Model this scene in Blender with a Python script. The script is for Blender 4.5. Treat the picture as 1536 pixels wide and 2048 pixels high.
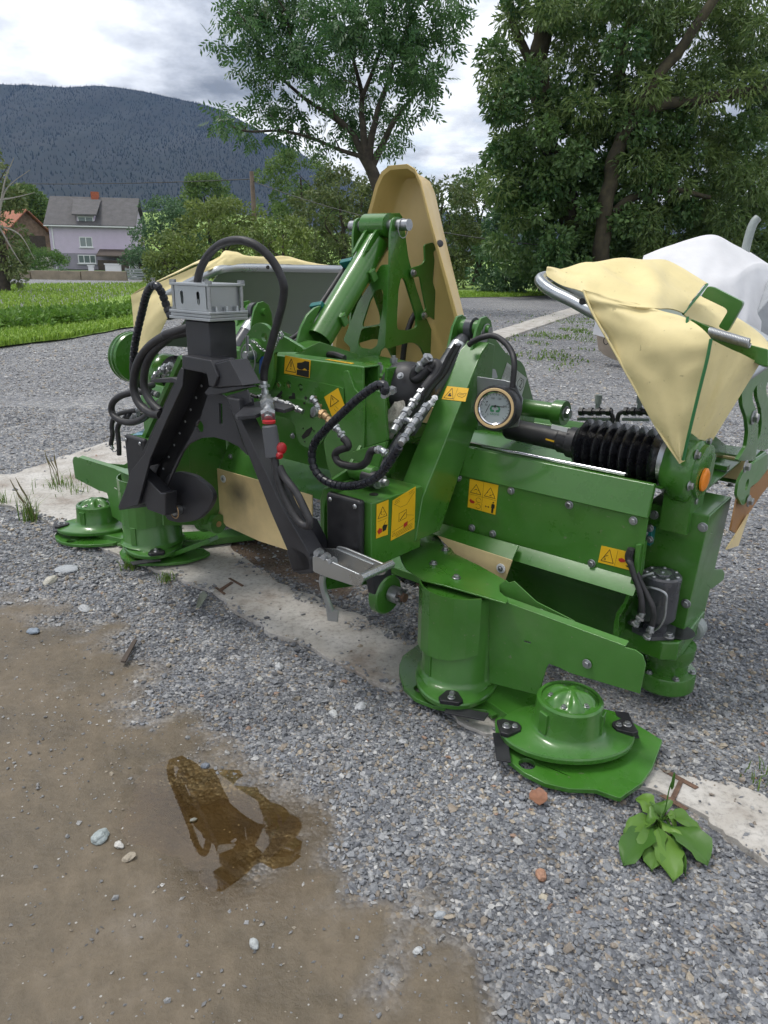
import bpy, bmesh, math, random
import numpy as np
from mathutils import Vector, Matrix, noise
from mathutils.geometry import tessellate_polygon

random.seed(7)
RNG = np.random.default_rng(7)
sc = bpy.context.scene
for _o in list(bpy.data.objects):
    bpy.data.objects.remove(_o)
V = Vector

# ------------------------------------------------------------------ camera, sky, sun, exposure
FPX, CAM_H, PITCH, ROLL = 1450.0, 1.3, math.radians(18.9), 0.016
_c, _s = math.cos(PITCH), math.sin(PITCH)
R0, U0, F0 = V((1, 0, 0)), V((0, _s, _c)), V((0, _c, -_s))
camR = math.cos(ROLL) * R0 + math.sin(ROLL) * U0
camU = -math.sin(ROLL) * R0 + math.cos(ROLL) * U0
cam = bpy.data.cameras.new('camera')
cam.sensor_fit = 'HORIZONTAL'
cam.sensor_width = 36.0
cam.lens = 36.0 * FPX / 1536.0
cam.clip_start = 0.05
cam.clip_end = 12000
camo = bpy.data.objects.new('camera', cam)
sc.collection.objects.link(camo)
mw = Matrix((camR, camU, -F0)).transposed().to_4x4()
mw.translation = V((0, 0, CAM_H))
camo.matrix_world = mw
sc.camera = camo

SUN_EL, SUN_AZ = math.radians(66), math.radians(-75)     # azimuth from +Y towards +X
w = bpy.data.worlds.new('World')
sc.world = w
w.use_nodes = True
nt = w.node_tree
nt.nodes.clear()
def N(t, **k):
    n = nt.nodes.new(t)
    for a, b in k.items():
        setattr(n, a, b)
    return n
L = nt.links.new
out = N('ShaderNodeOutputWorld')
sky = N('ShaderNodeTexSky', sky_type='NISHITA', sun_disc=False, sun_elevation=SUN_EL, sun_rotation=SUN_AZ)
bg1 = N('ShaderNodeBackground'); bg1.inputs[1].default_value = 0.13
L(sky.outputs[0], bg1.inputs[0])
tc = N('ShaderNodeTexCoord')
sep = N('ShaderNodeSeparateXYZ'); L(tc.outputs['Generated'], sep.inputs[0])
zz = N('ShaderNodeMath', operation='MAXIMUM'); zz.inputs[1].default_value = 0.0; L(sep.outputs[2], zz.inputs[0])
za = N('ShaderNodeMath', operation='ADD'); za.inputs[1].default_value = 0.22; L(zz.outputs[0], za.inputs[0])
dx = N('ShaderNodeMath', operation='DIVIDE'); L(sep.outputs[0], dx.inputs[0]); L(za.outputs[0], dx.inputs[1])
dy = N('ShaderNodeMath', operation='DIVIDE'); L(sep.outputs[1], dy.inputs[0]); L(za.outputs[0], dy.inputs[1])
cmb = N('ShaderNodeCombineXYZ'); L(dx.outputs[0], cmb.inputs[0]); L(dy.outputs[0], cmb.inputs[1]); cmb.inputs[2].default_value = 3.7
def nz(scale, det, rough, seed):
    a = N('ShaderNodeVectorMath', operation='ADD'); a.inputs[1].default_value = seed; L(cmb.outputs[0], a.inputs[0])
    n = N('ShaderNodeTexNoise'); n.inputs['Scale'].default_value = scale; n.inputs['Detail'].default_value = det
    n.inputs['Roughness'].default_value = rough; L(a.outputs[0], n.inputs['Vector'])
    return n
def ramp(src, pts):
    r = N('ShaderNodeValToRGB')
    while len(r.color_ramp.elements) < len(pts):
        r.color_ramp.elements.new(0.5)
    for e, (p, col) in zip(r.color_ramp.elements, pts):
        e.position = p; e.color = (*col, 1)
    L(src, r.inputs[0])
    return r
CLOUD_A, CLOUD_B = (3.1, 4.4, 8.0), (4.4, -0.15, 2.0)
n1 = nz(0.75, 7, 0.55, CLOUD_A)
n2 = nz(1.05, 8, 0.60, CLOUD_B)
cover = ramp(n1.outputs[0], [(0.30, (0, 0, 0)), (0.44, (1, 1, 1))])
shade = ramp(n2.outputs[0], [(0.38, (0.17, 0.19, 0.22)), (0.46, (0.40, 0.425, 0.47)), (0.54, (0.72, 0.745, 0.78)), (0.64, (1.0, 1.0, 1.0))])
bg2 = N('ShaderNodeBackground'); bg2.inputs[1].default_value = 1.1
L(shade.outputs[0], bg2.inputs[0])
mx = N('ShaderNodeMixShader'); L(cover.outputs[0], mx.inputs[0]); L(bg1.outputs[0], mx.inputs[1]); L(bg2.outputs[0], mx.inputs[2])
L(mx.outputs[0], out.inputs[0])

sl = bpy.data.lights.new('sun', 'SUN')
sl.energy = 1.5
sl.angle = math.radians(14)
sl.color = (1.0, 0.96, 0.9)
so = bpy.data.objects.new('sun', sl)
sc.collection.objects.link(so)
sd = V((math.sin(SUN_AZ) * math.cos(SUN_EL), math.cos(SUN_AZ) * math.cos(SUN_EL), math.sin(SUN_EL)))
so.rotation_euler = sd.to_track_quat('Z', 'Y').to_euler()
so.location = (0, 0, 30)

sc.view_settings.view_transform = 'Standard'
sc.view_settings.look = 'None'
sc.view_settings.exposure = 0.62
sc.view_settings.gamma = 1.0
sc.view_settings.use_curve_mapping = False
sc.cycles.use_denoising = True
sc.cycles.max_bounces = 5
sc.cycles.diffuse_bounces = 3
sc.cycles.adaptive_threshold = 0.02
sc.cycles.transparent_max_bounces = 12
sc.cycles.volume_bounces = 0

# ------------------------------------------------------------------ where things stand (metres)
MOW_O, MOW_A = V((-0.48, 2.49, 0)), math.radians(-40)      # the mower's middle and its heading on the yard
MX_, MY_ = V((math.cos(MOW_A), math.sin(MOW_A), 0)), V((-math.sin(MOW_A), math.cos(MOW_A), 0))
def ray(u, v):
    a, b = (u - 768) / FPX, (v - 1024) / FPX
    return F0 + camR * a - camU * b
def G(u, v, z=0.0):                 # survey: sight line met with a level plane, world metres
    d = ray(u, v)
    return V((0, 0, CAM_H)) + d * ((z - CAM_H) / d.z)
def D(u, v, y):                     # survey: sight line met with the vertical plane at northing y
    d = ray(u, v)
    return V((0, 0, CAM_H)) + d * (y / d.y)
def _lr(u, v):
    d = ray(u, v); o = V((0, 0, CAM_H)) - MOW_O
    return V((o.dot(MX_), o.dot(MY_), o.z)), V((d.dot(MX_), d.dot(MY_), d.z))
def PA(u, v, ax, val):
    o, d = _lr(u, v)
    return o + d * ((val - o[ax]) / d[ax])
def PX(u, v, x): return PA(u, v, 0, x)
def PY(u, v, y): return PA(u, v, 1, y)
def PZ(u, v, z): return PA(u, v, 2, z)
def PP(u, v, p, n):
    o, d = _lr(u, v); n = V(n); p = V(p)
    return o + d * ((p - o).dot(n) / d.dot(n))
def zt(R, pts):
    return [(R[0] + x / R[2], R[1] + y / R[2]) for x, y in pts]
R3 = (200, 440, 3.84); R4 = (560, 320, 3.84); R5 = (460, 600, 3.84); R6 = (750, 600, 3.84)
S1 = (60, 840, 3.84); S2 = (400, 840, 3.84); S3 = (760, 900, 3.84); S4 = (1136, 740, 3.84)
S5 = (1136, 1100, 3.84); S6 = (780, 1240, 2.743); S7 = (1050, 420, 3.1605); K1 = (180, 480, 2.1943); T4 = (200, 560, 5.12)

# ------------------------------------------------------------------ materials
MATS = {}
def mat(name, col, rough=0.5, metal=0.0, coat=0.0, var=0.0, vscale=8.0, bump=0.0, bscale=200.0, spec=0.5, dust=0.0, sheen=0.0):
    m = bpy.data.materials.new(name); m.use_nodes = True
    t = m.node_tree; p = t.nodes['Principled BSDF']
    p.inputs['Base Color'].default_value = (*col, 1)
    p.inputs['Roughness'].default_value = rough
    p.inputs['Metallic'].default_value = metal
    p.inputs['Specular IOR Level'].default_value = spec
    p.inputs['Coat Weight'].default_value = coat
    p.inputs['Coat Roughness'].default_value = 0.08
    if sheen: p.inputs['Sheen Weight'].default_value = sheen
    tcn = t.nodes.new('ShaderNodeTexCoord')
    if var or dust:
        n = t.nodes.new('ShaderNodeTexNoise'); n.inputs['Scale'].default_value = vscale; n.inputs['Detail'].default_value = 8
        n.inputs['Roughness'].default_value = 0.62
        t.links.new(tcn.outputs['Object'], n.inputs['Vector'])
        mix = t.nodes.new('ShaderNodeMix'); mix.data_type = 'RGBA'
        lo = tuple(c * (1 - var) for c in col); hi = tuple(min(1, c * (1 + var) + dust) for c in col)
        mix.inputs[6].default_value = (*lo, 1); mix.inputs[7].default_value = (*hi, 1)
        r = t.nodes.new('ShaderNodeMapRange'); r.inputs[1].default_value = 0.35; r.inputs[2].default_value = 0.68
        t.links.new(n.outputs[0], r.inputs[0]); t.links.new(r.outputs[0], mix.inputs[0])
        t.links.new(mix.outputs[2], p.inputs['Base Color'])
        rr = t.nodes.new('ShaderNodeMapRange'); rr.inputs[1].default_value = 0.3; rr.inputs[2].default_value = 0.7
        rr.inputs[3].default_value = max(0.03, rough - 0.1); rr.inputs[4].default_value = min(1, rough + 0.14)
        t.links.new(n.outputs[0], rr.inputs[0]); t.links.new(rr.outputs[0], p.inputs['Roughness'])
    if bump:
        n = t.nodes.new('ShaderNodeTexNoise'); n.inputs['Scale'].default_value = bscale; n.inputs['Detail'].default_value = 5
        t.links.new(tcn.outputs['Object'], n.inputs['Vector'])
        b = t.nodes.new('ShaderNodeBump'); b.inputs['Strength'].default_value = bump; b.inputs['Distance'].default_value = 0.01
        t.links.new(n.outputs[0], b.inputs['Height']); t.links.new(b.outputs[0], p.inputs['Normal'])
    MATS[name] = m
    return m
GREEN = mat('green_paint', (0.038, 0.150, 0.013), 0.30, coat=0.4, var=0.13, vscale=3.5, bump=0.02, bscale=60, dust=0.018)
def add_dust(m, col, scale, lo, hi, amount, fine=0.0):
    # dried dust and splashes lying on a surface, in patches of their own
    t = m.node_tree; p = t.nodes['Principled BSDF']; src = p.inputs['Base Color'].links[0].from_socket
    tc_ = t.nodes.new('ShaderNodeTexCoord'); n1 = t.nodes.new('ShaderNodeTexNoise'); n1.inputs['Scale'].default_value = scale; n1.inputs['Detail'].default_value = 10; n1.inputs['Roughness'].default_value = .72
    t.links.new(tc_.outputs['Object'], n1.inputs['Vector'])
    mr = t.nodes.new('ShaderNodeMapRange'); mr.inputs[1].default_value = lo; mr.inputs[2].default_value = hi; mr.inputs[4].default_value = amount; t.links.new(n1.outputs[0], mr.inputs[0])
    mx_ = t.nodes.new('ShaderNodeMix'); mx_.data_type = 'RGBA'; mx_.inputs[7].default_value = (*col, 1)
    t.links.new(mr.outputs[0], mx_.inputs[0]); t.links.new(src, mx_.inputs[6]); last = mx_.outputs[2]
    if fine:
        n2 = t.nodes.new('ShaderNodeTexNoise'); n2.inputs['Scale'].default_value = fine; n2.inputs['Detail'].default_value = 3; t.links.new(tc_.outputs['Object'], n2.inputs['Vector'])
        m2 = t.nodes.new('ShaderNodeMapRange'); m2.inputs[1].default_value = .69; m2.inputs[2].default_value = .74; m2.inputs[4].default_value = .55; t.links.new(n2.outputs[0], m2.inputs[0])
        m3 = t.nodes.new('ShaderNodeMix'); m3.data_type = 'RGBA'; m3.inputs[7].default_value = (*col, 1); t.links.new(m2.outputs[0], m3.inputs[0]); t.links.new(last, m3.inputs[6]); last = m3.outputs[2]
    t.links.new(last, p.inputs['Base Color'])
    rs = p.inputs['Roughness'].links[0].from_socket; ra = t.nodes.new('ShaderNodeMath'); ra.operation = 'MULTIPLY_ADD'; ra.inputs[1].default_value = .9; t.links.new(mr.outputs[0], ra.inputs[0]); t.links.new(rs, ra.inputs[2]); t.links.new(ra.outputs[0], p.inputs['Roughness'])
add_dust(GREEN, (.17, .165, .12), 4.5, .52, .80, .24, 75.0)
CHAR = mat('charcoal_paint', (0.020, 0.020, 0.024), 0.42, var=0.2, vscale=9, dust=0.008, bump=0.03, bscale=120)
PLASTIC = mat('black_plastic', (0.012, 0.012, 0.014), 0.45, var=0.2, vscale=20, dust=0.006)
GLOSSBLK = mat('glossy_black_rubber', (0.006, 0.006, 0.008), 0.25, var=0.2, vscale=30)
RUBBER = mat('hose_rubber', (0.016, 0.015, 0.017), 0.5, var=0.3, vscale=40, dust=0.012)
WRAP = mat('spiral_wrap', (0.010, 0.011, 0.016), 0.3, var=0.2, vscale=30)
ZINC = mat('zinc_metal', (0.36, 0.37, 0.38), 0.36, metal=0.9, var=0.15, vscale=60)
ALU = mat('bare_aluminium', (0.46, 0.48, 0.49), 0.3, metal=0.85, var=0.06, vscale=3)
CHROME = mat('chrome_rod', (0.6, 0.6, 0.62), 0.12, metal=1.0)
GREYPAINT = mat('grey_cylinder_paint', (0.055, 0.057, 0.065), 0.3, coat=0.2, var=0.15, vscale=12)
CLOTH = mat('beige_tarpaulin', (0.70, 0.59, 0.30), 0.55, var=0.07, vscale=7, bump=0.16, bscale=16, spec=0.4, dust=0.01)
add_dust(CLOTH, (.30, .24, .12), 9.0, .60, .85, .30, 55.0)
CLOTHIN = mat('tarpaulin_lining', (0.18, 0.215, 0.175), 0.5, var=0.08, vscale=5, bump=0.08, bscale=12)
GUARD = mat('beige_guard_plastic', (0.60, 0.43, 0.165), 0.35, var=0.05, vscale=5, coat=0.1)
CURTAIN = mat('beige_curtain', (0.66, 0.52, 0.27), 0.38, var=0.12, vscale=7, bump=0.12, bscale=9)
YELLOW = mat('sticker_yellow', (0.72, 0.42, 0.012), 0.4, var=0.03, vscale=30)
BLACKINK = mat('black_print', (0.012, 0.012, 0.010), 0.5)
REDINK = mat('red_print', (0.40, 0.02, 0.015), 0.5)
WHITEP = mat('white_plastic', (0.72, 0.73, 0.74), 0.4, var=0.05)
RED = mat('red_cap', (0.36, 0.012, 0.016), 0.35)
BEZEL = mat('tan_bezel', (0.56, 0.40, 0.20), 0.45)
ORANGE = mat('orange_cap', (0.75, 0.22, 0.01), 0.35)
TEAL = mat('teal_block', (0.01, 0.13, 0.12), 0.35)
BLUE = mat('blue_tag', (0.02, 0.09, 0.35), 0.35)
COPPER = mat('brass_fitting', (0.48, 0.32, 0.17), 0.35, metal=0.7)
BROWNSK = mat('brown_skirt', (0.26, 0.12, 0.03), 0.5, var=0.1)
GREENINK = mat('green_print', (0.02, 0.16, 0.06), 0.5)
LABELW = mat('pale_label', (0.55, 0.56, 0.56), 0.4, var=0.06, vscale=40)
RUST = mat('rusty_iron', (0.125, 0.075, 0.05), 0.9, var=0.4, vscale=40, bump=0.3, bscale=150)
SOOT = mat('pipe_grey', (0.26, 0.29, 0.28), 0.45, var=0.12, vscale=4)

# ------------------------------------------------------------------ mesh helpers: a shape is (vertices, faces)
def join(*gs):
    vs, fs = [], []
    for g in gs:
        o = len(vs)
        vs += [tuple(p) for p in g[0]]
        fs += [tuple(i + o for i in f) for f in g[1]]
    return vs, fs
def box(x0, x1, y0, y1, z0, z1):
    vs = [(x, y, z) for x in (x0, x1) for y in (y0, y1) for z in (z0, z1)]
    return vs, [(0, 1, 3, 2), (4, 6, 7, 5), (0, 4, 5, 1), (2, 3, 7, 6), (0, 2, 6, 4), (1, 5, 7, 3)]
def beam(a, b, w, h, up=(0, 0, 1)):
    a, b = V(a), V(b); d = (b - a).normalized(); s = d.cross(V(up)).normalized(); u = s.cross(d)
    vs = []
    for p in (a, b):
        for i, j in ((-1, -1), (1, -1), (1, 1), (-1, 1)):
            vs.append(p + s * (i * w / 2) + u * (j * h / 2))
    return vs, [(3, 2, 1, 0), (4, 5, 6, 7)] + [(i, (i + 1) % 4, (i + 1) % 4 + 4, i + 4) for i in range(4)]
def prism(poly, vec):
    n = len(poly); vec = V(vec); P = [V(p) for p in poly]
    nrm = V((0, 0, 0))
    for i in range(n): nrm += P[i].cross(P[(i + 1) % n])
    if nrm.dot(vec) > 0: P.reverse()
    vs = P + [p + vec for p in P]
    return vs, [tuple(range(n)), tuple(range(2 * n - 1, n - 1, -1))] + [(i, i + n, (i + 1) % n + n, (i + 1) % n) for i in range(n)]
def plate(poly, holes, vec):
    if not holes: return prism(poly, vec)
    vec = V(vec); loops = [[V(p) for p in poly]] + [[V(p) for p in h] for h in holes]
    tris = tessellate_polygon(loops)
    flat = [p for l in loops for p in l]; n = len(flat)
    vs = flat + [p + vec for p in flat]; fs = []
    for t in tris:
        a, b, c = (flat[i] for i in t)
        f = tuple(t)
        if (b - a).cross(c - a).dot(vec) > 0: f = f[::-1]
        fs.append(f); fs.append(tuple(i + n for i in f[::-1]))
    o = 0
    for l in loops:
        m = len(l)
        for i in range(m):
            j = (i + 1) % m
            fs.append((o + i, o + j, o + j + n, o + i + n))
        o += m
    return vs, fs
def catmull(pts, k=6, closed=False):
    P = [V(p) for p in pts]; n = len(P); out_ = []
    rng = range(n if closed else n - 1)
    for i in rng:
        p0 = P[(i - 1) % n] if closed or i > 0 else P[0] * 2 - P[1]
        p1, p2 = P[i], P[(i + 1) % n]
        p3 = P[(i + 2) % n] if closed or i + 2 < n else P[-1] * 2 - P[-2]
        for j in range(k):
            t = j / k
            out_.append(0.5 * ((2 * p1) + (p2 - p0) * t + (2 * p0 - 5 * p1 + 4 * p2 - p3) * t * t + (3 * p1 - p0 - 3 * p2 + p3) * t ** 3))
    if not closed: out_.append(P[-1])
    return out_
def tube(path, r, n=10, cap=True, closed=False):
    P = [V(p) for p in path]; m = len(P)
    rs = r if isinstance(r, (list, tuple)) else [r] * m
    vs, fs = [], []
    t0 = (P[1] - P[0]).normalized()
    ref = t0.orthogonal().normalized()
    for i in range(m):
        a = P[(i - 1) % m] if closed or i > 0 else P[0]
        b = P[(i + 1) % m] if closed or i < m - 1 else P[-1]
        t = (b - a)
        t = t.normalized() if t.length > 1e-9 else t0
        ref = ref - t * ref.dot(t)
        ref = ref.normalized() if ref.length > 1e-6 else t.orthogonal().normalized()
        s = t.cross(ref)
        for k in range(n):
            an = 2 * math.pi * k / n
            vs.append(P[i] + (ref * math.cos(an) + s * math.sin(an)) * rs[i])
    mm = m if closed else m - 1
    for i in range(mm):
        for k in range(n):
            a, b = i * n + k, i * n + (k + 1) % n
            c, d = ((i + 1) % m) * n + (k + 1) % n, ((i + 1) % m) * n + k
            fs.append((a, b, c, d))
    if cap and not closed:
        fs.append(tuple(range(n - 1, -1, -1))); fs.append(tuple(range((m - 1) * n, m * n)))
    return vs, fs
def lathe(prof, o, ax=(0, 0, 1), n=24, cap=True):
    return _lathe(prof, V(o), V(ax).normalized(), n, cap)
def _lathe(prof, o, ax, n, cap):
    u = ax.orthogonal().normalized(); s = ax.cross(u)
    vs, fs = [], []
    for r, h in prof:
        for k in range(n):
            a = 2 * math.pi * k / n
            vs.append(o + ax * h + (u * math.cos(a) + s * math.sin(a)) * r)
    m = len(prof)
    for i in range(m - 1):
        for k in range(n):
            fs.append((i * n + k, i * n + (k + 1) % n, (i + 1) * n + (k + 1) % n, (i + 1) * n + k))
    if cap:
        fs.append(tuple(range(n - 1, -1, -1))); fs.append(tuple(range((m - 1) * n, m * n)))
    return vs, fs
def cyl(a, b, r, n=16):
    a, b = V(a), V(b)
    return _lathe([(r, 0), (r, (b - a).length)], a, (b - a).normalized(), n, True)
def grid(P):                                   # rows of points -> surface
    m, n = len(P), len(P[0])
    return [p for row in P for p in row], [(i * n + j, i * n + j + 1, (i + 1) * n + j + 1, (i + 1) * n + j) for i in range(m - 1) for j in range(n - 1)]
def thick(P, t):                               # rows of points -> sheet with real thickness t
    m, n = len(P), len(P[0])
    def nr(i, j):
        a = P[min(i + 1, m - 1)][j] - P[max(i - 1, 0)][j]; b = P[i][min(j + 1, n - 1)] - P[i][max(j - 1, 0)]
        c = a.cross(b)
        return c.normalized() if c.length > 1e-9 else V((0, 0, 1))
    Q = [[P[i][j] + nr(i, j) * t for j in range(n)] for i in range(m)]
    va, fa = grid(P); vb, fb = grid(Q); k = m * n
    fs = fa + [tuple(x + k for x in f[::-1]) for f in fb]
    rim = [(0, j) for j in range(n)] + [(i, n - 1) for i in range(1, m)] + [(m - 1, j) for j in range(n - 2, -1, -1)] + [(i, 0) for i in range(m - 2, 0, -1)]
    idx = [i * n + j for i, j in rim]
    for a, b in zip(idx, idx[1:] + idx[:1]):
        fs.append((b, a, a + k, b + k))
    return va + vb, fs
def mirx(g):
    return [(-p[0], p[1], p[2]) for p in g[0]], [f[::-1] for f in g[1]]
def rounded(pts, r, k=4):                      # round the corners of a 2D pixel polygon
    n = len(pts); o = []
    for i in range(n):
        p0, p1, p2 = V((*pts[i - 1], 0)), V((*pts[i], 0)), V((*pts[(i + 1) % n], 0))
        a, b = p0 - p1, p2 - p1
        ra = min(r, a.length * 0.45); rb = min(r, b.length * 0.45)
        A_, B_ = p1 + a.normalized() * ra, p1 + b.normalized() * rb
        for j in range(k + 1):
            t = j / k
            q = A_ * (1 - t) ** 2 + p1 * 2 * t * (1 - t) + B_ * t * t
            o.append((q.x, q.y))
    return o
def circ(o, n1, r, n=20):
    o = V(o); n1 = V(n1).normalized(); u = n1.orthogonal().normalized(); s = n1.cross(u)
    return [o + (u * math.cos(2 * math.pi * k / n) + s * math.sin(2 * math.pi * k / n)) * r for k in range(n)]

def mesh_of(name, g, m, smooth=35):
    me = bpy.data.meshes.new(name)
    me.from_pydata([tuple(p) for p in g[0]], [], g[1])
    me.materials.append(m)
    bm = bmesh.new(); bm.from_mesh(me)
    bmesh.ops.recalc_face_normals(bm, faces=bm.faces)
    bm.to_mesh(me); bm.free()
    if smooth:
        me.polygons.foreach_set('use_smooth', [True] * len(me.polygons))
        me.set_sharp_from_angle(angle=math.radians(smooth))
    me.update()
    return me
def mk(name, g, m, parent=None, bev=0.0, smooth=35, label=None):
    me = mesh_of(name, g, m, smooth)
    o = bpy.data.objects.new(name, me); sc.collection.objects.link(o)
    if parent: o.parent = parent
    if bev:
        b = o.modifiers.new('bevel', 'BEVEL'); b.width = bev; b.segments = 2; b.limit_method = 'ANGLE'; b.angle_limit = math.radians(40)
        b.harden_normals = True
    if label: o['label'] = label
    return o
def tag(o, label, cat=None, group=None, kind=None):
    o['label'] = label
    if cat: o['category'] = cat
    if group: o['group'] = group
    if kind: o['kind'] = kind
    return o
def empty(name, loc=(0, 0, 0), rz=0.0):
    o = bpy.data.objects.new(name, None); sc.collection.objects.link(o)
    o.location = loc; o.rotation_euler = (0, 0, rz); o.empty_display_size = 0.1
    return o
def copy_of(src, name, loc, nrm, parent, scale=1.0):
    o = bpy.data.objects.new(name, src); sc.collection.objects.link(o)
    o.parent = parent; o.location = loc
    o.rotation_euler = V(nrm).to_track_quat('Z', 'Y').to_euler()
    o.scale = (scale,) * 3
    return o
# ================================================================== node helper for ground and foliage materials
def nodes_of(m):
    t = m.node_tree
    def n(ty, **k):
        q = t.nodes.new(ty)
        for a, b in k.items():
            if a.startswith('i_'): q.inputs[a[2:].replace('_', ' ')].default_value = b
            else: setattr(q, a, b)
        return q
    return t, n, t.links.new
def nramp(t, n, l, src, pts, interp='LINEAR'):
    r = n('ShaderNodeValToRGB'); r.color_ramp.interpolation = interp
    while len(r.color_ramp.elements) < len(pts): r.color_ramp.elements.new(.5)
    for e, (p, c_) in zip(r.color_ramp.elements, pts): e.position = p; e.color = (*c_, 1)
    l(src, r.inputs[0]); return r
def nmix(t, n, l, f, a, b):
    m = n('ShaderNodeMix', data_type='RGBA')
    for s_, i in ((f, 0), (a, 6), (b, 7)):
        if hasattr(s_, 'is_output'): l(s_, m.inputs[i])
        elif i == 0: m.inputs[0].default_value = s_
        else: m.inputs[i].default_value = (*s_, 1)
    return m.outputs[2]
def yard_material():
    m = bpy.data.materials.new('yard_gravel'); m.use_nodes = True
    t, n, l = nodes_of(m); p = t.nodes['Principled BSDF']
    geo = n('ShaderNodeNewGeometry')
    v1 = n('ShaderNodeTexVoronoi', i_Scale=85.0); l(geo.outputs['Position'], v1.inputs['Vector'])
    v2 = n('ShaderNodeTexVoronoi', i_Scale=160.0); l(geo.outputs['Position'], v2.inputs['Vector'])
    sp = n('ShaderNodeSeparateColor'); l(v1.outputs['Color'], sp.inputs[0])
    sp2 = n('ShaderNodeSeparateColor'); l(v2.outputs['Color'], sp2.inputs[0])
    pal = [(0, (.085, .090, .10)), (.22, (.155, .165, .185)), (.5, (.215, .225, .24)), (.72, (.30, .305, .31)), (.86, (.27, .225, .165)), (.95, (.44, .44, .43))]
    c1 = nramp(t, n, l, sp.outputs[0], pal, 'CONSTANT'); c2 = nramp(t, n, l, sp2.outputs[0], pal, 'CONSTANT')
    big = n('ShaderNodeTexNoise', i_Scale=.55, i_Detail=5.0); l(geo.outputs['Position'], big.inputs['Vector'])
    v4 = n('ShaderNodeTexVoronoi', i_Scale=24.0); l(geo.outputs['Position'], v4.inputs['Vector'])
    sp4 = n('ShaderNodeSeparateColor'); l(v4.outputs['Color'], sp4.inputs[0])
    c4 = nramp(t, n, l, sp4.outputs[0], [(0, (.62, .63, .66)), (.35, (.95, .95, .96)), (.7, (1.2, 1.19, 1.18)), (.92, (1.5, 1.48, 1.45))], 'CONSTANT')
    gc0 = nmix(t, n, l, .45, c1.outputs[0], c2.outputs[0])
    gmx = n('ShaderNodeMix', data_type='RGBA', blend_type='MULTIPLY'); gmx.inputs[0].default_value = .75; l(gc0, gmx.inputs[6]); l(c4.outputs[0], gmx.inputs[7])
    gcol = gmx.outputs[2]
    bigr = nramp(t, n, l, big.outputs[0], [(.35, (.92, .92, .94)), (.65, (1.26, 1.24, 1.20))])
    mul = n('ShaderNodeMix', data_type='RGBA', blend_type='MULTIPLY'); mul.inputs[0].default_value = 1
    l(gcol, mul.inputs[6]); l(bigr.outputs[0], mul.inputs[7])
    fine = n('ShaderNodeTexNoise', i_Scale=26.0, i_Detail=9.0, i_Roughness=.7); l(geo.outputs['Position'], fine.inputs['Vector'])
    med = n('ShaderNodeTexNoise', i_Scale=3.2, i_Detail=6.0, i_Roughness=.6); l(geo.outputs['Position'], med.inputs['Vector'])
    mudA = nramp(t, n, l, med.outputs[0], [(.30, (.070, .054, .034)), (.43, (.108, .086, .056)), (.55, (.140, .112, .076)), (.7, (.165, .138, .104))])
    mudB = nramp(t, n, l, fine.outputs[0], [(.3, (.78, .77, .75)), (.7, (1.2, 1.2, 1.22))])
    mm = n('ShaderNodeMix', data_type='RGBA', blend_type='MULTIPLY'); mm.inputs[0].default_value = 1
    l(mudA.outputs[0], mm.inputs[6]); l(mudB.outputs[0], mm.inputs[7])
    # grit bedded in the mud
    v3 = n('ShaderNodeTexVoronoi', i_Scale=120.0); l(geo.outputs['Position'], v3.inputs['Vector'])
    s3 = n('ShaderNodeSeparateColor'); l(v3.outputs['Color'], s3.inputs[0])
    g1 = n('ShaderNodeMath', operation='GREATER_THAN'); g1.inputs[1].default_value = .985; l(s3.outputs[1], g1.inputs[0])
    g2 = n('ShaderNodeMath', operation='LESS_THAN'); g2.inputs[1].default_value = .30; l(v3.outputs['Distance'], g2.inputs[0])
    g3 = n('ShaderNodeMath', operation='MULTIPLY'); l(g1.outputs[0], g3.inputs[0]); l(g2.outputs[0], g3.inputs[1])
    mud = nmix(t, n, l, g3.outputs[0], mm.outputs[2], (.36, .35, .33))
    at = n('ShaderNodeAttribute', attribute_name='mud'); so_ = n('ShaderNodeAttribute', attribute_name='soil')
    soil = nmix(t, n, l, fine.outputs[0], (.055, .035, .022), (.16, .11, .075))
    col = nmix(t, n, l, at.outputs['Fac'], mul.outputs[2], mud)
    col = nmix(t, n, l, so_.outputs['Fac'], col, soil)
    wa = n('ShaderNodeAttribute', attribute_name='wet'); dk = n('ShaderNodeMix', data_type='RGBA', blend_type='MULTIPLY'); l(wa.outputs['Fac'], dk.inputs[0]); l(col, dk.inputs[6]); dk.inputs[7].default_value = (.62, .56, .47, 1); col = dk.outputs[2]
    l(col, p.inputs['Base Color'])
    wet = nramp(t, n, l, med.outputs[0], [(.34, (.34, .34, .34)), (.55, (.72, .72, .72))])
    rg = nmix(t, n, l, at.outputs['Fac'], (.72, .72, .72), wet.outputs[0])
    rg = nmix(t, n, l, wa.outputs['Fac'], rg, (.22, .22, .22))
    l(rg, p.inputs['Roughness'])
    hg = n('ShaderNodeMath', operation='MULTIPLY'); l(v1.outputs['Distance'], hg.inputs[0]); hg.inputs[1].default_value = -1.0
    hm = n('ShaderNodeMath', operation='MULTIPLY_ADD'); l(fine.outputs[0], hm.inputs[0]); hm.inputs[1].default_value = .6; l(med.outputs[0], hm.inputs[2])
    hx = n('ShaderNodeMix', data_type='FLOAT'); l(at.outputs['Fac'], hx.inputs[0]); l(hg.outputs[0], hx.inputs[2]); l(hm.outputs[0], hx.inputs[3])
    b = n('ShaderNodeBump', i_Strength=.9, i_Distance=.012); l(hx.outputs[0], b.inputs['Height']); l(b.outputs[0], p.inputs['Normal'])
    return m
YARD = yard_material()
def poly2(px): return np.array([[*(G(u, v).xy)] for u, v in px])
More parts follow.
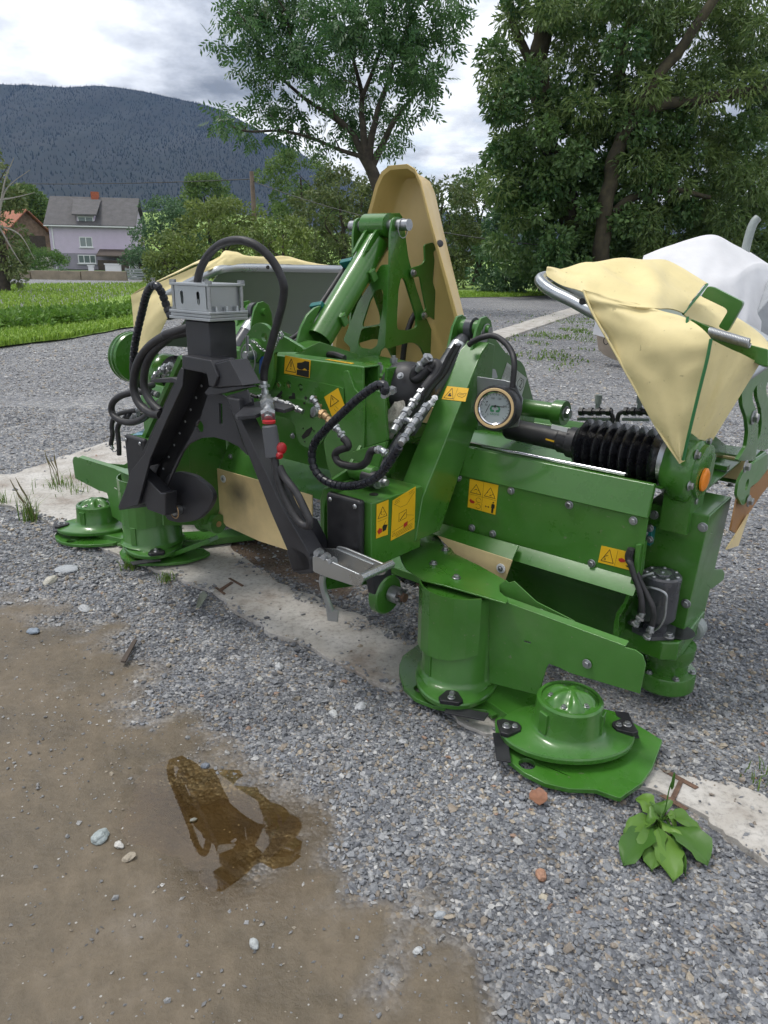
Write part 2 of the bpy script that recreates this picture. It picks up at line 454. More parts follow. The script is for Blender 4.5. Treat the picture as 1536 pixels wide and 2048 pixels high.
def sdist(P, poly):                       # signed distance, negative inside
    x, y = P[:, 0], P[:, 1]; ins = np.zeros(len(P), bool); d = np.full(len(P), 1e9)
    n = len(poly)
    for i in range(n):
        a, b = poly[i], poly[(i + 1) % n]
        cond = ((a[1] > y) != (b[1] > y)) & (x < (b[0] - a[0]) * (y - a[1]) / (b[1] - a[1] + 1e-12) + a[0])
        ins ^= cond
        ab = b - a; t = np.clip(((x - a[0]) * ab[0] + (y - a[1]) * ab[1]) / (ab @ ab + 1e-12), 0, 1)
        d = np.minimum(d, np.hypot(x - a[0] - t * ab[0], y - a[1] - t * ab[1]))
    return np.where(ins, -d, d)
def vnoise(x, y, s, seed=0):              # smooth value noise, vectorised
    r = np.random.default_rng(seed).random((64, 64))
    X, Y_ = x * s, y * s; i, j = np.floor(X).astype(int), np.floor(Y_).astype(int); fx, fy = X - i, Y_ - j
    fx, fy = fx * fx * (3 - 2 * fx), fy * fy * (3 - 2 * fy)
    a, b, c_, d = r[i % 64, j % 64], r[(i + 1) % 64, j % 64], r[i % 64, (j + 1) % 64], r[(i + 1) % 64, (j + 1) % 64]
    return (a * (1 - fx) + b * fx) * (1 - fy) + (c_ * (1 - fx) + d * fx) * fy
def fast(name, vs, faces, m, smooth=False, attrs=None):
    vs = np.asarray(vs, np.float32); faces = np.asarray(faces, np.int32); k = faces.shape[1]
    me = bpy.data.meshes.new(name)
    me.vertices.add(len(vs)); me.vertices.foreach_set('co', vs.ravel())
    me.loops.add(faces.size); me.loops.foreach_set('vertex_index', faces.ravel())
    me.polygons.add(len(faces)); me.polygons.foreach_set('loop_start', np.arange(0, faces.size, k, dtype=np.int32))
    me.polygons.foreach_set('loop_total', np.full(len(faces), k, np.int32))
    me.polygons.foreach_set('use_smooth', np.full(len(faces), bool(smooth)))
    for a, d in (attrs or {}).items():
        d = np.asarray(d, np.float32)
        if d.ndim == 1:
            at = me.attributes.new(a, 'FLOAT', 'POINT'); at.data.foreach_set('value', d)
        else:
            at = me.attributes.new(a, 'FLOAT_COLOR', 'POINT'); at.data.foreach_set('color', np.c_[d, np.ones(len(d))].astype(np.float32).ravel())
    me.materials.append(m); me.update(); me.validate()
    o = bpy.data.objects.new(name, me); sc.collection.objects.link(o)
    return o
# ------------------------------------------------------------------ ground
MUD = poly2([(-700, 1150), (0, 1195), (130, 1215), (290, 1300), (320, 1390), (370, 1480), (470, 1520), (600, 1570), (650, 1690), (770, 1790), (860, 1880), (985, 2048), (1120, 2400), (-1200, 2400)])
PUD = poly2([(262, 1612), (290, 1560), (335, 1528), (378, 1508), (440, 1545), (520, 1560), (590, 1590), (612, 1640), (618, 1700), (600, 1740), (556, 1800), (520, 1775), (470, 1790), (420, 1790), (380, 1755), (320, 1710), (272, 1660)])
SOIL = poly2([(290, 1112), (430, 1060), (640, 1085), (720, 1160), (690, 1200), (620, 1172), (560, 1150), (470, 1125), (430, 1150), (360, 1130)])
STRIP = [(2150, 2130), (1800, 1900), (1600, 1770), (1470, 1690), (1410, 1640), (1330, 1600), (1200, 1560), (1050, 1500), (940, 1455), (830, 1400), (740, 1362), (640, 1312), (560, 1272), (480, 1232), (430, 1190), (330, 1152), (215, 1105), (130, 1062), (60, 1030), (-20, 1008), (-190, 985), (-600, 930), (-1100, 870),
         (-1100, 825), (-600, 872), (-190, 925), (0, 950), (60, 940), (130, 915), (240, 885), (330, 930), (420, 1020), (480, 1115), (600, 1185), (690, 1222), (790, 1275), (860, 1300), (960, 1360), (1100, 1420), (1300, 1515), (1340, 1535), (1450, 1572), (1600, 1622), (1800, 1690), (2150, 1815)]
STRIP2 = [(945, 695), (965, 674), (1060, 642), (1160, 612), (1230, 594), (1250, 600), (1180, 621), (1090, 651), (1000, 683), (955, 700)]
def hgt(P):
    x, y = P[:, 0], P[:, 1]
    m = np.clip(-sdist(P, MUD) / .22 + .42 + (vnoise(x, y, 7, 3) - .5) * 1.2 + (vnoise(x, y, 23, 4) - .5) * .7, 0, 1)
    d = sdist(P, PUD) + (vnoise(x, y, 14, 5) - .5) * .05 + (vnoise(x, y, 40, 6) - .5) * .018
    z = (vnoise(x, y, 1.2, 7) - .5) * .02 * (1 - m * .7) + (vnoise(x, y, 6, 8) - .5) * .007 + (vnoise(x * .75 + y * .65, y * .75 - x * .65, 11, 12) - .5) * .004 + (vnoise(x, y, 19, 9) - .5) * .0032 + (vnoise(x, y, 47, 13) - .5) * .002
    z = z - .010 * np.clip(.5 - d / .10, 0, 1) * np.clip(m + .5, 0, 1)
    return z, m
nx, ny = 270, 270
gx, gy = np.meshgrid(np.linspace(-5.2, 4.2, nx), np.linspace(-.8, 7.4, ny))
GP = np.c_[gx.ravel(), gy.ravel()]
gz_, gm_ = hgt(GP)
edge = np.minimum(np.minimum(GP[:, 0] + 5.2, 4.2 - GP[:, 0]), np.minimum(GP[:, 1] + .8, 7.4 - GP[:, 1]))
gz_ = np.where(edge < .3, gz_ * edge / .3 - .03 * (1 - edge / .3), gz_)
wet_ = np.clip(.55 - (sdist(GP, PUD) + (vnoise(GP[:, 0], GP[:, 1], 9, 15) - .5) * .12) / .16, 0, 1) * np.clip(gm_ * 1.5, 0, 1)
soil_ = np.clip(.5 - sdist(GP, SOIL) / .06 + (vnoise(GP[:, 0], GP[:, 1], 15, 2) - .5) * .9, 0, 1)
idx = np.arange(nx * ny).reshape(ny, nx)
gf = np.stack([idx[:-1, :-1], idx[:-1, 1:], idx[1:, 1:], idx[1:, :-1]], -1).reshape(-1, 4)
YN = fast('yard', np.c_[GP, gz_], gf, YARD, True, {'mud': gm_, 'soil': soil_, 'wet': wet_})
tag(YN, 'grey gravel yard with brown muddy wheel track', kind='structure')
# the wider ground to the horizon, gravel first, then meadow
yf = [(-45, -12), (45, -12), (45, 60), (-45, 60)]
YF = mk('yard_far', ([(x, y, -.014) for x, y in yf], [(0, 1, 2, 3)]), YARD, None, 0, 0); tag(YF, 'pale gravel yard stretching back behind the mower', kind='structure')
GRASSM = mat('meadow_grass', (.18, .29, .04), .8, var=.3, vscale=.8, bump=.6, bscale=14, dust=.03)
FARG = mat('far_ground', (.06, .11, .03), .9, var=.3, vscale=.02)
gs_ = 6000
tag(mk('ground', ([(-gs_, -300, -.06), (gs_, -300, -.06), (gs_, 6000, -.06), (-gs_, 6000, -.06)], [(0, 1, 2, 3)]), FARG, None, 0, 0), 'wide green valley floor beyond the yard', kind='structure')
mb = [(-900, 830), (-300, 745), (-100, 712), (0, 696), (60, 688), (120, 681), (180, 670), (260, 655), (330, 640), (450, 622), (560, 609), (690, 602), (820, 597), (930, 595), (1010, 594), (1090, 592), (1250, 590), (1500, 596), (1900, 612)]
MB = [G(u, v).xy for u, v in mb]
mv, mf = [], []
mpts = catmull([V((*p, 0)) for p in MB], 8)
for i, p in enumerate(mpts):
    q = p + V((noise.noise(p * .8), noise.noise(p * .8 + V((9, 3, 1))), 0)) * .25
    far = V((p.x * 3.2 if p.x > -10 else p.x * 2.2 - 10, 130, 0))
    for t in (0, .02, .06, .2, 1):
        a = q.lerp(far, t); mv.append((a.x, a.y, .01 + .05 * min(1, t * 30) + .02 * noise.noise(a * .3)))
for i in range(len(mpts) - 1):
    for k in range(4): mf.append((i * 5 + k, (i + 1) * 5 + k, (i + 1) * 5 + k + 1, i * 5 + k + 1))
MEAD = mk('meadow', (mv, mf), GRASSM, None, 0, 60); tag(MEAD, 'bright green meadow beyond the gravel', kind='structure')
# concrete strips
def concrete():
    m = bpy.data.materials.new('old_concrete'); m.use_nodes = True
    t, n, l = nodes_of(m); p = t.nodes['Principled BSDF']; geo = n('ShaderNodeNewGeometry')
    a = n('ShaderNodeTexNoise', i_Scale=4.0, i_Detail=8.0, i_Roughness=.65); b = n('ShaderNodeTexNoise', i_Scale=60.0, i_Detail=6.0, i_Roughness=.7)
    for q in (a, b): l(geo.outputs['Position'], q.inputs['Vector'])
    c1 = nramp(t, n, l, a.outputs[0], [(.3, (.24, .20, .165)), (.46, (.39, .365, .33)), (.66, (.51, .49, .46))])
    c2 = nramp(t, n, l, b.outputs[0], [(.32, (.62, .62, .62)), (.5, (1, 1, 1)), (.75, (1.1, 1.1, 1.1))])
    mm = n('ShaderNodeMix', data_type='RGBA', blend_type='MULTIPLY'); mm.inputs[0].default_value = 1
    l(c1.outputs[0], mm.inputs[6]); l(c2.outputs[0], mm.inputs[7]); l(mm.outputs[2], p.inputs['Base Color'])
    p.inputs['Roughness'].default_value = .85
    bp = n('ShaderNodeBump', i_Strength=.5, i_Distance=.006); l(b.outputs[0], bp.inputs['Height']); l(bp.outputs[0], p.inputs['Normal'])
    return m
CONC = concrete()
def strip(px, nm, z, lab, jit):
    P_ = catmull([G(u, v) for u, v in px], 10, True); o = []
    for p in P_: o.append(V((p.x + noise.noise(p * 9) * jit + noise.noise(p * 30) * jit * .5, p.y + noise.noise(p * 9 + V((5, 5, 5))) * jit + noise.noise(p * 33) * jit * .5, z)))
    ob = mk(nm, plate(o, [], (0, 0, -.09)), CONC, None, .004, 40); tag(ob, lab, kind='structure'); return ob
def in_strip(P): return sdist(P, np.array([[*(G(u, v).xy)] for u, v in STRIP]))
STR1 = strip(STRIP, 'concrete_strip', .012, 'weathered concrete strip running under the mower', .03)
STR2 = strip(STRIP2, 'concrete_kerb', .03, 'pale concrete kerb strip on the gravel behind the mower', .03)
# puddle
WAT = bpy.data.materials.new('puddle_water'); WAT.use_nodes = True
t, n, l = nodes_of(WAT); t.nodes.remove(t.nodes['Principled BSDF'])
fr_n = n('ShaderNodeFresnel', i_IOR=1.33); tr = n('ShaderNodeBsdfTransparent'); tr.inputs[0].default_value = (.91, .81, .60, 1)
gl = n('ShaderNodeBsdfGlossy'); gl.inputs['Roughness'].default_value = .012
mxs = n('ShaderNodeMixShader'); geo = n('ShaderNodeNewGeometry'); wn_ = n('ShaderNodeTexNoise', i_Scale=9.0, i_Detail=2.0); l(geo.outputs['Position'], wn_.inputs['Vector'])
bp = n('ShaderNodeBump', i_Strength=.02, i_Distance=.01); l(wn_.outputs[0], bp.inputs['Height'])
for q in (fr_n, gl): l(bp.outputs[0], q.inputs['Normal'])
fm = n('ShaderNodeMath', operation='MULTIPLY_ADD'); fm.inputs[1].default_value = 1.6; fm.inputs[2].default_value = .035; l(fr_n.outputs[0], fm.inputs[0])
l(fm.outputs[0], mxs.inputs[0]); l(tr.outputs[0], mxs.inputs[1]); l(gl.outputs[0], mxs.inputs[2]); l(mxs.outputs[0], t.nodes['Material Output'].inputs[0])
pc0 = PUD.mean(0); pp_ = [tuple((p - pc0) * 1.22 + pc0) for p in PUD]
PD = mk('puddle', ([(x, y, -.0058) for x, y in pp_], [tuple(range(len(pp_) - 1, -1, -1))]), WAT, None, 0, 0); tag(PD, 'shallow muddy puddle reflecting the sky', kind='structure')
if PD.data.polygons[0].normal.z < 0: PD.data.flip_normals()

# ------------------------------------------------------------------ mountain, wood on it, green hill
FORM = mat('forest_floor', (.006, .012, .009), .95, var=.3, vscale=.01)
rp = [(-900, 60), (-500, 110), (-250, 140), (0, 168), (60, 170), (130, 175), (200, 172), (280, 182), (340, 195), (400, 208), (440, 220), (480, 240), (520, 262), (560, 284), (620, 318), (700, 360), (800, 400), (900, 425), (1000, 440), (1150, 440), (1350, 430), (1600, 400), (2000, 380)]
RD = catmull([D(u, v, 3000.0) for u, v in rp], 8)
nr_ = 40; mvs, mfs = [], []
for i, p in enumerate(RD):
    for k in range(nr_ + 1):
        t_ = k / nr_; y_ = 3000 - 1700 * t_
        q = V((p.x * (1 - .25 * t_), y_, p.z * (1 - t_) ** 1.25 * (1.0)))
        gl_ = noise.noise(V((q.x * .0032, q.y * .0012, 1))) * 60 + noise.noise(V((q.x * .009, q.y * .004, 4))) * 18
        q.z += gl_ * min(1, t_ * 6) * (1 - t_); q.z = max(q.z, -5)
        mvs.append(q)
    mvs.append(V((p.x, 3120, p.z * .8)))
w_ = nr_ + 2
for i in range(len(RD) - 1):
    for k in range(nr_): mfs.append((i * w_ + k, i * w_ + k + 1, (i + 1) * w_ + k + 1, (i + 1) * w_ + k))
    mfs.append((i * w_ + nr_ + 1, i * w_, (i + 1) * w_, (i + 1) * w_ + nr_ + 1))
tag(mk('mountain', (mvs, mfs), FORM, None, 0, 60), 'dark wooded mountain ridge behind the valley', kind='structure')
def conif(name, P, H, m):
    P = np.asarray(P); n = len(P); k = 5; vs = np.zeros((n, k + 1, 3)); r = H * RNG.uniform(.13, .2, n)
    for j in range(k):
        a = 2 * math.pi * j / k + RNG.uniform(0, 6, n); vs[:, j] = P + np.c_[r * np.cos(2 * math.pi * j / k), r * np.sin(2 * math.pi * j / k), np.zeros(n)]
    vs[:, k] = P + np.c_[np.zeros(n), np.zeros(n), H]
    f = np.array([[j, (j + 1) % k, k] for j in range(k)]); F_ = (f[None] + (np.arange(n) * (k + 1))[:, None, None]).reshape(-1, 3)
    return fast(name, vs.reshape(-1, 3), F_, m, False, {'tone': np.repeat(RNG.random(n), k + 1)})
def leaf_mat(name, a, b, rough=.5, transl=.25):
    m = bpy.data.materials.new(name); m.use_nodes = True
    t, n, l = nodes_of(m); p = t.nodes['Principled BSDF']; at = n('ShaderNodeAttribute', attribute_name='tone')
    c_ = nmix(t, n, l, at.outputs['Fac'], a, b); l(c_, p.inputs['Base Color']); p.inputs['Roughness'].default_value = rough
    tl = n('ShaderNodeBsdfTranslucent'); l(c_, tl.inputs[0]); mx_ = n('ShaderNodeMixShader'); mx_.inputs[0].default_value = transl
    l(p.outputs[0], mx_.inputs[1]); l(tl.outputs[0], mx_.inputs[2]); l(mx_.outputs[0], t.nodes['Material Output'].inputs[0])
    return m
cp_ = []
arr = np.array([tuple(p) for p in mvs]).reshape(len(RD), w_, 3)
for _ in range(15000):
    i = RNG.uniform(0, len(RD) - 1.001); k = RNG.uniform(0, 1) ** 1.3 * (nr_ - 6); i0, k0 = int(i), int(k); fi, fk = i - i0, k - k0
    cp_.append(arr[i0, k0] * (1 - fi) * (1 - fk) + arr[i0 + 1, k0] * fi * (1 - fk) + arr[i0, k0 + 1] * (1 - fi) * fk + arr[i0 + 1, k0 + 1] * fi * fk)
for i in range(len(RD) - 1):
    for f_ in np.linspace(0, 1, 9)[:-1]:
        cp_.append(arr[i, 0] * (1 - f_) + arr[i + 1, 0] * f_ + np.array([0, RNG.uniform(-15, 15), -4]))
WOOD = conif('mountain_forest', cp_, RNG.uniform(5, 9, len(cp_)), leaf_mat('spruce', (.006, .013, .010), (.009, .018, .013), .95, 0))
tag(WOOD, 'dense spruce forest covering the mountain', 'forest', kind='stuff')
hv, hf = [], []
for i in range(31):
    for j in range(13):
        x = -320 + 20 * i; y = 260 + 22 * j
        hv.append((x, y, -2 + 34 * math.exp(-((x + 110) / 120) ** 2) * (1 - math.exp(-max(0, (y - 260)) / 90)) + 2 * noise.noise(V((x * .02, y * .02, 0)))))
for i in range(30):
    for j in range(12): hf.append((i * 13 + j, (i + 1) * 13 + j, (i + 1) * 13 + j + 1, i * 13 + j + 1))
tag(mk('hill', (hv, hf), GRASSM, None, 0, 60), 'low green hill behind the lilac house', kind='structure')

# ------------------------------------------------------------------ lilac house
LILAC = mat('lilac_render', (.58, .50, .63), .85, var=.05, vscale=1.2)
LILACD = mat('grey_base_render', (.30, .28, .33), .85, var=.1, vscale=1)
ROOFM = mat('grey_roof', (.095, .092, .095), .8, var=.3, vscale=1.4, bump=.3, bscale=20)
BRICKR = mat('red_brick', (.38, .11, .06), .85, var=.2, vscale=8)
WOODD = mat('dark_wood', (.07, .055, .045), .85, var=.35, vscale=3)
WOODB = mat('brown_boards', (.22, .15, .11), .85, var=.35, vscale=2)
TILE = mat('red_tiles', (.33, .13, .075), .8, var=.3, vscale=2)
FRAMEW = mat('white_frame', (.75, .76, .77), .5)
GLASS = mat('window_glass', (.16, .20, .20), .08, spec=.8)
PLASTW = mat('pale_plaster', (.55, .52, .47), .9, var=.2, vscale=1)
hc = G(195, 536); hc = V((D(190, 530, 100).x, 100, 0))
HOUSE = empty('lilac_house', hc, math.radians(9)); tag(HOUSE, 'lilac two storey house with grey gable roof and dormer', 'house')
HW, HDp, HE, HRg = 5.2, 8.5, 5.55, 8.85
mk('wall', join(prism([V((-HW, 0, 2.0)), V((HW, 0, 2.0)), V((HW, 0, HE)), V((-HW, 0, HE))], (0, .3, 0)), prism([V((-HW, .3, 0)), V((-HW, HDp, 0)), V((-HW, HDp, HE)), V((-HW, HDp / 2, HRg - .3)), V((-HW, .3, HE))], (.3, 0, 0)), prism([V((HW, .3, 0)), V((HW, HDp, 0)), V((HW, HDp, HE)), V((HW, HDp / 2, HRg - .3)), V((HW, .3, HE))], (-.3, 0, 0)), box(-HW + .3, HW - .3, HDp - .3, HDp, 0, HE)), LILAC, HOUSE)
mk('base_wall', box(-HW + .02, HW - .02, -.02, .28, 0, 1.995), LILACD, HOUSE)
ov = .45; sl_ = (HRg - HE) / (HDp / 2)
RF = mk('roof', join(prism([V((-HW - ov, -ov, HE - ov * sl_)), V((HW + ov, -ov, HE - ov * sl_)), V((HW + ov, HDp / 2, HRg)), V((-HW - ov, HDp / 2, HRg))], (0, 0, .22)), prism([V((-HW - ov, HDp + ov, HE - ov * sl_)), V((HW + ov, HDp + ov, HE - ov * sl_)), V((HW + ov, HDp / 2, HRg)), V((-HW - ov, HDp / 2, HRg))], (0, 0, .22))), ROOFM, HOUSE)
mk('chimney', box(-.4, .5, HDp / 2 - .4, HDp / 2 + .4, HRg - .4, HRg + .85), BRICKR, RF)
def hwin(parent, x0, x1, z0, z1, y, panes=2):
    W_ = mk('window', join(box(x0, x1, y - .06, y - .01, z0, z0 + .1), box(x0, x1, y - .06, y - .01, z1 - .1, z1), box(x0, x0 + .1, y - .06, y - .01, z0 + .1, z1 - .1), box(x1 - .1, x1, y - .06, y - .01, z0 + .1, z1 - .1), *[box(x0 + (x1 - x0) * k / panes - .05, x0 + (x1 - x0) * k / panes + .05, y - .06, y - .01, z0 + .1, z1 - .1) for k in range(1, panes)]), FRAMEW, parent)
    for k in range(panes): mk('pane', box(x0 + (x1 - x0) * k / panes + .06, x0 + (x1 - x0) * (k + 1) / panes - .06, y - .03, y - .012, z0 + .101, z1 - .101), GLASS, W_)
    mk('sill', box(x0 - .12, x1 + .12, y - .18, y - .005, z0 - .1, z0 - .002), FRAMEW, W_)
hwin(HOUSE, -1.6, .0, 2.75, 4.0, 0); hwin(HOUSE, -2.0, .2, .75, 1.8, -.02, 3)
DM = mk('dormer', join(box(-1.7, .5, .2, 4, 5.0, 6.6)), LILAC, HOUSE)
mk('dormer_roof', prism([V((-2.1, -.4, 6.55)), V((.9, -.4, 6.55)), V((.9, 3.6, 8.6)), V((-2.6, 3.6, 8.6))], (0, 0, .15)), ROOFM, DM)
hwin(HOUSE, -1.55, .35, 5.15, 6.45, .2)
mk('porch_roof', prism([V((.8, -2.6, 1.6)), V((5.4, -2.6, 1.6)), V((5.4, -.1, 2.4)), V((.8, -.1, 2.4))], (0, 0, .15)), WOODD, HOUSE)
mk('porch_wall', box(.9, 5.3, -2.5, -2.3, 0, 1.2), WOODD, HOUSE)
mk('gutter', box(-HW - ov, HW + ov, -ov - .12, -ov, HE - ov * sl_ - .02, HE - ov * sl_ + .12), FRAMEW, HOUSE)
mk('downpipe', box(-HW + .35, -HW + .47, -.12, -.01, 0, HE - .5), FRAMEW, HOUSE)
# barn
bc = V((D(60, 500, 112).x, 112, 0)); BARN = empty('old_barn', bc, math.radians(48)); tag(BARN, 'old wooden barn with red tiled roof left of the lilac house', 'barn')
mk('wall', join(prism([V((-3.2, 0, 1.6)), V((3.2, 0, 1.6)), V((3.2, 0, 4.6)), V((0, 0, 7.6)), V((-3.2, 0, 4.6))], (0, .3, 0)), box(-3.2, -2.9, .3, 9, 1.6, 4.6), box(2.9, 3.2, .3, 9, 1.6, 4.6)), WOODB, BARN)
mk('plinth', box(-3.2, 3.2, -.02, .3, 0, 1.598), PLASTW, BARN)
mk('door', box(-.2, 2.4, -.08, -.01, 1.7, 4.4), WOODD, BARN)
mk('window', box(-1.6, -.6, -.06, -.025, .5, 1.2), WOODD, BARN)
mk('roof', join(prism([V((-4, -.8, 3.95)), V((-4, 9.5, 3.95)), V((0, 9.5, 7.75)), V((0, -.8, 7.75))], (0, 0, .2)), prism([V((4, -.8, 3.95)), V((4, 9.5, 3.95)), V((0, 9.5, 7.75)), V((0, -.8, 7.75))], (0, 0, .2))), TILE, BARN)
# garden wall in lengths, white posts
WALLM = mat('garden_wall', (.27, .23, .17), .9, var=.2, vscale=2)
for i, (u0, u1, v0, v1) in enumerate(((-60, 62, 557, 557), (64, 162, 553, 552), (164, 254, 552, 550))):
    a, b = D(u0, v0, 50), D(u1, v1, 50)
    o = mk('garden_wall', beam(V((a.x, 50, .2)), V((b.x, 50, .2)), .25, .62 + .06 * i), WALLM, None, .02)
    tag(o, ('low brown garden wall at the left edge of the meadow', 'low garden wall below the lilac house', 'low garden wall beside the slatted grey fence')[i], 'wall', 'garden wall lengths')
for i, (u, v, wpx, hpx) in enumerate(((184, 548, 10, 14), (228, 545, 30, 14), (275, 545, 28, 13))):
    p = D(u, v, 56); s_ = 56 / FPX
    o = mk('garden_screen', join(box(p.x - wpx * s_ / 2, p.x + wpx * s_ / 2, 55.9, 56, 0, p.z + hpx * s_), box(p.x - wpx * s_ / 2 - .05, p.x + wpx * s_ / 2 + .05, 55.85, 56.05, p.z + hpx * s_, p.z + hpx * s_ + .08)), FRAMEW, None)
    tag(o, ('narrow white garden screen left of the dark hedge', 'wide white garden screen below the lilac house', 'white garden screen nearest the small dark tree')[i], 'screen', 'white screens beyond the garden wall')
FEN = empty('slatted_fence', (D(268, 555, 50).x, 50, 0)); tag(FEN, 'short grey slatted fence at the end of the garden wall', 'fence')
for k in range(4): mk('slat', box(-.55, .75, -.03, 0, .12 + .17 * k, .24 + .17 * k), SOOT, FEN)
for x in (-.5, .7): mk('post', box(x - .04, x + .04, .002, .08, 0, .8), SOOT, FEN)
# utility pole and wires
pb = D(507, 420, 46); pt = D(503, 343, 46)
POLE = mk('utility_pole', tube([V((pt.x + .15, 46, 0)), V((pt.x + .08, 46, 3)), pt], [.15, .14, .12], 12), mat('weathered_pole', (.20, .15, .12), .9, var=.3, vscale=3)); tag(POLE, 'weathered wooden utility pole above the bushes', 'pole')
def wire(a, b, sag, lab):
    P_ = [a.lerp(b, t) + V((0, 0, -sag * 4 * t * (1 - t))) for t in np.linspace(0, 1, 24)]
    o = mk('overhead_wire', tube(P_, .022, 6), RUBBER); tag(o, lab, 'wire', 'overhead wires at the pole')
wire(D(-40, 366, 60), pt + V((0, 0, -.4)), .15, 'black overhead wire running left from the pole')
wire(pt + V((0, 0, -.5)), D(1080, 490, 34), .5, 'black overhead wire sloping right from the pole')

# ------------------------------------------------------------------ trees
BARK = mat('bark', (.060, .050, .038), .9, var=.45, vscale=6, bump=.6, bscale=18)
MOSSB = mat('mossy_bark', (.050, .043, .024), .92, var=.5, vscale=3, bump=.6, bscale=14)
def leaves(clumps, leaf, per, droop=.5, asp=.42, spray=0, seed=1, surf=.35):
    """clumps: (centre, radius). Leaves are small folded blades; with spray>0 they sit in pinnate rows."""
    r = np.random.default_rng(seed); VS, TN = [], []
    for c_, rad in clumps:
        n = max(6, int(per * rad * rad)); d = r.normal(size=(n, 3)); d /= np.linalg.norm(d, axis=1)[:, None]
        q = np.array(c_) + d * (rad * r.uniform(surf, 1.0, n) ** .6)[:, None] * np.array([1, 1, .8])
        base_t = r.uniform(0, .5); ax = d + r.normal(size=(n, 3)) * .7; ax[:, 2] -= droop
        ax /= np.linalg.norm(ax, axis=1)[:, None]
        sd_ = np.cross(ax, r.normal(size=(n, 3))); sd_ /= np.linalg.norm(sd_, axis=1)[:, None]
        tone = np.clip(base_t + .45 * (d[:, 2] * .5 + .5) * 0 + r.uniform(0, .5, n), 0, 1)
        if spray:
            for k in range(spray):
                s_ = (k // 2 + 1) / (spray / 2 + 1); side = 1 if k % 2 else -1
                o = q + ax * (leaf * 2.6 * s_); dr = ax * .55 + sd_ * side * .8; dr[:, 2] -= droop * .35
                dr /= np.linalg.norm(dr, axis=1)[:, None]
                nn = np.cross(dr, ax); nn /= (np.linalg.norm(nn, axis=1)[:, None] + 1e-6); wv = np.cross(dr, nn)
                L_ = leaf * r.uniform(.8, 1.25, n)[:, None]
                VS.append(np.stack([o, o + dr * L_ * .5 + wv * L_ * asp * .5, o + dr * L_, o + dr * L_ * .5 - wv * L_ * asp * .5], 1)); TN.append(tone)
        else:
            L_ = leaf * r.uniform(.7, 1.3, n)[:, None]
            up_ = np.cross(ax, sd_) * .12
            VS.append(np.stack([q, q + ax * L_ * .5 + sd_ * L_ * asp * .5 + up_ * L_, q + ax * L_, q + ax * L_ * .5 - sd_ * L_ * asp * .5 + up_ * L_], 1)); TN.append(tone)
    v = np.concatenate(VS).reshape(-1, 3); tn = np.repeat(np.concatenate(TN), 4)
    return v, np.arange(len(v)).reshape(-1, 4), tn
def crown(parent, clumps, m, **k):
    v, f, tn = leaves(clumps, **k)
    o = fast('crown', v, f, m, False, {'tone': tn})
    o.parent = parent; o.matrix_parent_inverse = parent.matrix_world.inverted() if False else Matrix.Translation(-parent.location)
    return o
def limb(parent, path, r0, r1, m, name='trunk', k=6):
    P_ = catmull(path, k); n_ = len(P_)
    P_ = [p + V((noise.noise(p * 1.3), noise.noise(p * 1.3 + V((3, 7, 1))), 0)) * r0 * .35 for p in P_]
    g = tube([p - parent.location for p in P_], [r0 + (r1 - r0) * (i / (n_ - 1)) ** .8 for i in range(n_)], 10)
    return mk(name, g, m, parent, 0, 60)
ASHL = leaf_mat('ash_leaves', (0.035, 0.101, 0.035), (0.104, 0.209, 0.059), .45, .35)
ay = 23.0
ASH = empty('ash_tree', V((D(775, 420, ay).x, ay, 0))); tag(ASH, 'slender ash tree with drooping leaves standing alone in the middle', 'tree')
ra = random.Random(5)
ash_px = [(465, 50, 36), (505, 20, 40), (500, 105, 38), (470, 20, 30), (560, 40, 48), (545, 150, 36), (440, 236, 22), (470, 245, 16), (492, 258, 20), (532, 222, 30), (600, 110, 48), (650, 40, 52), (640, 175, 38), (590, 205, 32), (700, 105, 46), (720, 30, 48), (790, 45, 48), (772, 130, 42), (690, 220, 34), (745, 195, 32), (820, 105, 40), (838, 185, 36), (800, 235, 30), (870, 55, 36), (885, 15, 36), (850, 140, 30), (722, 262, 30), (660, 268, 26), (600, 262, 26), (780, 275, 24), (915, 75, 20), (620, -30, 60), (740, -40, 60), (860, -40, 50), (520, -40, 50), (560, 100, 30), (870, 165, 18), (640, 110, 30), (560, 265, 18), (820, 60, 36), (680, 160, 30)]
acl = []
fork = D(752, 345, ay)
limb(ASH, [V((D(775, 420, ay).x + .3, ay, 0)), D(790, 480, ay), D(768, 400, ay), D(748, 350, ay), D(728, 310, ay)], .26, .16, BARK)
mains = [[(748, 350), (722, 300), (700, 262), (660, 230), (600, 190), (540, 130), (500, 60)], [(735, 320), (725, 260), (722, 180), (700, 100), (660, 10)], [(738, 330), (745, 260), (770, 180), (800, 90), (840, 0)], [(740, 340), (765, 290), (790, 240), (830, 190), (865, 140)], [(730, 315), (680, 300), (620, 275), (560, 262), (490, 262), (440, 240)], [(722, 200), (760, 100), (770, 20)], [(700, 262), (640, 190), (590, 100), (570, 20)]]
for i, ml in enumerate(mains):
    limb(ASH, [D(u, v, ay + (ra.uniform(-.8, .8) if j > 1 else 0)) for j, (u, v) in enumerate(ml)], .13 if i < 4 else .07, .02, BARK, 'branch')
mp = [(u, v) for ml in mains for (u, v) in ml]
for (u, v, r_) in ash_px:
    y_ = ay + ra.uniform(-1.6, 1.6); c_ = D(u, v, y_); rad = r_ * ay / FPX
    for s_ in range(4):
        cc = c_ + V((ra.uniform(-1, 1), ra.uniform(-1, 1), ra.uniform(-.8, .8))) * rad * .75; acl.append((cc, rad * ra.uniform(.38, .62)))
    m_ = min(mp, key=lambda q: (q[0] - u) ** 2 + (q[1] - v) ** 2)
    limb(ASH, [D(*m_, ay), D((m_[0] + u) / 2, (m_[1] + v) / 2 - 6, ay), c_], .028, .008, BARK, 'twig', 3)
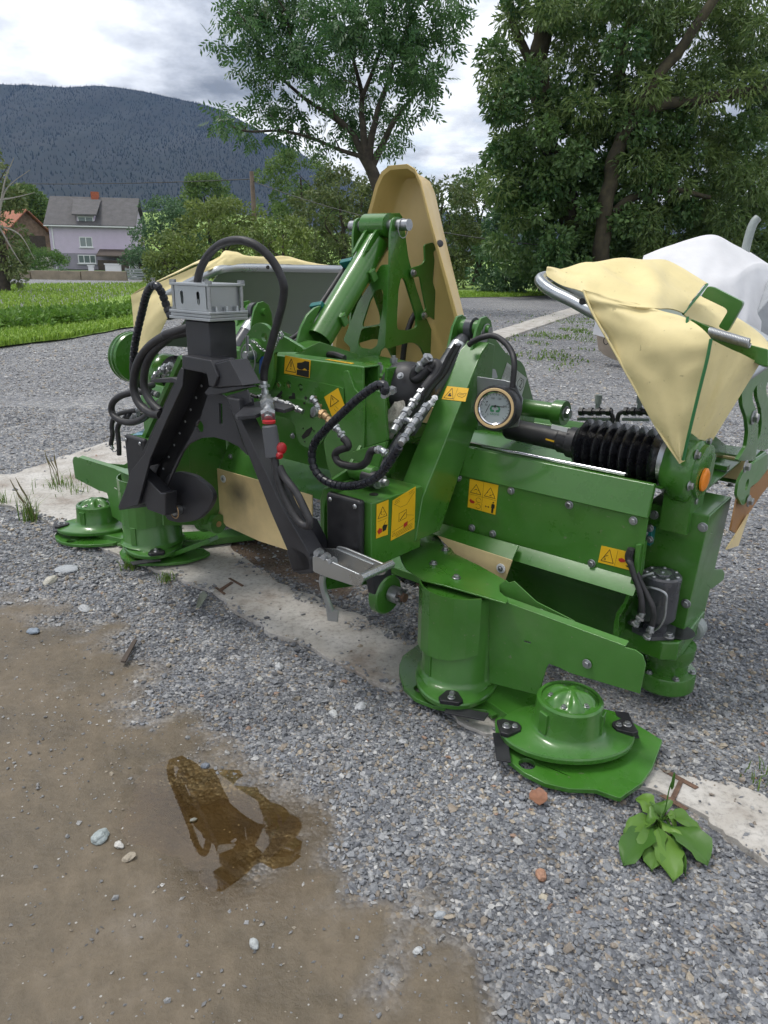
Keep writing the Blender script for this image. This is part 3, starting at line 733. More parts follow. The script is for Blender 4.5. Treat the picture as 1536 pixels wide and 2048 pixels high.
crown(ASH, acl, ASHL, leaf=.175, per=215, droop=.75, asp=.34, spray=7, seed=3)

BIGL = leaf_mat('maple_leaves', (.036, .105, .030), (.140, .225, .062), .5, .3)
BIGL2 = leaf_mat('willow_leaves', (.055, .115, .032), (.185, .260, .070), .5, .35)
ty = 34.0
BT = empty('old_tree', V((D(1170, 520, ty).x, ty, 0))); tag(BT, 'broad old tree with ivy clad forked trunks on the right', 'tree')
rt = random.Random(9)
limb(BT, [V((D(1160, 560, ty).x, ty, 0)), D(1150, 520, ty), D(1138, 425, ty), D(1113, 350, ty), D(1093, 290, ty), D(1078, 150, ty), D(1088, 50, ty), D(1088, -60, ty)], .62, .34, MOSSB)
TF = ty - 2.6
limb(BT, [V((D(1200, 560, TF).x, TF + .6, 0)), D(1203, 510, TF), D(1213, 410, TF), D(1228, 325, TF), D(1250, 255, TF), D(1318, 212, TF), D(1393, 200, TF), D(1560, 172, TF)], .38, .18, MOSSB)
limb(BT, [D(1232, 310, TF), D(1258, 240, TF), D(1318, 150, TF), D(1368, 88, TF), D(1440, -20, TF)], .25, .18, MOSSB, 'branch')
limb(BT, [D(1245, 270, ty), D(1240, 170, ty), D(1250, 70, ty), D(1290, 20, ty), D(1310, -40, ty)], .30, .2, MOSSB, 'branch')
limb(BT, [D(1080, 160, ty), D(1050, 100, ty), D(1025, 40, ty), D(1015, -30, ty)], .22, .14, MOSSB, 'branch')
limb(BT, [D(1215, 440, TF), D(1262, 398, TF), D(1340, 380, TF), D(1420, 395, TF)], .22, .08, MOSSB, 'branch')
bcl, bcl2 = [], []
for u in range(990, 1600, 34):
    for v in range(-30, 580, 36):
        uu, vv = u + rt.uniform(-16, 16), v + rt.uniform(-16, 16)
        left = 985 + (60 if vv < 110 else 0) * rt.random() + (20 if vv > 420 else 0)
        if uu < left: continue
        pk = .93 if vv > 220 else .80
        if 930 < uu < 1010 and vv < 130: pk = .35
        if rt.random() > pk: continue
        for s_ in range(2):
            y_ = ty + rt.uniform(-3.2, 3.0); c_ = D(uu + rt.uniform(-14, 14), vv + rt.uniform(-14, 14), y_)
            if c_.z < .2: continue
            (bcl2 if (uu > 1270 and rt.random() < .8) or (vv < 200 and rt.random() < .5) or rt.random() < .12 else bcl).append((c_, rt.uniform(.3, .85)))
crown(BT, bcl, BIGL, leaf=.23, per=560, droop=.55, asp=.62, seed=11)
crown(BT, bcl2, BIGL2, leaf=.30, per=520, droop=.8, asp=.24, seed=12)
def bush(name, label, u, vt, wpx, y, m, seed, leaf=.21, per=400, cat='tree', group=None, lump=.5, base=None, trunk=True):
    r = random.Random(seed); c0 = D(u, vt, y); top_ = c0.z; hw = wpx * y / FPX / 2
    E_ = empty(name, V((c0.x, y, 0))); tag(E_, label, cat, group); cl_ = []
    h = top_; n_ = int(22 + hw * h * 5.0)
    for i in range(n_):
        a = r.uniform(0, 2 * math.pi); tz = r.random(); zz_ = h * (.08 + .90 * tz)
        rr = hw * math.sqrt(max(.02, 1 - ((tz - .42) / .62) ** 2)) * r.uniform(.45, 1.0)
        cl_.append((V((c0.x + rr * math.cos(a), y + rr * math.sin(a) * .8, zz_)), lump * r.uniform(.6, 1.15)))
    if trunk:
        limb(E_, [V((c0.x, y, 0)), V((c0.x + r.uniform(-.3, .3), y, h * .35)), V((c0.x + r.uniform(-.6, .6), y, h * .8))], .05 * h ** .9, .02 * h ** .5, BARK)
        for k in range(4): limb(E_, [V((c0.x, y, h * (.15 + .1 * k))), V((c0.x + r.uniform(-.4, .4) * hw, y - .2, h * (.35 + .1 * k))), V((c0.x + r.uniform(-.9, .9) * hw, y + r.uniform(-.5, .2), h * (.55 + .1 * k)))], .022 * h ** .7, .01, BARK, 'branch', 4)
    crown(E_, cl_, m, leaf=leaf, per=per, droop=.2, asp=.5, seed=seed)
    return E_
DKG = leaf_mat('dark_bush', (0.047, 0.116, 0.053), (0.132, 0.229, 0.101), .55, .25)
YLG = leaf_mat('yellow_green_bush', (0.090, 0.144, 0.036), (0.230, 0.290, 0.071), .55, .3)
MDG = leaf_mat('mid_green_tree', (0.061, 0.130, 0.037), (0.177, 0.271, 0.070), .55, .3)
OLV = leaf_mat('olive_tree', (0.073, 0.121, 0.044), (0.196, 0.232, 0.077), .55, .25)
LTG = leaf_mat('light_green_shrub', (0.058, 0.131, 0.029), (0.145, 0.261, 0.058), .55, .3)
GT = 'trees along the far edge of the meadow'
bush('hedge_tree', 'dark grey green tree just right of the lilac house', 335, 395, 150, 58, DKG, 21, group=GT)
bush('hedge_tree', 'small dark tree at the end of the garden wall', 275, 495, 60, 54, DKG, 22, group=GT, lump=.35)
bush('fruit_tree', 'yellow green bushy fruit tree below the utility pole', 440, 400, 210, 43, YLG, 23, group=GT)
bush('fruit_tree', 'tall mid green tree behind the utility pole', 410, 350, 130, 62, MDG, 24, group=GT)
bush('fruit_tree', 'low yellow green bush behind the left side cover', 330, 470, 110, 40, YLG, 25, group=GT, lump=.4)
bush('fruit_tree', 'broad mid green tree right of the utility pole', 600, 300, 190, 54, MDG, 26, group=GT)
bush('fruit_tree', 'gnarled olive green tree behind the ash trunk', 680, 335, 190, 47, OLV, 27, group=GT)
bush('fruit_tree', 'low olive bush left of the green tower', 560, 440, 170, 39, YLG, 28, group=GT, lump=.42)
bush('fruit_tree', 'olive tree directly behind the beige shield', 800, 345, 150, 48, OLV, 29, group=GT)
bush('fruit_tree', 'olive brown tree right of the beige shield', 890, 360, 170, 42, OLV, 30, group=GT)
bush('fruit_tree', 'bright mid green tree against the sky gap', 960, 335, 140, 50, MDG, 31, group=GT)
bush('fruit_tree', 'low dark bush at the foot of the old tree', 1020, 430, 130, 37, DKG, 32, group=GT)
bush('fruit_tree', 'dense dark shrub under the old tree behind the tarpaulin', 1330, 420, 330, 39, DKG, 33, group=GT, per=300)
bush('fruit_tree', 'dark tree at the right picture edge', 1520, 230, 260, 44, DKG, 34, group=GT, per=270)
bush('fruit_tree', 'dark green backdrop tree between the old trunks', 1180, 330, 260, 46, DKG, 35, group=GT, per=270)
bush('garden_shrub', 'light green shrub between the barn and the lilac house', 95, 500, 80, 90, LTG, 36, cat='shrub', group='shrubs by the houses', trunk=False)
bush('garden_shrub', 'green shrub below the barn', 45, 480, 60, 100, MDG, 37, cat='shrub', group='shrubs by the houses', trunk=False)
bush('garden_conifer', 'small round conifer behind the garden wall', 122, 530, 20, 54, DKG, 38, cat='shrub', group='shrubs by the houses', lump=.22, leaf=.12, trunk=False)
bush('hill_tree', 'leafy tree behind the barn roof', 50, 375, 110, 125, MDG, 39, group=GT, lump=1.1, leaf=.5, per=60)
DT = bush('edge_tree', 'dark tree with bare branches at the left picture edge', -35, 285, 110, 30, OLV, 40, group=None, lump=.35)
for k, pth in enumerate([[(-10, 480), (5, 400), (20, 370), (60, 340)], [(0, 420), (10, 360), (22, 330), (28, 315)], [(-10, 440), (25, 500), (45, 530)], [(0, 400), (30, 395), (70, 385)], [(-5, 450), (40, 470), (70, 520)]]):
    limb(DT, [D(u, v, 29.5) for u, v in pth], .045, .008, mat('dead_branch', (.30, .28, .25), .9), 'branch', 4)
for k, (u, vt) in enumerate(((862, 322), (900, 318), (912, 306), (948, 310), (880, 330), (830, 330))):
    pass
# ================================================================== the disc mower
MW = empty('disc_mower', MOW_O, MOW_A)
tag(MW, 'green front disc mower with folded beige side covers and black hitch frame', 'mower')
def up(R, pts, y): return [PY(u, v, y) for u, v in zt(R, pts)]
def ux(R, pts, x): return [PX(u, v, x) for u, v in zt(R, pts)]
def uz(R, pts, z): return [PZ(u, v, z) for u, v in zt(R, pts)]
def both(name, g, m, parents=None, bev=0.0, smooth=35):
    pr = parents or (MW, MW)
    return mk(name, g, m, pr[0], bev, smooth), mk(name, mirx(g), m, pr[1], bev, smooth)
# fasteners, one mesh each
_hex = lambda r, h: _lathe([(r, 0), (r, h * 0.85), (r * 0.86, h)], V((0, 0, 0)), V((0, 0, 1)), 6, True)
BOLT = mesh_of('bolt', join(_lathe([(0.0105, 0), (0.0105, 0.0015), (0.0098, 0.002)], V((0, 0, 0)), V((0, 0, 1)), 14, True), ([(p[0], p[1], p[2] + 0.002) for p in _hex(0.0072, 0.006)[0]], _hex(0.0072, 0.006)[1])), ZINC, 30)
SCREW = mesh_of('screw', _lathe([(0.0085, 0), (0.0082, 0.002), (0.006, 0.0042), (0.002, 0.005)], V((0, 0, 0)), V((0, 0, 1)), 12, True), ZINC, 40)
def bolts(parent, pts, nrm, mesh=BOLT, s=1.0):
    for p in pts: copy_of(mesh, 'bolt', p, nrm, parent, s)

# ---- cutter bar: skids, discs, blades
sk_out = zt(S6, [(575, 545), (580, 620), (600, 690), (650, 770), (740, 840), (850, 895), (980, 925), (1130, 930), (1240, 970), (1265, 975), (1380, 895), (1440, 810), (1495, 660), (1400, 600), (1330, 560), (1230, 500), (1100, 470), (900, 450), (760, 460), (640, 500)])
sk_in = zt(S6, [(70, 195), (52, 240), (50, 290), (75, 370), (140, 430), (240, 470), (350, 490), (450, 485), (530, 495), (560, 525), (640, 500), (760, 455), (800, 420), (720, 370), (560, 300), (420, 220), (300, 150), (200, 120), (150, 135)])
for nm, pts, hole in (('skid', sk_out, zt(S6, [(752, 788)])[0]), ('skid', sk_in, zt(S6, [(172, 375)])[0])):
    pl3 = [PZ(u, v, 0.034) for u, v in pts]
    g = plate(pl3, [circ(PZ(*hole, 0.034), (0, 0, 1), 0.022)], (0, 0, -0.014))
    both(nm, g, GREEN, bev=0.003)
barp = [(-1.30, 0.05), (-0.9, 0.15), (-0.74, 0.36), (-.55, .72), (.55, 0.72), (0.74, 0.36), (0.9, 0.15), (1.30, 0.05)]
bar_poly = [V((x, y - 0.07, 0.02)) for x, y in barp] + [V((x, y + 0.14, 0.02)) for x, y in reversed(barp)]
CB = mk('cutter_bar', prism(bar_poly, (0, 0, 0.035)), GREEN, MW, 0.004)

def rotor(sx, cx, cy, hr, hz, rot, drum):
    def ring(a, b, z, rr=None):
        o = []
        for k in range(48):
            t = 2 * math.pi * k / 48
            if rr: x, y = rr * math.cos(t), rr * math.sin(t)
            else: x, y = a * math.cos(t), b * math.sin(t)
            c, s = math.cos(rot), math.sin(rot)
            o.append(V((sx * (cx + x * c - y * s), cy + x * s + y * c, z)))
        return o
    rows = [ring(.17, .118, .052), ring(.186, .13, .055), ring(.188, .132, .068), ring(.185, .129, .073), ring(.15, .118, .077), ring(0, 0, .083, hr + .014), ring(0, 0, .089, hr + .005), ring(0, 0, .098, hr), ring(0, 0, hz - .006, hr - .004), ring(0, 0, hz, hr - .009)]
    if drum: rows += [ring(0, 0, hz, 0.02)]
    else: rows += [ring(0, 0, hz - .001, hr - .016), ring(0, 0, hz - .007, hr - .018), ring(0, 0, hz - .007, 0.02)]
    vs = [p for r_ in rows for p in r_]; fs = []
    for i in range(len(rows) - 1):
        for k in range(48):
            fs.append((i * 48 + k, i * 48 + (k + 1) % 48, (i + 1) * 48 + (k + 1) % 48, (i + 1) * 48 + k))
    fs.append(tuple(range(47, -1, -1)))
    RT = mk('mowing_disc', (vs, fs), GREEN, MW, 0, 32)
    # ribs on the hub
    rg = []
    for a in (-1.9, 0.2, 2.2):
        p = V((sx * (cx + (hr - .002) * math.cos(a)), cy + (hr - .002) * math.sin(a), .095))
        dd = V((sx * math.cos(a), math.sin(a), 0))
        mk('rib', beam(p, p + V((0, 0, min(hz, .20) - .115)), .03, .012, dd), GREEN, RT, 0.003)
    if not drum:
        o = V((sx * cx, cy, hz - .012))
        rows2 = []
        for r_, h_ in ((hr - .02, 0), (hr - .024, .005), (.064, .016), (.056, .024), (.046, .030), (.034, .034), (.018, .036), (.002, .037)):
            row = []
            for k in range(60):
                t = 2 * math.pi * k / 60
                m_ = 0.5 + 0.5 * math.cos(5 * t + 0.8)
                dip = min(1, m_ ** 2 * 2.2) * (.014 if .05 < r_ < .066 else .019 if .04 < r_ < .05 else .012 if .03 < r_ < .04 else 0)
                row.append(o + V((r_ * math.cos(t), r_ * math.sin(t), h_ - dip)))
            rows2.append(row)
        vs = [p for r_ in rows2 for p in r_]; fs = []
        for i in range(len(rows2) - 1):
            for k in range(60):
                fs.append((i * 60 + k, i * 60 + (k + 1) % 60, (i + 1) * 60 + (k + 1) % 60, (i + 1) * 60 + k))
        fs.append(tuple(range(420, 480)))
        mk('hub_cap', (vs, fs), GREEN, RT, 0, 50)
        for q in range(5):
            t = (2 * math.pi * q - 0.8) / 5
            copy_of(BOLT, 'bolt', o + V((.052 * math.cos(t), .052 * math.sin(t), .009)), (0, 0, 1), RT, 0.85)
    for e in (0, math.pi):
        a = rot + e
        def loc(rad, tan, z):
            x = rad * math.cos(a) - tan * math.sin(a); y = rad * math.sin(a) + tan * math.cos(a)
            return V((sx * (cx + x), cy + y, z))
        hp = [loc(.134, -.018, .083), (loc(.128, 0, .083)), loc(.134, .018, .083), loc(.174, .038, .078), loc(.192, .028, .076), loc(.193, -.028, .076), loc(.174, -.036, .078)]
        hp = [V((p.x, p.y, .072)) for p in hp]
        mk('knife_holder', prism(hp, (0, 0, .014)), PLASTIC, RT, 0.003)
        copy_of(BOLT, 'bolt', loc(.147, .002, .086), (0, 0, 1), RT, 0.9)
        copy_of(BOLT, 'bolt', loc(.171, .002, .086), (0, 0, 1), RT, 1.15)
        bd = 1 if sx > 0 else 1
        bl = [loc(.165, -.012, .054), loc(.205, -.012, .054), loc(.215, .105, .043), loc(.178, .115, .043)]
        bl = [V((p.x, p.y, .05)) for p in bl]
        mk('blade', prism(bl, (0, 0, .005)), CHAR, RT, 0.001)
    return RT
rotor(1, 1.257, .060, .094, .178, math.radians(42), False)
rotor(-1, 1.257, .060, .094, .178, math.radians(-58), False)
rotor(1, .852, .108, .115, .37, math.radians(-62), True)
rotor(-1, .852, .108, .128, .30, math.radians(28), True)

# ---- swath plates and drum hoods at both ends
dp, dn = V((.975, .092, 0)), V((.045, -.435, 0)).normalized()
dn = V((-.06, -1, 0)).normalized()
def UD(R, pts): return [PP(u, v, dp, dn) for u, v in zt(R, pts)]
dfl = UD(S3, [(835, 1130)]) + UD(S6, [(900, 0)]) + UD(S6, [(1290, 150), (1345, 165), (1385, 195), (1402, 245), (1370, 405), (1060, 312), (985, 290), (930, 262), (872, 240), (858, 262), (815, 412), (545, 345)])
slot = [dp + (q - dp) for q in UD(S6, [(730, 112), (770, 122), (773, 131), (735, 122)])]
DR, DL = both('swath_plate', plate(dfl, [slot], -dn * .004), GREEN, bev=.001)
flg = [UD(S3, [(835, 1130)])[0], UD(S6, [(900, 0)])[0], UD(S6, [(1290, 150)])[0]]
fl2 = [p + V((0, .022, .006)) for p in flg]
both('swath_plate_flange', join(prism([flg[0], flg[2], fl2[2], fl2[0]], (0, 0, .004))), GREEN, bev=.001)
bolts(DR, [UD(S6, [(1085, 237)])[0] - V((0, .004, 0))], dn, s=1.3)
tp = uz(S3, [(330, 630), (240, 680), (150, 800), (165, 850), (200, 910), (330, 1000), (480, 1035), (620, 1075), (965, 1175), (985, 1145), (920, 1085), (920, 1030), (965, 1000), (770, 890), (575, 795), (540, 745), (500, 745), (440, 640), (400, 615)], .392)
TR, TL = both('drum_top_plate', prism(tp, (0, 0, -.005)), GREEN, bev=.0015)
for t_, sx in ((TR, 1), (TL, -1)):
    for p in uz(S3, [(500, 768), (410, 874), (587, 982)], .393):
        copy_of(BOLT, 'bolt', (sx * p.x, p.y, p.z), (0, 0, 1), t_, 1.3)
tpf = uz(S3, [(480, 1035), (620, 1075), (965, 1175)], .392)
shell = []
nseg = 9
for i in range(nseg + 1):
    a = math.radians(168 + (330 - 168) * i / nseg)
    shell.append((.852 + .127 * math.cos(a), .108 + .127 * math.sin(a)))
rows = []
for z_, k_ in ((.388, 1), (.30, 1), (.205, 1)):
    rows.append([V((x, y, z_ - (.03 * math.sin(math.pi * i / nseg) if z_ < .21 else 0))) for i, (x, y) in enumerate(shell)])
both('drum_guard', thick(rows, .004), GREEN, smooth=12)
gus = [PP(u, v, dp + V((0, .05, 0)), dn) for u, v in zt(S3, [(965, 1000), (985, 1020), (1030, 1008), (1200, 1165), (1490, 1312), (1500, 1340), (1450, 1345), (970, 1170), (920, 1080), (922, 1030)])]
GR_, GL_ = both('gusset_plate', prism(gus, (0, .004, 0)), GREEN, bev=.001)
bolts(GR_, [PP(u, v, dp + V((0, .048, 0)), dn) for u, v in zt(S3, [(1240, 1250)])], dn, s=1.2)

# ---- hood over the conditioner, one each side of the middle
HY = .38
xa, xb = .52, 1.29
zb, zs, ztp = .435, .632, .722
def hood(sx):
    P_ = mk('hood_panel', _mx(sx, box(xa, xb, HY, HY + .005, zb, zs)), GREEN, MW, .001)
    mk('hood_rail', _mx(sx, join(prism([V((xa, HY - .008, zs - .006)), V((xb, HY - .008, zs - .006)), V((xb, HY + .012, ztp)), V((xa, HY + .012, ztp))], (0, .02, 0)))), GREEN, MW, .003)
    T_ = mk('hood_top', _mx(sx, join(prism([V((xa, HY + .013, ztp)), V((xb, HY + .013, ztp)), V((xb, .45, ztp - .02)), V((xa, .45, ztp - .02))], (0, 0, -.006)), prism([V((xa, .451, ztp - .02)), V((xb, .451, ztp - .02)), V((xb, .66, ztp - .062)), V((xa, .66, ztp - .062))], (0, 0, -.006)))), GREEN, MW, .001)
    mk('hood_lip', _mx(sx, prism([V((xa, HY, zb - .001)), V((xb, HY, zb - .001)), V((xb, HY - .035, zb - .042)), V((xa, HY - .035, zb - .042))], (0, .004, .003))), GREEN, MW, .001)
    rows = []
    for y_, z_ in ((HY - .028, zb - .038), (HY + .02, zb - .05), (HY + .09, zb - .09), (HY + .15, zb - .16), (HY + .18, zb - .26), (HY + .185, .06)):
        rows.append([V((sx * x, y_, z_)) for x in np.linspace(xa, xb, 6)])
    mk('inner_hood', thick(rows, .004), GREEN, MW, 0, 40)
    return P_, T_
def _mx(sx, g): return g if sx > 0 else mirx(g)
HR, HT = hood(1)
HL, _ = hood(-1)
bolts(HR, [PY(u, v, HY) + V((0, -.001, 0)) for u, v in zt(S3, [(605, 212), (1008, 312), (1453, 420)]) + zt(S4, [(12, 1035), (502, 1157)]) + zt(S3, [(708, 597), (868, 642)]) + zt(S5, [(183, 102)])], (0, -1, 0), s=1.25)
both('inner_panel', join(box(.24, .519, HY + .002, HY + .008, .44, .70), prism([V((.24, HY + .002, .70)), V((.519, HY + .002, .70)), V((.519, .52, .74)), V((.24, .52, .74))], (0, 0, -.006))), GREEN, bev=.001)
both('rear_cover', join(prism([V((.20, .661, .668)), V((1.36, .661, .668)), V((1.36, 1.0, .688)), V((.20, 1.0, .688))], (0, 0, -.006)), box(.20, 1.36, .84, .87, .684, .70)), GREEN, bev=.001)
# side flange at the hood's right end
fe = up(S5, [(520, -40), (500, 150), (465, 300), (425, 400), (370, 480), (350, 560), (342, 660), (385, 672), (392, 520), (440, 440), (485, 330), (535, 180), (560, -40)], HY - .012)
mk('hood_end_flange', prism(fe, (0, .05, 0)), GREEN, MW, .002)
# rod, bright sloping strip, beige flap
mk('chrome_rod', join(cyl((.62, .455, ztp - .004), (1.18, .455, ztp - .004), .007), cyl((.62, .478, ztp - .008), (1.18, .478, ztp - .008), .004)), CHROME, MW)
st = [PY(*zt(S3, [(395, 540)])[0], .36), PY(*zt(S3, [(1065, 735)])[0], .36), PY(*zt(S3, [(1012, 850)])[0], .31), PY(*zt(S3, [(345, 625)])[0], .31)]
mk('lip_plate', prism(st, (0, .004, -.004)), GREEN, MW, .001)
fp = [PY(*q, .30) for q in zt(S3, [(440, 660), (1015, 848), (958, 1005), (575, 800)])]
FP_ = mk('curtain_flap', prism(fp + [], (0, .005, 0)), CURTAIN, MW, .001)
wq = PY(*zt(S3, [(930, 908)])[0], .298)
mk('washer', cyl(wq, wq + V((0, -.003, 0)), .016), WHITEP, FP_)
copy_of(BOLT, 'bolt', wq + V((0, -.004, 0)), (0, -1, 0), FP_, .9)

# ---- end gear boxes
bx0, bx1, by0, by1, bz0, bz1 = 1.228, 1.413, .53, .74, .22, .622
ECR, ECL = both('end_cover', join(prism([V((bx0, by0, bz0)), V((bx1 - .02, by0, bz0)), V((bx1, by0, bz1)), V((bx0, by0, bz1))], (0, .006, 0)),
    prism([V((bx1 - .02, by0 + .006, bz0)), V((bx1, by0 + .006, bz1)), V((bx1, by1, bz1 + .01)), V((bx1 - .02, by1, bz0))], (-.006, 0, 0)),
    prism([V((bx0, by0 + .006, bz1)), V((bx1 - .006, by0 + .006, bz1)), V((bx1 - .006, by1, bz1 + .01)), V((bx0, by1, bz1 + .01))], (0, 0, -.006))), GREEN, bev=.002)
bolts(ECR, [PY(u, v, by0) for u, v in zt(S4, [(660, 1112), (1036, 1207)]) + zt(S5, [(907, 411)])], (0, -1, 0), s=1.4)
bolts(ECR, [PZ(u, v, bz1 + .002) for u, v in zt(S4, [(1128, 868), (1245, 892)])], (0, 0, 1), s=1.2)
ga = V((1.262, .56, .742))
GHR, GHL = both('gear_housing', join(lathe([(.07, 0), (.085, .01), (.095, .03), (.105, .045), (.105, .085), (.098, .095), (.082, .1), (.08, .112), (.05, .115)], ga, (1, 0, 0), 36),
    box(1.285, 1.365, .50, .62, .56, .71)), GREEN, smooth=40)
for g_, sx in ((GHR, 1), (GHL, -1)):
    for k in range(6):
        a = k * math.pi / 3 + .3
        copy_of(BOLT, 'bolt', (sx * 1.359, .56 + .089 * math.cos(a), .742 + .089 * math.sin(a)), (sx, 0, 0), g_, 1.5)
    mk('orange_cap', lathe([(.034, 0), (.034, .006), (.028, .010), (.02, .011)], (sx * 1.378, .535, .725), (sx, 0, 0)), ORANGE, g_)
# left pulley grooves show at the far end
mk('belt_pulley', lathe([(.06, 0), (.125, 0), (.13, .012), (.112, .02), (.13, .03), (.13, .042), (.112, .05), (.13, .06), (.125, .075), (.06, .075)], (-1.46, .485, .82), (-1, 0, 0), 40), GREEN, MW)
# bellows and drive shafts
pf = [(.052, 0), (.062, .004)]
nb = 9
for k in range(nb):
    x_ = .012 + k * .029
    pf += [(.066, x_), (.080 + .006 * math.sin(math.pi * k / (nb - 1)), x_ + .010), (.088 + .003 * math.sin(math.pi * k / (nb - 1)), x_ + .0145), (.080 + .006 * math.sin(math.pi * k / (nb - 1)), x_ + .019)]
pf += [(.066, .275), (.066, .29), (.05, .30)]
BW, BWL = both('bellows', lathe(pf, (.978, .55, .758), (1, 0, 0), 40), GLOSSBLK, smooth=60)
mk('clamp_band', lathe([(.0675, 0), (.0695, .001), (.0695, .016), (.0675, .017)], (1.255, .55, .758), (1, 0, 0), 36), ZINC, BW)
both('drive_shaft', join(lathe([(.03, 0), (.036, .01), (.036, .20), (.041, .205), (.041, .235), (.05, .24), (.05, .27), (.044, .275)], (.71, .55, .772), (1, 0, -.04), 28)), PLASTIC, smooth=40)
lb = [PY(*q, .510) for q in zt(R6, [(1358, 955), (1482, 985), (1470, 1017), (1350, 987)])]
mk('shaft_label', prism(lb, (0, .002, 0)), LABELW, MW)
lb2 = [PY(*q, .514) for q in zt(R6, [(1312, 1062), (1428, 1095), (1422, 1106), (1308, 1074)])]
mk('shaft_label', prism(lb2, (0, .002, 0)), YELLOW, MW)
# end gear case, motor and its pipes
ec = [V((1.225, .425, 0)), V((1.372, .415, 0)), V((1.41, .445, 0)), V((1.412, .50, 0)), V((1.40, .72, 0)), V((1.20, .72, 0))]
ecz = .243
GCR, GCL = both('end_gear_case', prism([V((p.x, p.y, ecz)) for p in ec], (0, 0, -.062)), GREEN, bev=.006)
both('case_foot', lathe([(.08, .179), (.078, .14), (.066, .12), (.066, .092), (.090, .09), (.092, .085), (.092, .038), (.084, .03)], (1.352, .555, 0), (0, 0, 1), 32), GREEN, smooth=40)
for k in range(6):
    a = k * math.pi / 3 + .2
    copy_of(BOLT, 'bolt', (1.352 + .079 * math.cos(a), .555 + .079 * math.sin(a), .091), (0, 0, 1), GCR, 1.1)
mo = V((1.325, .468, ecz))
MT = mk('hydraulic_motor', join(lathe([(.036, .012), (.036, .03), (.044, .045), (.054, .052), (.056, .058), (.056, .17), (.057, .173), (.057, .188), (.052, .194), (.028, .195), (.0, .195)], mo, (0, 0, 1), 32),
    prism(circ(mo + V((0, 0, .001)), (0, 0, 1), .07, 6), (0, 0, .012))), GREYPAINT, MW, 0, 35)
mk('motor_seal', lathe([(.03, 0), (.05, .001), (.054, .004), (.03, .006)], mo + V((.055, .04, 0)), (0, 0, 1)), PLASTIC, MT)
mk('motor_plate', lathe([(.026, 0), (.026, .002), (.006, .003), (.006, .006), (.002, .007)], mo + V((0, 0, .1955)), (0, 0, 1)), ALU, MT)
for k in range(7):
    a = 2 * math.pi * k / 7
    copy_of(SCREW, 'bolt', mo + V((.045 * math.cos(a), .045 * math.sin(a), .194)), (0, 0, 1), MT, .8)
for a, b in ((-.06, -.02), (.055, -.03)):
    copy_of(BOLT, 'bolt', mo + V((a, b, .013)), (0, 0, 1), MT, 1.5)
mk('steel_pipe', tube(catmull(up(S5, [(585, 290), (640, 288), (720, 315), (755, 350), (752, 420), (740, 520), (700, 590), (660, 620)], .40)), .004, 8), ZINC, MT)
mk('steel_pipe', tube(up(S5, [(540, 215), (600, 192), (655, 178)], .385), .0045, 8), ZINC, MT)

def hexfit(path, r, m=ZINC, parent=None, name='hose_fitting'):
    # a crimped ferrule with hex nuts along a short path
    P = [V(p) for p in path]; gs = []
    for a, b in zip(P, P[1:]):
        d = (b - a); l = d.length; d.normalize()
        gs.append(_lathe([(r * .72, 0), (r * .78, l * .1), (r * .78, l * .48), (r * .6, l * .5), (r * .6, l)], a, d, 14, True))
        gs.append(_lathe([(r, l * .5), (r * 1.12, l * .53), (r * 1.12, l * .78), (r, l * .81)], a, d, 6, True))
    return mk(name, join(*gs), m, parent or MW, 0, 30)
def hose(path, r, m=RUBBER, name='hydraulic_hose', k=8, parent=None, n=12):
    return mk(name, tube(catmull(path, k), r, n), m, parent or MW, 0, 60)
def wrapped(path, r, pitch=.021, name='wrapped_hose', parent=None):
    P = catmull(path, 24); 
    # resample evenly, three rings to each turn of the wrap
    L_ = [0]
    for a, b in zip(P, P[1:]): L_.append(L_[-1] + (b - a).length)
    tot = L_[-1]; n = int(tot / pitch); Q, rs = [], []
    def at(s):
        i = max(j for j in range(len(L_)) if L_[j] <= s + 1e-9); i = min(i, len(P) - 2)
        t = (s - L_[i]) / max(1e-9, L_[i + 1] - L_[i]); return P[i].lerp(P[i + 1], t)
    for i in range(n):
        for f, q in ((0, .80), (.12, .80), (.17, 1.0), (.55, 1.05), (.93, 1.0), (.98, .80)):
            Q.append(at((i + f) * pitch)); rs.append(r * q)
    return mk(name, tube(Q, rs, 12), WRAP, parent or MW, 0, 30)

hexfit([PY(*zt(S4, [(600, 1250)])[0], .495), PY(*zt(S4, [(520, 1330)])[0], .44), PY(*zt(S4, [(478, 1380)])[0], .40)], .0105)
tb = PY(*zt(S4, [(595, 1280)])[0], .50)
TBk = mk('valve_block', box(tb.x - .016, tb.x + .018, .50, .529, tb.z - .026, tb.z + .03), TEAL, MW, .002)
bolts(TBk, [PY(*q, .499) for q in zt(S4, [(630, 1215), (628, 1302)])], (0, -1, 0), s=1.1)
hose(up(S4, [(480, 1375), (460, 1420), (462, 1460)], .36) + up(S5, [(480, 110), (510, 210), (545, 300), (565, 390), (572, 480)], .355), .0085)
hose(up(S4, [(492, 1370), (478, 1440)], .37) + up(S5, [(500, 110), (555, 240), (610, 350), (650, 440), (658, 520), (640, 590)], .375), .0085)
hexfit([PY(*zt(S5, [(575, 480)])[0], .365), PY(*zt(S5, [(540, 545)])[0], .36), PY(*zt(S5, [(505, 580)])[0], .36)], .012)
hexfit([PY(*zt(S5, [(640, 585)])[0], .37), PY(*zt(S5, [(625, 640)])[0], .365), PY(*zt(S5, [(595, 680)])[0], .365)], .012)

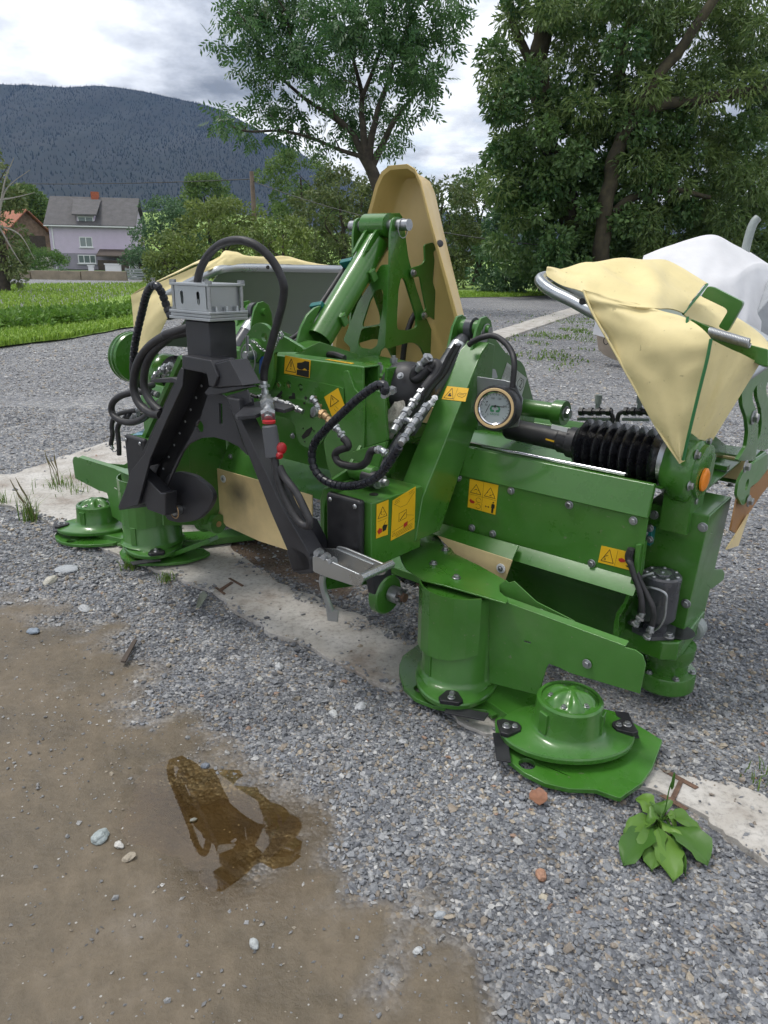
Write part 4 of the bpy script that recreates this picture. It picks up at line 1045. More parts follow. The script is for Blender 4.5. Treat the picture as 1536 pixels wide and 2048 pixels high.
# ---- middle frame: boxes with black covers, arms, beam, link plates
def frame_box(sx):
    yb = .16
    B = mk('frame_box', _mx(sx, prism([V((.50, -.085, .43)), V((.65, -.085, .43)), V((.65, -.085, .638)), V((.50, -.085, .638))], (0, yb + .085, 0))), GREEN, MW, .004)
    mk('box_cover', _mx(sx, join(prism([V((.49, -.088, .425)), V((.632, -.088, .425)), V((.632, -.088, .648)), V((.49, -.088, .648))], (0, -.026, 0)))), PLASTIC, B, .012)
    for x_ in (.512, .612):
        copy_of(SCREW, 'bolt', (sx * x_, -.116, .628), (0, -1, 0), B, .9)
    mk('box_wing', _mx(sx, prism([V((.425, -.075, .45)), V((.488, -.075, .45)), V((.488, -.075, .66)), V((.44, -.075, .64)), V((.425, -.075, .60))], (0, .12, 0))), GREEN, B, .006)
    return B
FBR = frame_box(1); FBL = frame_box(-1)
hq = PZ(*zt(S2, [(1335, 572)])[0], .6385)
mk('locating_hole', cyl(hq, hq + V((0, 0, .0015)), .014), BLACKINK, FBR)
# arm plates beside the boxes and the high inner faces
ap = [V((.455, -.085, .30)), V((.455, .16, .24)), V((.455, .24, .42)), V((.455, .24, .80)), V((.455, .14, .80)), V((.455, .02, .68)), V((.455, -.06, .66)), V((.455, -.085, .58))]
both('arm_plate', prism(ap, (-.012, 0, 0)), GREEN, bev=.002)
# middle hood, lip and curtain
mk('middle_panel', box(-.44, .44, .25, .256, .53, .86), GREEN, MW, .001)
mk('middle_lip', prism([V((-.44, .25, .575)), V((.44, .25, .575)), V((.44, .19, .475)), V((-.44, .19, .475))], (0, .004, .003)), GREEN, MW, .001)
cur_b = [(118, 370), (860, 580), (860, 1060), (640, 990), (450, 930), (300, 860), (200, 815), (135, 730)]
cq = [PY(*q, .186) for q in zt(S2, cur_b)]
CURS = CURTAIN.copy(); CURS.name = 'smudged_curtain'
_t, _n, _l = nodes_of(CURS); _p = _t.nodes['Principled BSDF']; _src = _p.inputs['Base Color'].links[0].from_socket
_tc = _n('ShaderNodeTexCoord'); _mp = _n('ShaderNodeVectorMath', operation='SUBTRACT'); sm0 = PY(*zt(S2, [(300, 580)])[0], .186)
_mp.inputs[1].default_value = sm0; _l(_tc.outputs['Object'], _mp.inputs[0]); _sc = _n('ShaderNodeVectorMath', operation='MULTIPLY'); _sc.inputs[1].default_value = (6.5, 6.5, 8); _l(_mp.outputs[0], _sc.inputs[0])
_ln = _n('ShaderNodeVectorMath', operation='LENGTH'); _l(_sc.outputs[0], _ln.inputs[0]); _nz = _n('ShaderNodeTexNoise', i_Scale=14.0, i_Detail=3.0); _l(_tc.outputs['Object'], _nz.inputs['Vector'])
_ad = _n('ShaderNodeMath', operation='MULTIPLY_ADD'); _l(_nz.outputs[0], _ad.inputs[0]); _ad.inputs[1].default_value = .4; _l(_ln.outputs['Value'], _ad.inputs[2])
_rp = nramp(_t, _n, _l, _ad.outputs[0], [(.30, (.85, .85, .85)), (.85, (0, 0, 0))])
_mixo = nmix(_t, _n, _l, _rp.outputs[0], _src, (.10, .095, .075)); _l(_mixo, _p.inputs['Base Color'])
CUR = mk('middle_curtain', prism(cq, (0, .006, 0)), CURS, MW, .001)
wq = PY(*zt(S2, [(180, 452)])[0], .184)
mk('washer', cyl(wq, wq + V((0, -.003, 0)), .016), WHITEP, CUR)
copy_of(SCREW, 'bolt', wq + V((0, -.003, 0)), (0, -1, 0), CUR, .9)
bolts(CUR, [PY(*zt(S2, [(235, 280)])[0], .205), PY(*zt(S2, [(712, 122)])[0], .245)], (0, -1, 0), s=1.1)

# square beam with open end
bz_, byc, hs = .958, .135, .040
ring_o = [V((.455, byc + a * hs, bz_ + b * hs)) for a, b in ((-1, -1), (1, -1), (1, 1), (-1, 1))]
ring_i = [V((.455, byc + a * (hs - .007), bz_ + b * (hs - .007))) for a, b in ((-1, -1), (1, -1), (1, 1), (-1, 1))]
mk('square_beam', plate(ring_o, [ring_i], (-.90, 0, 0)), GREEN, MW, .005)
# top link plate
lp_o = rounded(zt(R5, [(45, 560), (60, 420), (90, 330), (170, 200), (215, 172), (270, 185), (330, 250), (430, 290), (560, 370), (560, 400), (340, 400), (330, 600), (300, 700), (120, 690), (90, 600)]), 6)
h1 = PY(*zt(R5, [(262, 283)])[0], .06); h2 = PY(*zt(R5, [(142, 605)])[0], .06)
LK = mk('link_plate', plate([PY(*q, .06) for q in lp_o], [circ(h1, (0, 1, 0), .015), circ(h2, (0, 1, 0), .016)], (0, .014, 0)), GREEN, MW, .002)
pq = PY(*zt(R5, [(205, 420)])[0], .055)
mk('pin_boss', lathe([(.042, 0), (.042, .012), (.034, .016)], pq + V((-.012, .005, .012)), (0, -1, 0), 28), GREEN, LK)
PN = mk('hitch_pin', lathe([(.016, 0), (.016, .05), (.013, .053)], pq + V((0, .0, 0)), (0, -1, 0), 20), ZINC, LK)
pc = pq + V((0, -.035, 0))
mk('ring_clip', tube([pc + V((.036 * math.cos(a) - .004, 0, .05 * math.sin(a) - .012)) for a in np.linspace(0, 2 * math.pi, 28)[:-1]], .0022, 6, closed=True), ZINC, LK)
mk('clip_bar', cyl(pc + V((-.003, 0, .065)), pc + V((-.003, 0, -.065)), .006, 8), ZINC, LK)
ch = catmull(up(R5, [(160, 320), (190, 320), (225, 360), (262, 388), (320, 390), (350, 350), (372, 300), (365, 270), (390, 250), (405, 275), (380, 300)], .03), 6)
lk = []
for i in range(0, len(ch) - 1, 2):
    a, b = ch[i], ch[min(i + 2, len(ch) - 1)]
    m_ = (a + b) / 2; d_ = (b - a).normalized(); sd_ = V((0, 1, 0)) if (i // 2) % 2 else d_.cross(V((0, 1, 0)))
    l_ = max((b - a).length * .62, .006)
    lk.append(tube([m_ + d_ * l_ * math.cos(t) + sd_ * .0045 * math.sin(t) for t in np.linspace(0, 2 * math.pi, 11)[:-1]], .0014, 5, closed=True))
mk('safety_chain', join(*lk), ZINC, LK)
mk('blue_tag', prism([PY(*q, .052) for q in zt(R5, [(228, 440), (262, 432), (262, 560), (222, 565)])], (0, .002, 0)), BLUE, LK)
# plate with symbols
sy_o = rounded(zt(R5, [(340, 600), (420, 575), (650, 625), (870, 675), (880, 900), (720, 1060), (700, 1100), (640, 1130), (590, 1135), (540, 1110), (510, 1050), (505, 1000), (480, 930), (420, 900), (330, 880), (280, 760)]), 8)
hol = [circ(PY(*zt(R5, [q])[0], .09), (0, 1, 0), .0125, 14) for q in ((372, 648), (450, 653), (541, 670))]
SY = mk('coupler_plate', plate([PY(*q, .09) for q in sy_o], hol, (0, .008, 0)), GREEN, MW, .0015)
cuts = [[(355, 740), (395, 695), (402, 715), (380, 745), (400, 735), (398, 750), (360, 755)], [(452, 760), (452, 740), (475, 738), (478, 712), (495, 715), (500, 760)],
        [(568, 752), (578, 738), (592, 752), (580, 765)], [(560, 792), (572, 782), (580, 795), (568, 803)], [(612, 880), (640, 870), (642, 885), (628, 900), (640, 912), (615, 905)],
        [(548, 1048), (585, 1000), (625, 975), (632, 995), (605, 1040), (560, 1070)], [(553, 985), (562, 980), (562, 992)], [(636, 1006), (645, 1000), (646, 1012)], [(566, 1088), (575, 1082), (576, 1094)]]
for c_ in cuts: mk('symbol_cutout', prism([PY(*q, .0885) for q in zt(R5, c_)], (0, .002, 0)), BLACKINK, SY)
for q in ((370, 655), (448, 660)):
    p = PY(*zt(R5, [q])[0], .10); mk('port_plug', cyl(p, p + V((0, -.004, 0)), .0085, 10), COPPER, SY)
# end bracket joining beam and box
br_o = rounded(zt(R5, [(868, 545), (905, 540), (960, 690), (1000, 722), (1080, 716), (1140, 690), (1185, 760), (1208, 1080), (935, 1165), (870, 1390), (790, 1390), (740, 1250), (715, 1080), (840, 900), (890, 830)]), 6)
mk('end_bracket', plate([PY(*q, .088) for q in br_o], [], (0, .012, 0)), GREEN, MW, .002)
mk('bracket_side', prism([V((.462, .075, .63)), V((.462, .24, .63)), V((.462, .24, .985)), V((.462, .19, .985)), V((.462, .182, .905)), V((.462, .085, .905))], (.010, 0, 0)), GREEN, MW, .002)
mk('bracket_foot', prism([PY(*q, .05) for q in zt(R5, [(935, 1165), (1205, 1085), (1130, 1300), (1010, 1440), (830, 1400)])], (0, .012, 0)), GREEN, MW, .002)
bb_ = PY(*zt(R5, [(1040, 1330)])[0], .03)
mk('pivot_boss', lathe([(.028, 0), (.028, .09), (.022, .093)], bb_ + V((-.05, 0, 0)), (1, 0, 0), 24), GREEN, MW)

# lift posts with clevis plates
def post(sx):
    pp = [V((.655, .125, .46)), V((.655, .155, .60)), V((.655, .45, 1.03)), V((.655, .49, 1.06)), V((.655, .53, 1.05)), V((.655, .525, .90)), V((.655, .43, .76)), V((.655, .26, .46))]
    P_ = mk('lift_post', _mx(sx, prism(pp, (-.10, 0, 0))), GREEN, MW, .004)
    return P_
LPR, LPL = post(1), post(-1)
side = ux(R6, [(795, 380), (800, 280), (835, 175), (862, 168), (920, 290), (1010, 410), (1125, 475), (1150, 515), (1225, 800), (1225, 1000), (780, 1000), (775, 640)], .60)
SPR, SPL = both('clevis_plate', prism(side, (-.008, 0, 0)), GREEN, bev=.0015)
cl = V((.56, .52, 1.10))
for sx in (1, -1):
    ear = [V((0, .45, 1.02)), V((0, .475, 1.10)), V((0, .50, 1.135)), V((0, .53, 1.14)), V((0, .56, 1.125)), V((0, .575, 1.09)), V((0, .58, 1.0))]
    mk('clevis_ear', prism([V((sx * .51, p.y, p.z)) for p in ear], (sx * .010, 0, 0)), GREEN, MW, .002)
    mk('clevis_ear', prism([V((sx * .605, p.y, p.z)) for p in ear], (sx * .010, 0, 0)), GREEN, MW, .002)
    mk('clevis_pin', join(cyl((sx * .49, .525, 1.098), (sx * .635, .525, 1.098), .014), cyl((sx * .52, .525, 1.098), (sx * .545, .525, 1.098), .028), cyl((sx * .58, .525, 1.098), (sx * .604, .525, 1.098), .028)), GREEN, MW)
    mk('rod_eye', lathe([(.02, -.013), (.036, -.013), (.036, .013), (.02, .013)], (sx * .5625, .525, 1.098), (1, 0, 0), 28), GREYPAINT, MW)
    ct, cb_ = PX(*zt(R6, [(690, 295)])[0], .545), PX(*zt(R6, [(30, 1310)])[0], .515)
    ct, cb_ = V((sx * ct.x, ct.y, ct.z)), V((sx * cb_.x, cb_.y, cb_.z))
    d_ = (cb_ - ct)
    CY_ = mk('lift_cylinder', join(_lathe([(.024, 0), (.028, .01), (.033, .03), (.033, d_.length * .62), (.036, d_.length * .63), (.036, d_.length * .70), (.016, d_.length * .705), (.016, d_.length)], ct, d_.normalized(), 24, True)), GREYPAINT, MW, 0, 35)
    mk('cylinder_head', _lathe([(.0335, .035), (.0345, .036), (.0345, .075), (.0335, .076)], ct, d_.normalized(), 24, False), ALU, CY_)
ws = [PX(*q, .617) for q in rounded(zt(R6, [(850, 195), (890, 205), (880, 260), (845, 370), (815, 395), (790, 380), (800, 330), (820, 240)]), 6)]
mk('lock_plate', prism(ws, (-.003, 0, 0)), ZINC, SPR, .001)
copy_of(BOLT, 'bolt', PX(*zt(R6, [(855, 235)])[0], .618), (1, 0, 0), SPR, 2.2)
copy_of(BOLT, 'bolt', PX(*zt(R6, [(822, 348)])[0], .618), (1, 0, 0), SPR, 1.2)
# label with a large 2
lb = [PX(*q, .6015) for q in zt(R6, [(1015, 480), (1165, 600), (1125, 735), (970, 610)])]
LBL = mk('type_label', prism(lb, (.0012, 0, 0)), LABELW, SPR)
# nut at the cylinder foot
nq = PY(*zt(R5, [(1150, 1390)])[0], .02)
mk('pivot_nut', join(cyl(nq, nq + V((.03, 0, 0)), .011, 12), _lathe([(.026, 0), (.026, .004)], nq + V((-.006, 0, 0)), V((1, 0, 0)), 20, True), _lathe([(.021, 0), (.021, .014), (.018, .018)], nq + V((-.002, 0, 0)), V((1, 0, 0)), 6, True)), ZINC, MW, 0, 30)
mk('cylinder_foot', cyl(nq + V((-.06, 0, 0)), nq + V((-.008, 0, 0)), .027), CHAR, MW)

# ---- gauge
gp = PY(*zt(R6, [(916, 832)])[0], .33)
gn = V((.28, -1, .13)).normalized()
GB = mk('pressure_gauge', lathe([(.02, -.085), (.060, -.085), (.070, -.074), (.071, -.014), (.067, -.002), (.052, 0), (.050, -.006), (.050, -.012), (.0, -.012)], gp, gn, 48), PLASTIC, MW, 0, 35)
mk('bezel_ring', lathe([(.062, -.003), (.0625, .002), (.061, .004), (.0545, .004), (.0535, .0)], gp, gn, 48, False), BEZEL, GB)
mk('chrome_ring', lathe([(.0503, -.009), (.0505, -.001), (.047, -.004), (.0465, -.0105)], gp, gn, 48, False), CHROME, GB)
DIAL = mat('dial_face', (0.28, 0.32, 0.32), 0.35)
mk('dial', lathe([(.048, -.0115), (.048, -.0105), (.0, -.0105)], gp, gn, 40), DIAL, GB)
gu = V((0, 0, 1)); gu = (gu - gn * gu.dot(gn)).normalized(); gr = gu.cross(gn).normalized() if False else gn.cross(gu).normalized() * -1
gr = gu.cross(gn).normalized()
if gr.x < 0: gr = -gr
gc = gp + gn * -.0098
def dl(x, y): return gc + gr * x + gu * y
tk = []
for k in range(21):
    a = math.radians(225 - 270 * k / 20); r0 = .038 if k % 5 == 0 else .041
    p, q = dl(r0 * math.cos(a), r0 * math.sin(a)), dl(.0455 * math.cos(a), .0455 * math.sin(a))
    tk.append(beam(p, q, .0011, .0006, gn))
tk.append(beam(dl(-.012, .006), dl(.028, .006), .0022, .001, gn)); tk.append(cyl(dl(0, .006), dl(0, .006) + gn * .003, .004, 12))
tk += [beam(dl(-.03, -.017), dl(-.018, .012), .0016, .001, gn), beam(dl(-.03, .016), dl(-.026, .019), .003, .001, gn)]
mk('dial_marks', join(*tk), BLACKINK, GB)
def text_mesh(s, size):
    cu = bpy.data.curves.new('txt', 'FONT'); cu.body = s; cu.size = size; cu.align_x = 'CENTER'; cu.align_y = 'CENTER'; cu.resolution_u = 3
    ob = bpy.data.objects.new('txt', cu); sc.collection.objects.link(ob)
    bpy.context.view_layer.update()
    me = bpy.data.meshes.new_from_object(ob)
    vs = [tuple(v.co) for v in me.vertices]; fs = [tuple(p.vertices) for p in me.polygons]
    bpy.data.objects.remove(ob); bpy.data.curves.remove(cu); bpy.data.meshes.remove(me)
    return vs, fs
def place_text(s, size, o, r, u, name, m, parent):
    vs, fs = text_mesh(s, size)
    return mk(name, ([V(o) + r * x + u * y for x, y, z in vs], fs), m, parent, 0, 0)
for s_, a in (('0', 225), ('50', 165), ('100', 110), ('150', 70), ('200', 15)):
    a = math.radians(a); place_text(s_, .0085, dl(.031 * math.cos(a), .031 * math.sin(a)) + gn * .0003, gr, gu, 'dial_figure', BLACKINK, GB)
# emblem: two horns and a bar over a word
em = []
for sx in (-1, 1):
    pts = [(sx * .003, -.012), (sx * .014, -.012), (sx * .017, -.002), (sx * .013, .007), (sx * .005, .009), (sx * .004, .004), (sx * .010, .002), (sx * .011, -.004), (sx * .003, -.006)]
    em.append(prism([dl(x, y) for x, y in pts], gn * .0004))
mk('dial_emblem', join(*em), GREENINK, GB, 0, 0)
place_text('KRONE', .009, dl(0, -.019) + gn * .0004, gr, gu, 'dial_word', GREENINK, GB)
hose([gp + gn * -.06 + gu * .066 + gr * .035] + [PY(*q, y_) for q, y_ in zip(zt(R6, [(1070, 500), (1050, 400), (990, 320), (910, 275), (830, 285), (760, 315), (720, 345)]), (.41, .43, .44, .44, .43, .43, .43))], .0095)
gbp = [PY(*q, .42) for q in zt(R6, [(782, 588), (985, 615), (1080, 640), (1135, 760), (1100, 970), (985, 990), (790, 965)])]
mk('gauge_bracket', prism(gbp, (0, .004, 0)), ALU, MW, .001)
mk('bracket_ear', prism([PX(*q, .625) for q in rounded(zt(R6, [(860, 600), (900, 530), (925, 530), (945, 600)]), 4)], (-.004, 0, 0)), ALU, MW)
# tube stub and nut behind the gauge
mk('stub_axle', join(cyl((.58, .80, .80), (.78, .80, .80), .032), cyl((.76, .80, .80), (.80, .80, .80), .045)), GREEN, MW)
copy_of(BOLT, 'stub_bolt', (.80, .80, .80), (1, 0, 0), MW, 2.6)

# ---- gear cover in the middle with hose elbows
gcv = PY(*zt(R6, [(240, 680)])[0], .27)
mk('gearbox_cover', lathe([(.0, -.11), (.06, -.11), (.085, -.07), (.092, -.02), (.085, .025), (.06, .05), (.03, .058), (.0, .058)], gcv, (.35, -1, .3), 32), PLASTIC, MW, 0, 50)
for q in ((195, 583),):
    p = PY(*zt(R6, [q])[0], .20); copy_of(BOLT, 'cover_bolt', p, (.2, -1, .6), MW, 1.1)
bag = mat('plastic_pouch', (0.42, 0.40, 0.36), 0.15, var=0.4, vscale=60, bump=0.4, bscale=60)
mk('document_pouch', thick([[PY(*zt(R6, [(x_, y_)])[0], .20 + .01 * math.sin(i * 2.1 + j)) for j, x_ in enumerate((xl, (xl + xr) / 2, xr))] for i, (xl, xr, y_) in enumerate(((150, 230, 780), (120, 235, 850), (110, 215, 930), (95, 170, 1000), (90, 130, 1070)))], .01), bag, MW)
# ---- tower behind the beam
TX = .10
tw = rounded(zt(R4, [(850, 560), (866, 455), (900, 430), (940, 455), (962, 560), (985, 740), (1040, 960), (1110, 1180), (1180, 1340), (1215, 1560), (1140, 1560), (1085, 1440), (1040, 1405), (985, 1402), (825, 1450), (806, 1435), (830, 1100), (846, 800)]), 5)
wn = rounded(zt(R4, [(932, 898), (962, 918), (1052, 1210), (1052, 1285), (1000, 1308), (905, 1305), (898, 1265), (910, 1000)]), 6)
TW = mk('tower_plate', plate([PX(*q, TX) for q in tw], [[PX(*q, TX) for q in wn]], (-.010, 0, 0)), GREEN, MW, .0015)
mk('tower_plate', plate([PX(*q, TX) - V((.20, 0, 0)) for q in tw], [[PX(*q, TX) - V((.20, 0, 0)) for q in wn]], (.010, 0, 0)), GREEN, MW, .0015)
tb0 = PX(*zt(R4, [(806, 1435)])[0], TX); tt0 = PX(*zt(R4, [(846, 800)])[0], TX)
tn = (tb0 - tt0).cross(V((1, 0, 0))).normalized()
def UT(pts): return [PP(u, v, tt0 + V((0, -.003, 0)), tn) for u, v in pts]
fr = UT(rounded(zt(R4, [(775, 805), (836, 800), (806, 1440), (770, 1460), (745, 1560), (525, 1560), (540, 1440), (485, 1385), (600, 1090), (690, 950)]), 5))
fh1 = UT(rounded(zt(R4, [(735, 1000), (775, 988), (792, 1015), (790, 1110), (772, 1258), (638, 1283), (632, 1262), (690, 1080)]), 5))
fh2 = UT(rounded(zt(R4, [(628, 1295), (768, 1270), (745, 1425), (700, 1455), (612, 1442), (598, 1405)]), 5))
mk('tower_front', plate(fr, [fh1, fh2], V((0, .008, 0))), GREEN, MW, .0015)
tc_ = PX(*zt(R4, [(905, 500)])[0], TX)
pin0 = V((0, tc_.y, tc_.z))
mk('tower_pin', join(cyl(pin0 + V((-.14, 0, 0)), pin0 + V((.155, 0, 0)), .021, 20)), ZINC, TW)
cp = pin0 + V((.125, 0, 0))
mk('ring_clip', tube([cp + V((0, .028 * math.cos(a), .034 * math.sin(a) - .012)) for a in np.linspace(0, 2 * math.pi, 24)[:-1]], .002, 6, closed=True), ZINC, TW)
# oblique strut and its lugs
sb = PX(*zt(R4, [(300, 1375)])[0], 0.0); stp = PX(*zt(R4, [(742, 640)])[0], 0.0)
dv = (stp - sb).normalized()
STR = mk('strut_tube', _lathe([(.044, 0), (.05, 0), (.05, (stp - sb).length), (.044, (stp - sb).length), (.044, 0)], sb, dv, 32, False), GREEN, MW, 0, 35)
lug = ux(R4, [(592, 715), (640, 620), (690, 540), (765, 505), (752, 475), (772, 440), (805, 412), (868, 408), (893, 440), (862, 520), (840, 620), (818, 720), (720, 605), (700, 600), (640, 690)], 0.0)
for dx_ in (-.03, .022): mk('strut_lug', prism([p + V((dx_, 0, 0)) for p in lug], (.012, 0, 0)), GREEN, STR, .002)
mk('lug_boss', cyl(pin0 + V((-.06, 0, 0)), pin0 + V((.06, 0, 0)), .044, 28), GREEN, STR)
lug2 = ux(R4, [(158, 1410), (190, 1290), (240, 1190), (300, 1135), (345, 1120), (250, 1330), (330, 1440), (300, 1536), (230, 1536), (165, 1450)], 0.0)
for dx_ in (-.03,): mk('strut_lug', prism([p + V((dx_, 0, 0)) for p in lug2], (.012, 0, 0)), GREEN, STR, .002)
mk('strut_foot', prism([V((-.06, .14, .99)), V((-.06, .30, 1.03)), V((-.06, .50, .97)), V((-.06, .50, .80)), V((-.06, .14, .90))], (.12, 0, 0)), GREEN, MW, .003)
for q, w_ in (((690, 870), 1), ((465, 1210), 1)):
    p = PX(*zt(R4, [q])[0], 0.04)
    mk('tube_clamp', join(beam(p + V((-.07, -.01, .035)), p + V((.02, 0, -.004)), .03, .02, dv), beam(p + V((.018, -.012, .012)), p + V((.018, .012, -.026)), .03, .012, V((1, 0, 0)))), GREEN, STR, .002)
for q in ((520, 800), (290, 1135)):
    p = PX(*zt(R4, [q])[0], -.05); mk('hose_clip', beam(p + V((-.03, 0, 0)), p + V((.03, 0, .01)), .03, .02, dv), TEAL, STR, .003)
hose([PX(*q, -.075) for q in zt(R4, [(560, 770), (480, 860), (400, 980), (320, 1100), (230, 1230), (150, 1330), (80, 1380)])], .010)
hose([PX(*q, -.055) for q in zt(R4, [(580, 770), (510, 860), (430, 985), (350, 1110), (260, 1240), (180, 1345), (110, 1400)])], .009)
gbk = [PX(*q, TX + .014) for q in rounded(zt(R4, [(1110, 650), (1178, 630), (1200, 690), (1180, 705), (1188, 770), (1175, 940), (1222, 1090), (1282, 1180), (1340, 1380), (1272, 1385), (1200, 1235), (1150, 1200), (1090, 1240), (1085, 1180), (1125, 1150), (1095, 1000), (1075, 890), (1010, 910), (1005, 830), (1090, 805), (1115, 770)]), 5)]
GBK = mk('guard_bracket', prism(gbk, (-.008, 0, 0)), GREEN, MW, .0015)
bolts(GBK, [PX(*q, TX + .016) for q in zt(R4, [(1022, 868), (1105, 1195)])], (1, 0, 0), s=1.5)
hose([PX(*q, .02) for q in zt(R4, [(1070, 880), (1100, 1000), (1085, 1110), (1010, 1230), (960, 1400), (940, 1560)])], .012)
# shield plate standing behind the tower: a deep tray with a flanged rim
GYB, GYF = .92, .80
half = [(.045, 1.665), (.085, 1.645), (.115, 1.60), (.165, 1.47), (.215, 1.35), (.265, 1.23), (.315, 1.11), (.345, 1.03), (.36, .96), (.365, .80)]
outl = [V((-x, 0, z)) for x, z in reversed(half)] + [V((x, 0, z)) for x, z in half]
def inset(k):
    c = V((0, 0, 1.15)); return [V((p.x * (1 - k * 1.1), 0, p.z - k * .35 if p.z > 1.0 else p.z)) for p in outl]
rimw = [[V((p.x, GYF, p.z)) for p in outl], [V((p.x, GYF + .004, p.z)) for p in inset(.035)], [V((p.x, GYF + .05, p.z)) for p in inset(.07)], [V((p.x, GYB - .012, p.z)) for p in inset(.10)], [V((p.x, GYB, p.z)) for p in inset(.16)]]
n_ = len(outl)
rimw.append([V((p.x * .5, GYB + .002, p.z)) for p in inset(.18)]); rimw.append([V((0, GYB + .003, p.z)) for p in inset(.18)])
SHD = mk('shield_tray', thick(rimw, .004), GUARD, MW, 0, 50)
rv = PY(*zt(R4, [(1228, 642)])[0], GYF + .01)
mk('rivet', lathe([(.014, 0), (.013, .004), (.006, .007)], rv, (.8, -.5, .3)), CHAR, SHD)
# bundle of black hoses at the tower foot
mk('hose_bundle', join(*[tube(catmull(up(R5, [(740, 420 + 9 * k), (800, 418 + 9 * k), (880, 445 + 6 * k)], .34 + .02 * k), 6), .011, 8) for k in range(3)]), RUBBER, MW)
mk('base_plate', prism([V((.05, .30, .955)), V((.42, .30, .935)), V((.46, .62, .935)), V((.05, .62, .955))], (0, 0, -.010)), GREEN, MW, .002)
for q in ((1258, 455), (1148, 510)):
    p = PY(*zt(R5, [q])[0], .34); mk('stud', join(cyl(p + V((0, 0, -.03)), p + V((0, 0, .012)), .008, 10), cyl(p + V((0, 0, -.012)), p + V((0, 0, .004)), .013, 6)), ZINC, MW)

# ---- hoses at the middle
wrapped(up(R5, [(1180, 720), (1195, 665), (1160, 650), (1100, 672), (980, 760), (850, 880), (730, 1000), (655, 1090), (628, 1190), (650, 1300), (720, 1380), (830, 1425), (960, 1425), (1080, 1390), (1180, 1310), (1260, 1190), (1310, 1110)], -.10), .0125)
hexfit([PY(*q, y_) for q, y_ in zip(zt(R5, [(1180, 735), (1215, 700), (1260, 690)]), (-.09, -.03, .06))], .012)
hexfit([PY(*q, y_) for q, y_ in zip(zt(R5, [(1310, 1105), (1350, 1040), (1400, 960), (1460, 880), (1520, 800)]), (-.10, -.06, -.01, .04, .09))], .0125)
hexfit([PY(*q, y_) for q, y_ in zip(zt(R5, [(1255, 1010), (1300, 930), (1380, 830), (1420, 770), (1490, 690)]), (.02, .06, .12, .15, .19))], .0145)
hexfit([PY(*q, .07) for q in zt(R5, [(1290, 920), (1360, 920), (1420, 950)])], .012)
hose([PY(*q, y_) for q, y_ in zip(zt(R6, [(380, 690), (430, 620), (470, 560), (485, 515), (460, 490), (430, 520), (400, 600)]), (.20, .22, .24, .25, .25, .24, .24))], .0165)
hexfit([PY(*q, .22) for q in zt(R6, [(330, 545), (370, 480), (425, 430)])], .0155)
hose([PY(*q, .225) for q in zt(R6, [(425, 520), (340, 600), (300, 600), (310, 545), (330, 530)])], .015)
hexfit([PY(*q, .24) for q in zt(R6, [(390, 470), (450, 470)])], .011)
for k, (yy, dx_) in enumerate(((.17, 0), (.19, 22), (.21, 40))):
    hose([PY(*q, yy) for q in zt(R6, [(200 + dx_ * .4, 1010), (300 + dx_, 850), (400 + dx_, 680), (500 + dx_, 560), (560 + dx_, 440), (620 + dx_ * .8, 340)])], .0065, RUBBER if k != 1 else GREYPAINT)
hexfit([PY(*q, .16) for q in zt(R6, [(400, 830), (440, 775), (470, 740)])], .009, WHITEP)
hose(up(R5, [(870, 1060), (900, 1095), (905, 1130), (860, 1145), (820, 1165), (808, 1200), (840, 1250), (920, 1275), (1000, 1275), (1050, 1240), (1070, 1190), (1085, 1160), (1120, 1150)], -.05), .0115, RUBBER)
hexfit(up(R5, [(880, 1070), (840, 1010), (800, 965)], -.05), .012, ALU)
hexfit(up(R5, [(1110, 1152), (1165, 1150), (1205, 1185)], -.05), .012, ALU)
hexfit(up(R5, [(800, 970), (750, 905), (690, 860)], -.02), .0145, COPPER)
hexfit(up(R5, [(690, 870), (665, 790), (625, 745)], .05), .013, ZINC)
kp = PY(*zt(R5, [(665, 862)])[0], .02)
mk('valve_knob', lathe([(.012, 0), (.016, .002), (.016, .014), (.010, .016)], kp, (-.2, -1, .2)), ZINC, MW)
hexfit(up(R5, [(560, 860), (500, 825), (420, 790), (330, 765), (215, 740)], .055), .0115, ZINC)
hexfit(up(R5, [(210, 745), (140, 725)], .045), .008, RUBBER)

# ---- black hitch frame
HYf = -.165
HF = mk('hitch_frame', join(box(-.062, .062, HYf - .02, HYf + .085, 1.0, 1.12)), CHAR, MW, .004)
def uk(pts, y): return [PY(*q, y) for q in zt(K1, pts)]
mk('leg', prism(uk([(598, 690), (652, 700), (662, 790), (745, 965), (845, 1175), (962, 1378), (968, 1450), (890, 1460), (868, 1370), (790, 1190), (700, 960), (640, 805)], -.225), (0, .06, 0)), CHAR, HF, .004)
LG = mk('leg', join(prism(uk([(398, 560), (412, 566), (406, 640), (332, 800), (264, 960), (210, 1162), (125, 1186), (180, 1012), (238, 940), (300, 790), (368, 640)], -.225), (0, .010, 0)),
    prism(uk([(398, 560), (368, 640), (300, 790), (238, 940), (205, 1000), (220, 1000), (252, 945), (314, 795), (382, 645), (410, 566)], -.214), (0, .09, 0))), CHAR, HF, .002)
mk('channel_back', prism(uk([(392, 572), (520, 588), (528, 668), (484, 785), (424, 895), (334, 1090), (296, 1165), (125, 1186), (180, 1040)], -.128), (0, .008, 0)), PLASTIC, HF, .001)
mk('channel_strip', prism(uk([(445, 590), (458, 592), (300, 1000), (232, 1160), (216, 1162), (285, 990)], -.136), (0, .007, 0)), PLASTIC, HF, .002)
for k in range(10):
    p = PY(*zt(K1, [(490 - 24 * k, 640 + 52 * k)])[0], -.131); copy_of(SCREW, 'bolt', p, (0, -1, 0), HF, .55)
mk('yoke', prism(uk([(402, 505), (530, 528), (562, 600), (545, 645), (520, 642), (512, 588), (404, 566)], -.227), (0, .095, 0)), CHAR, HF, .004)
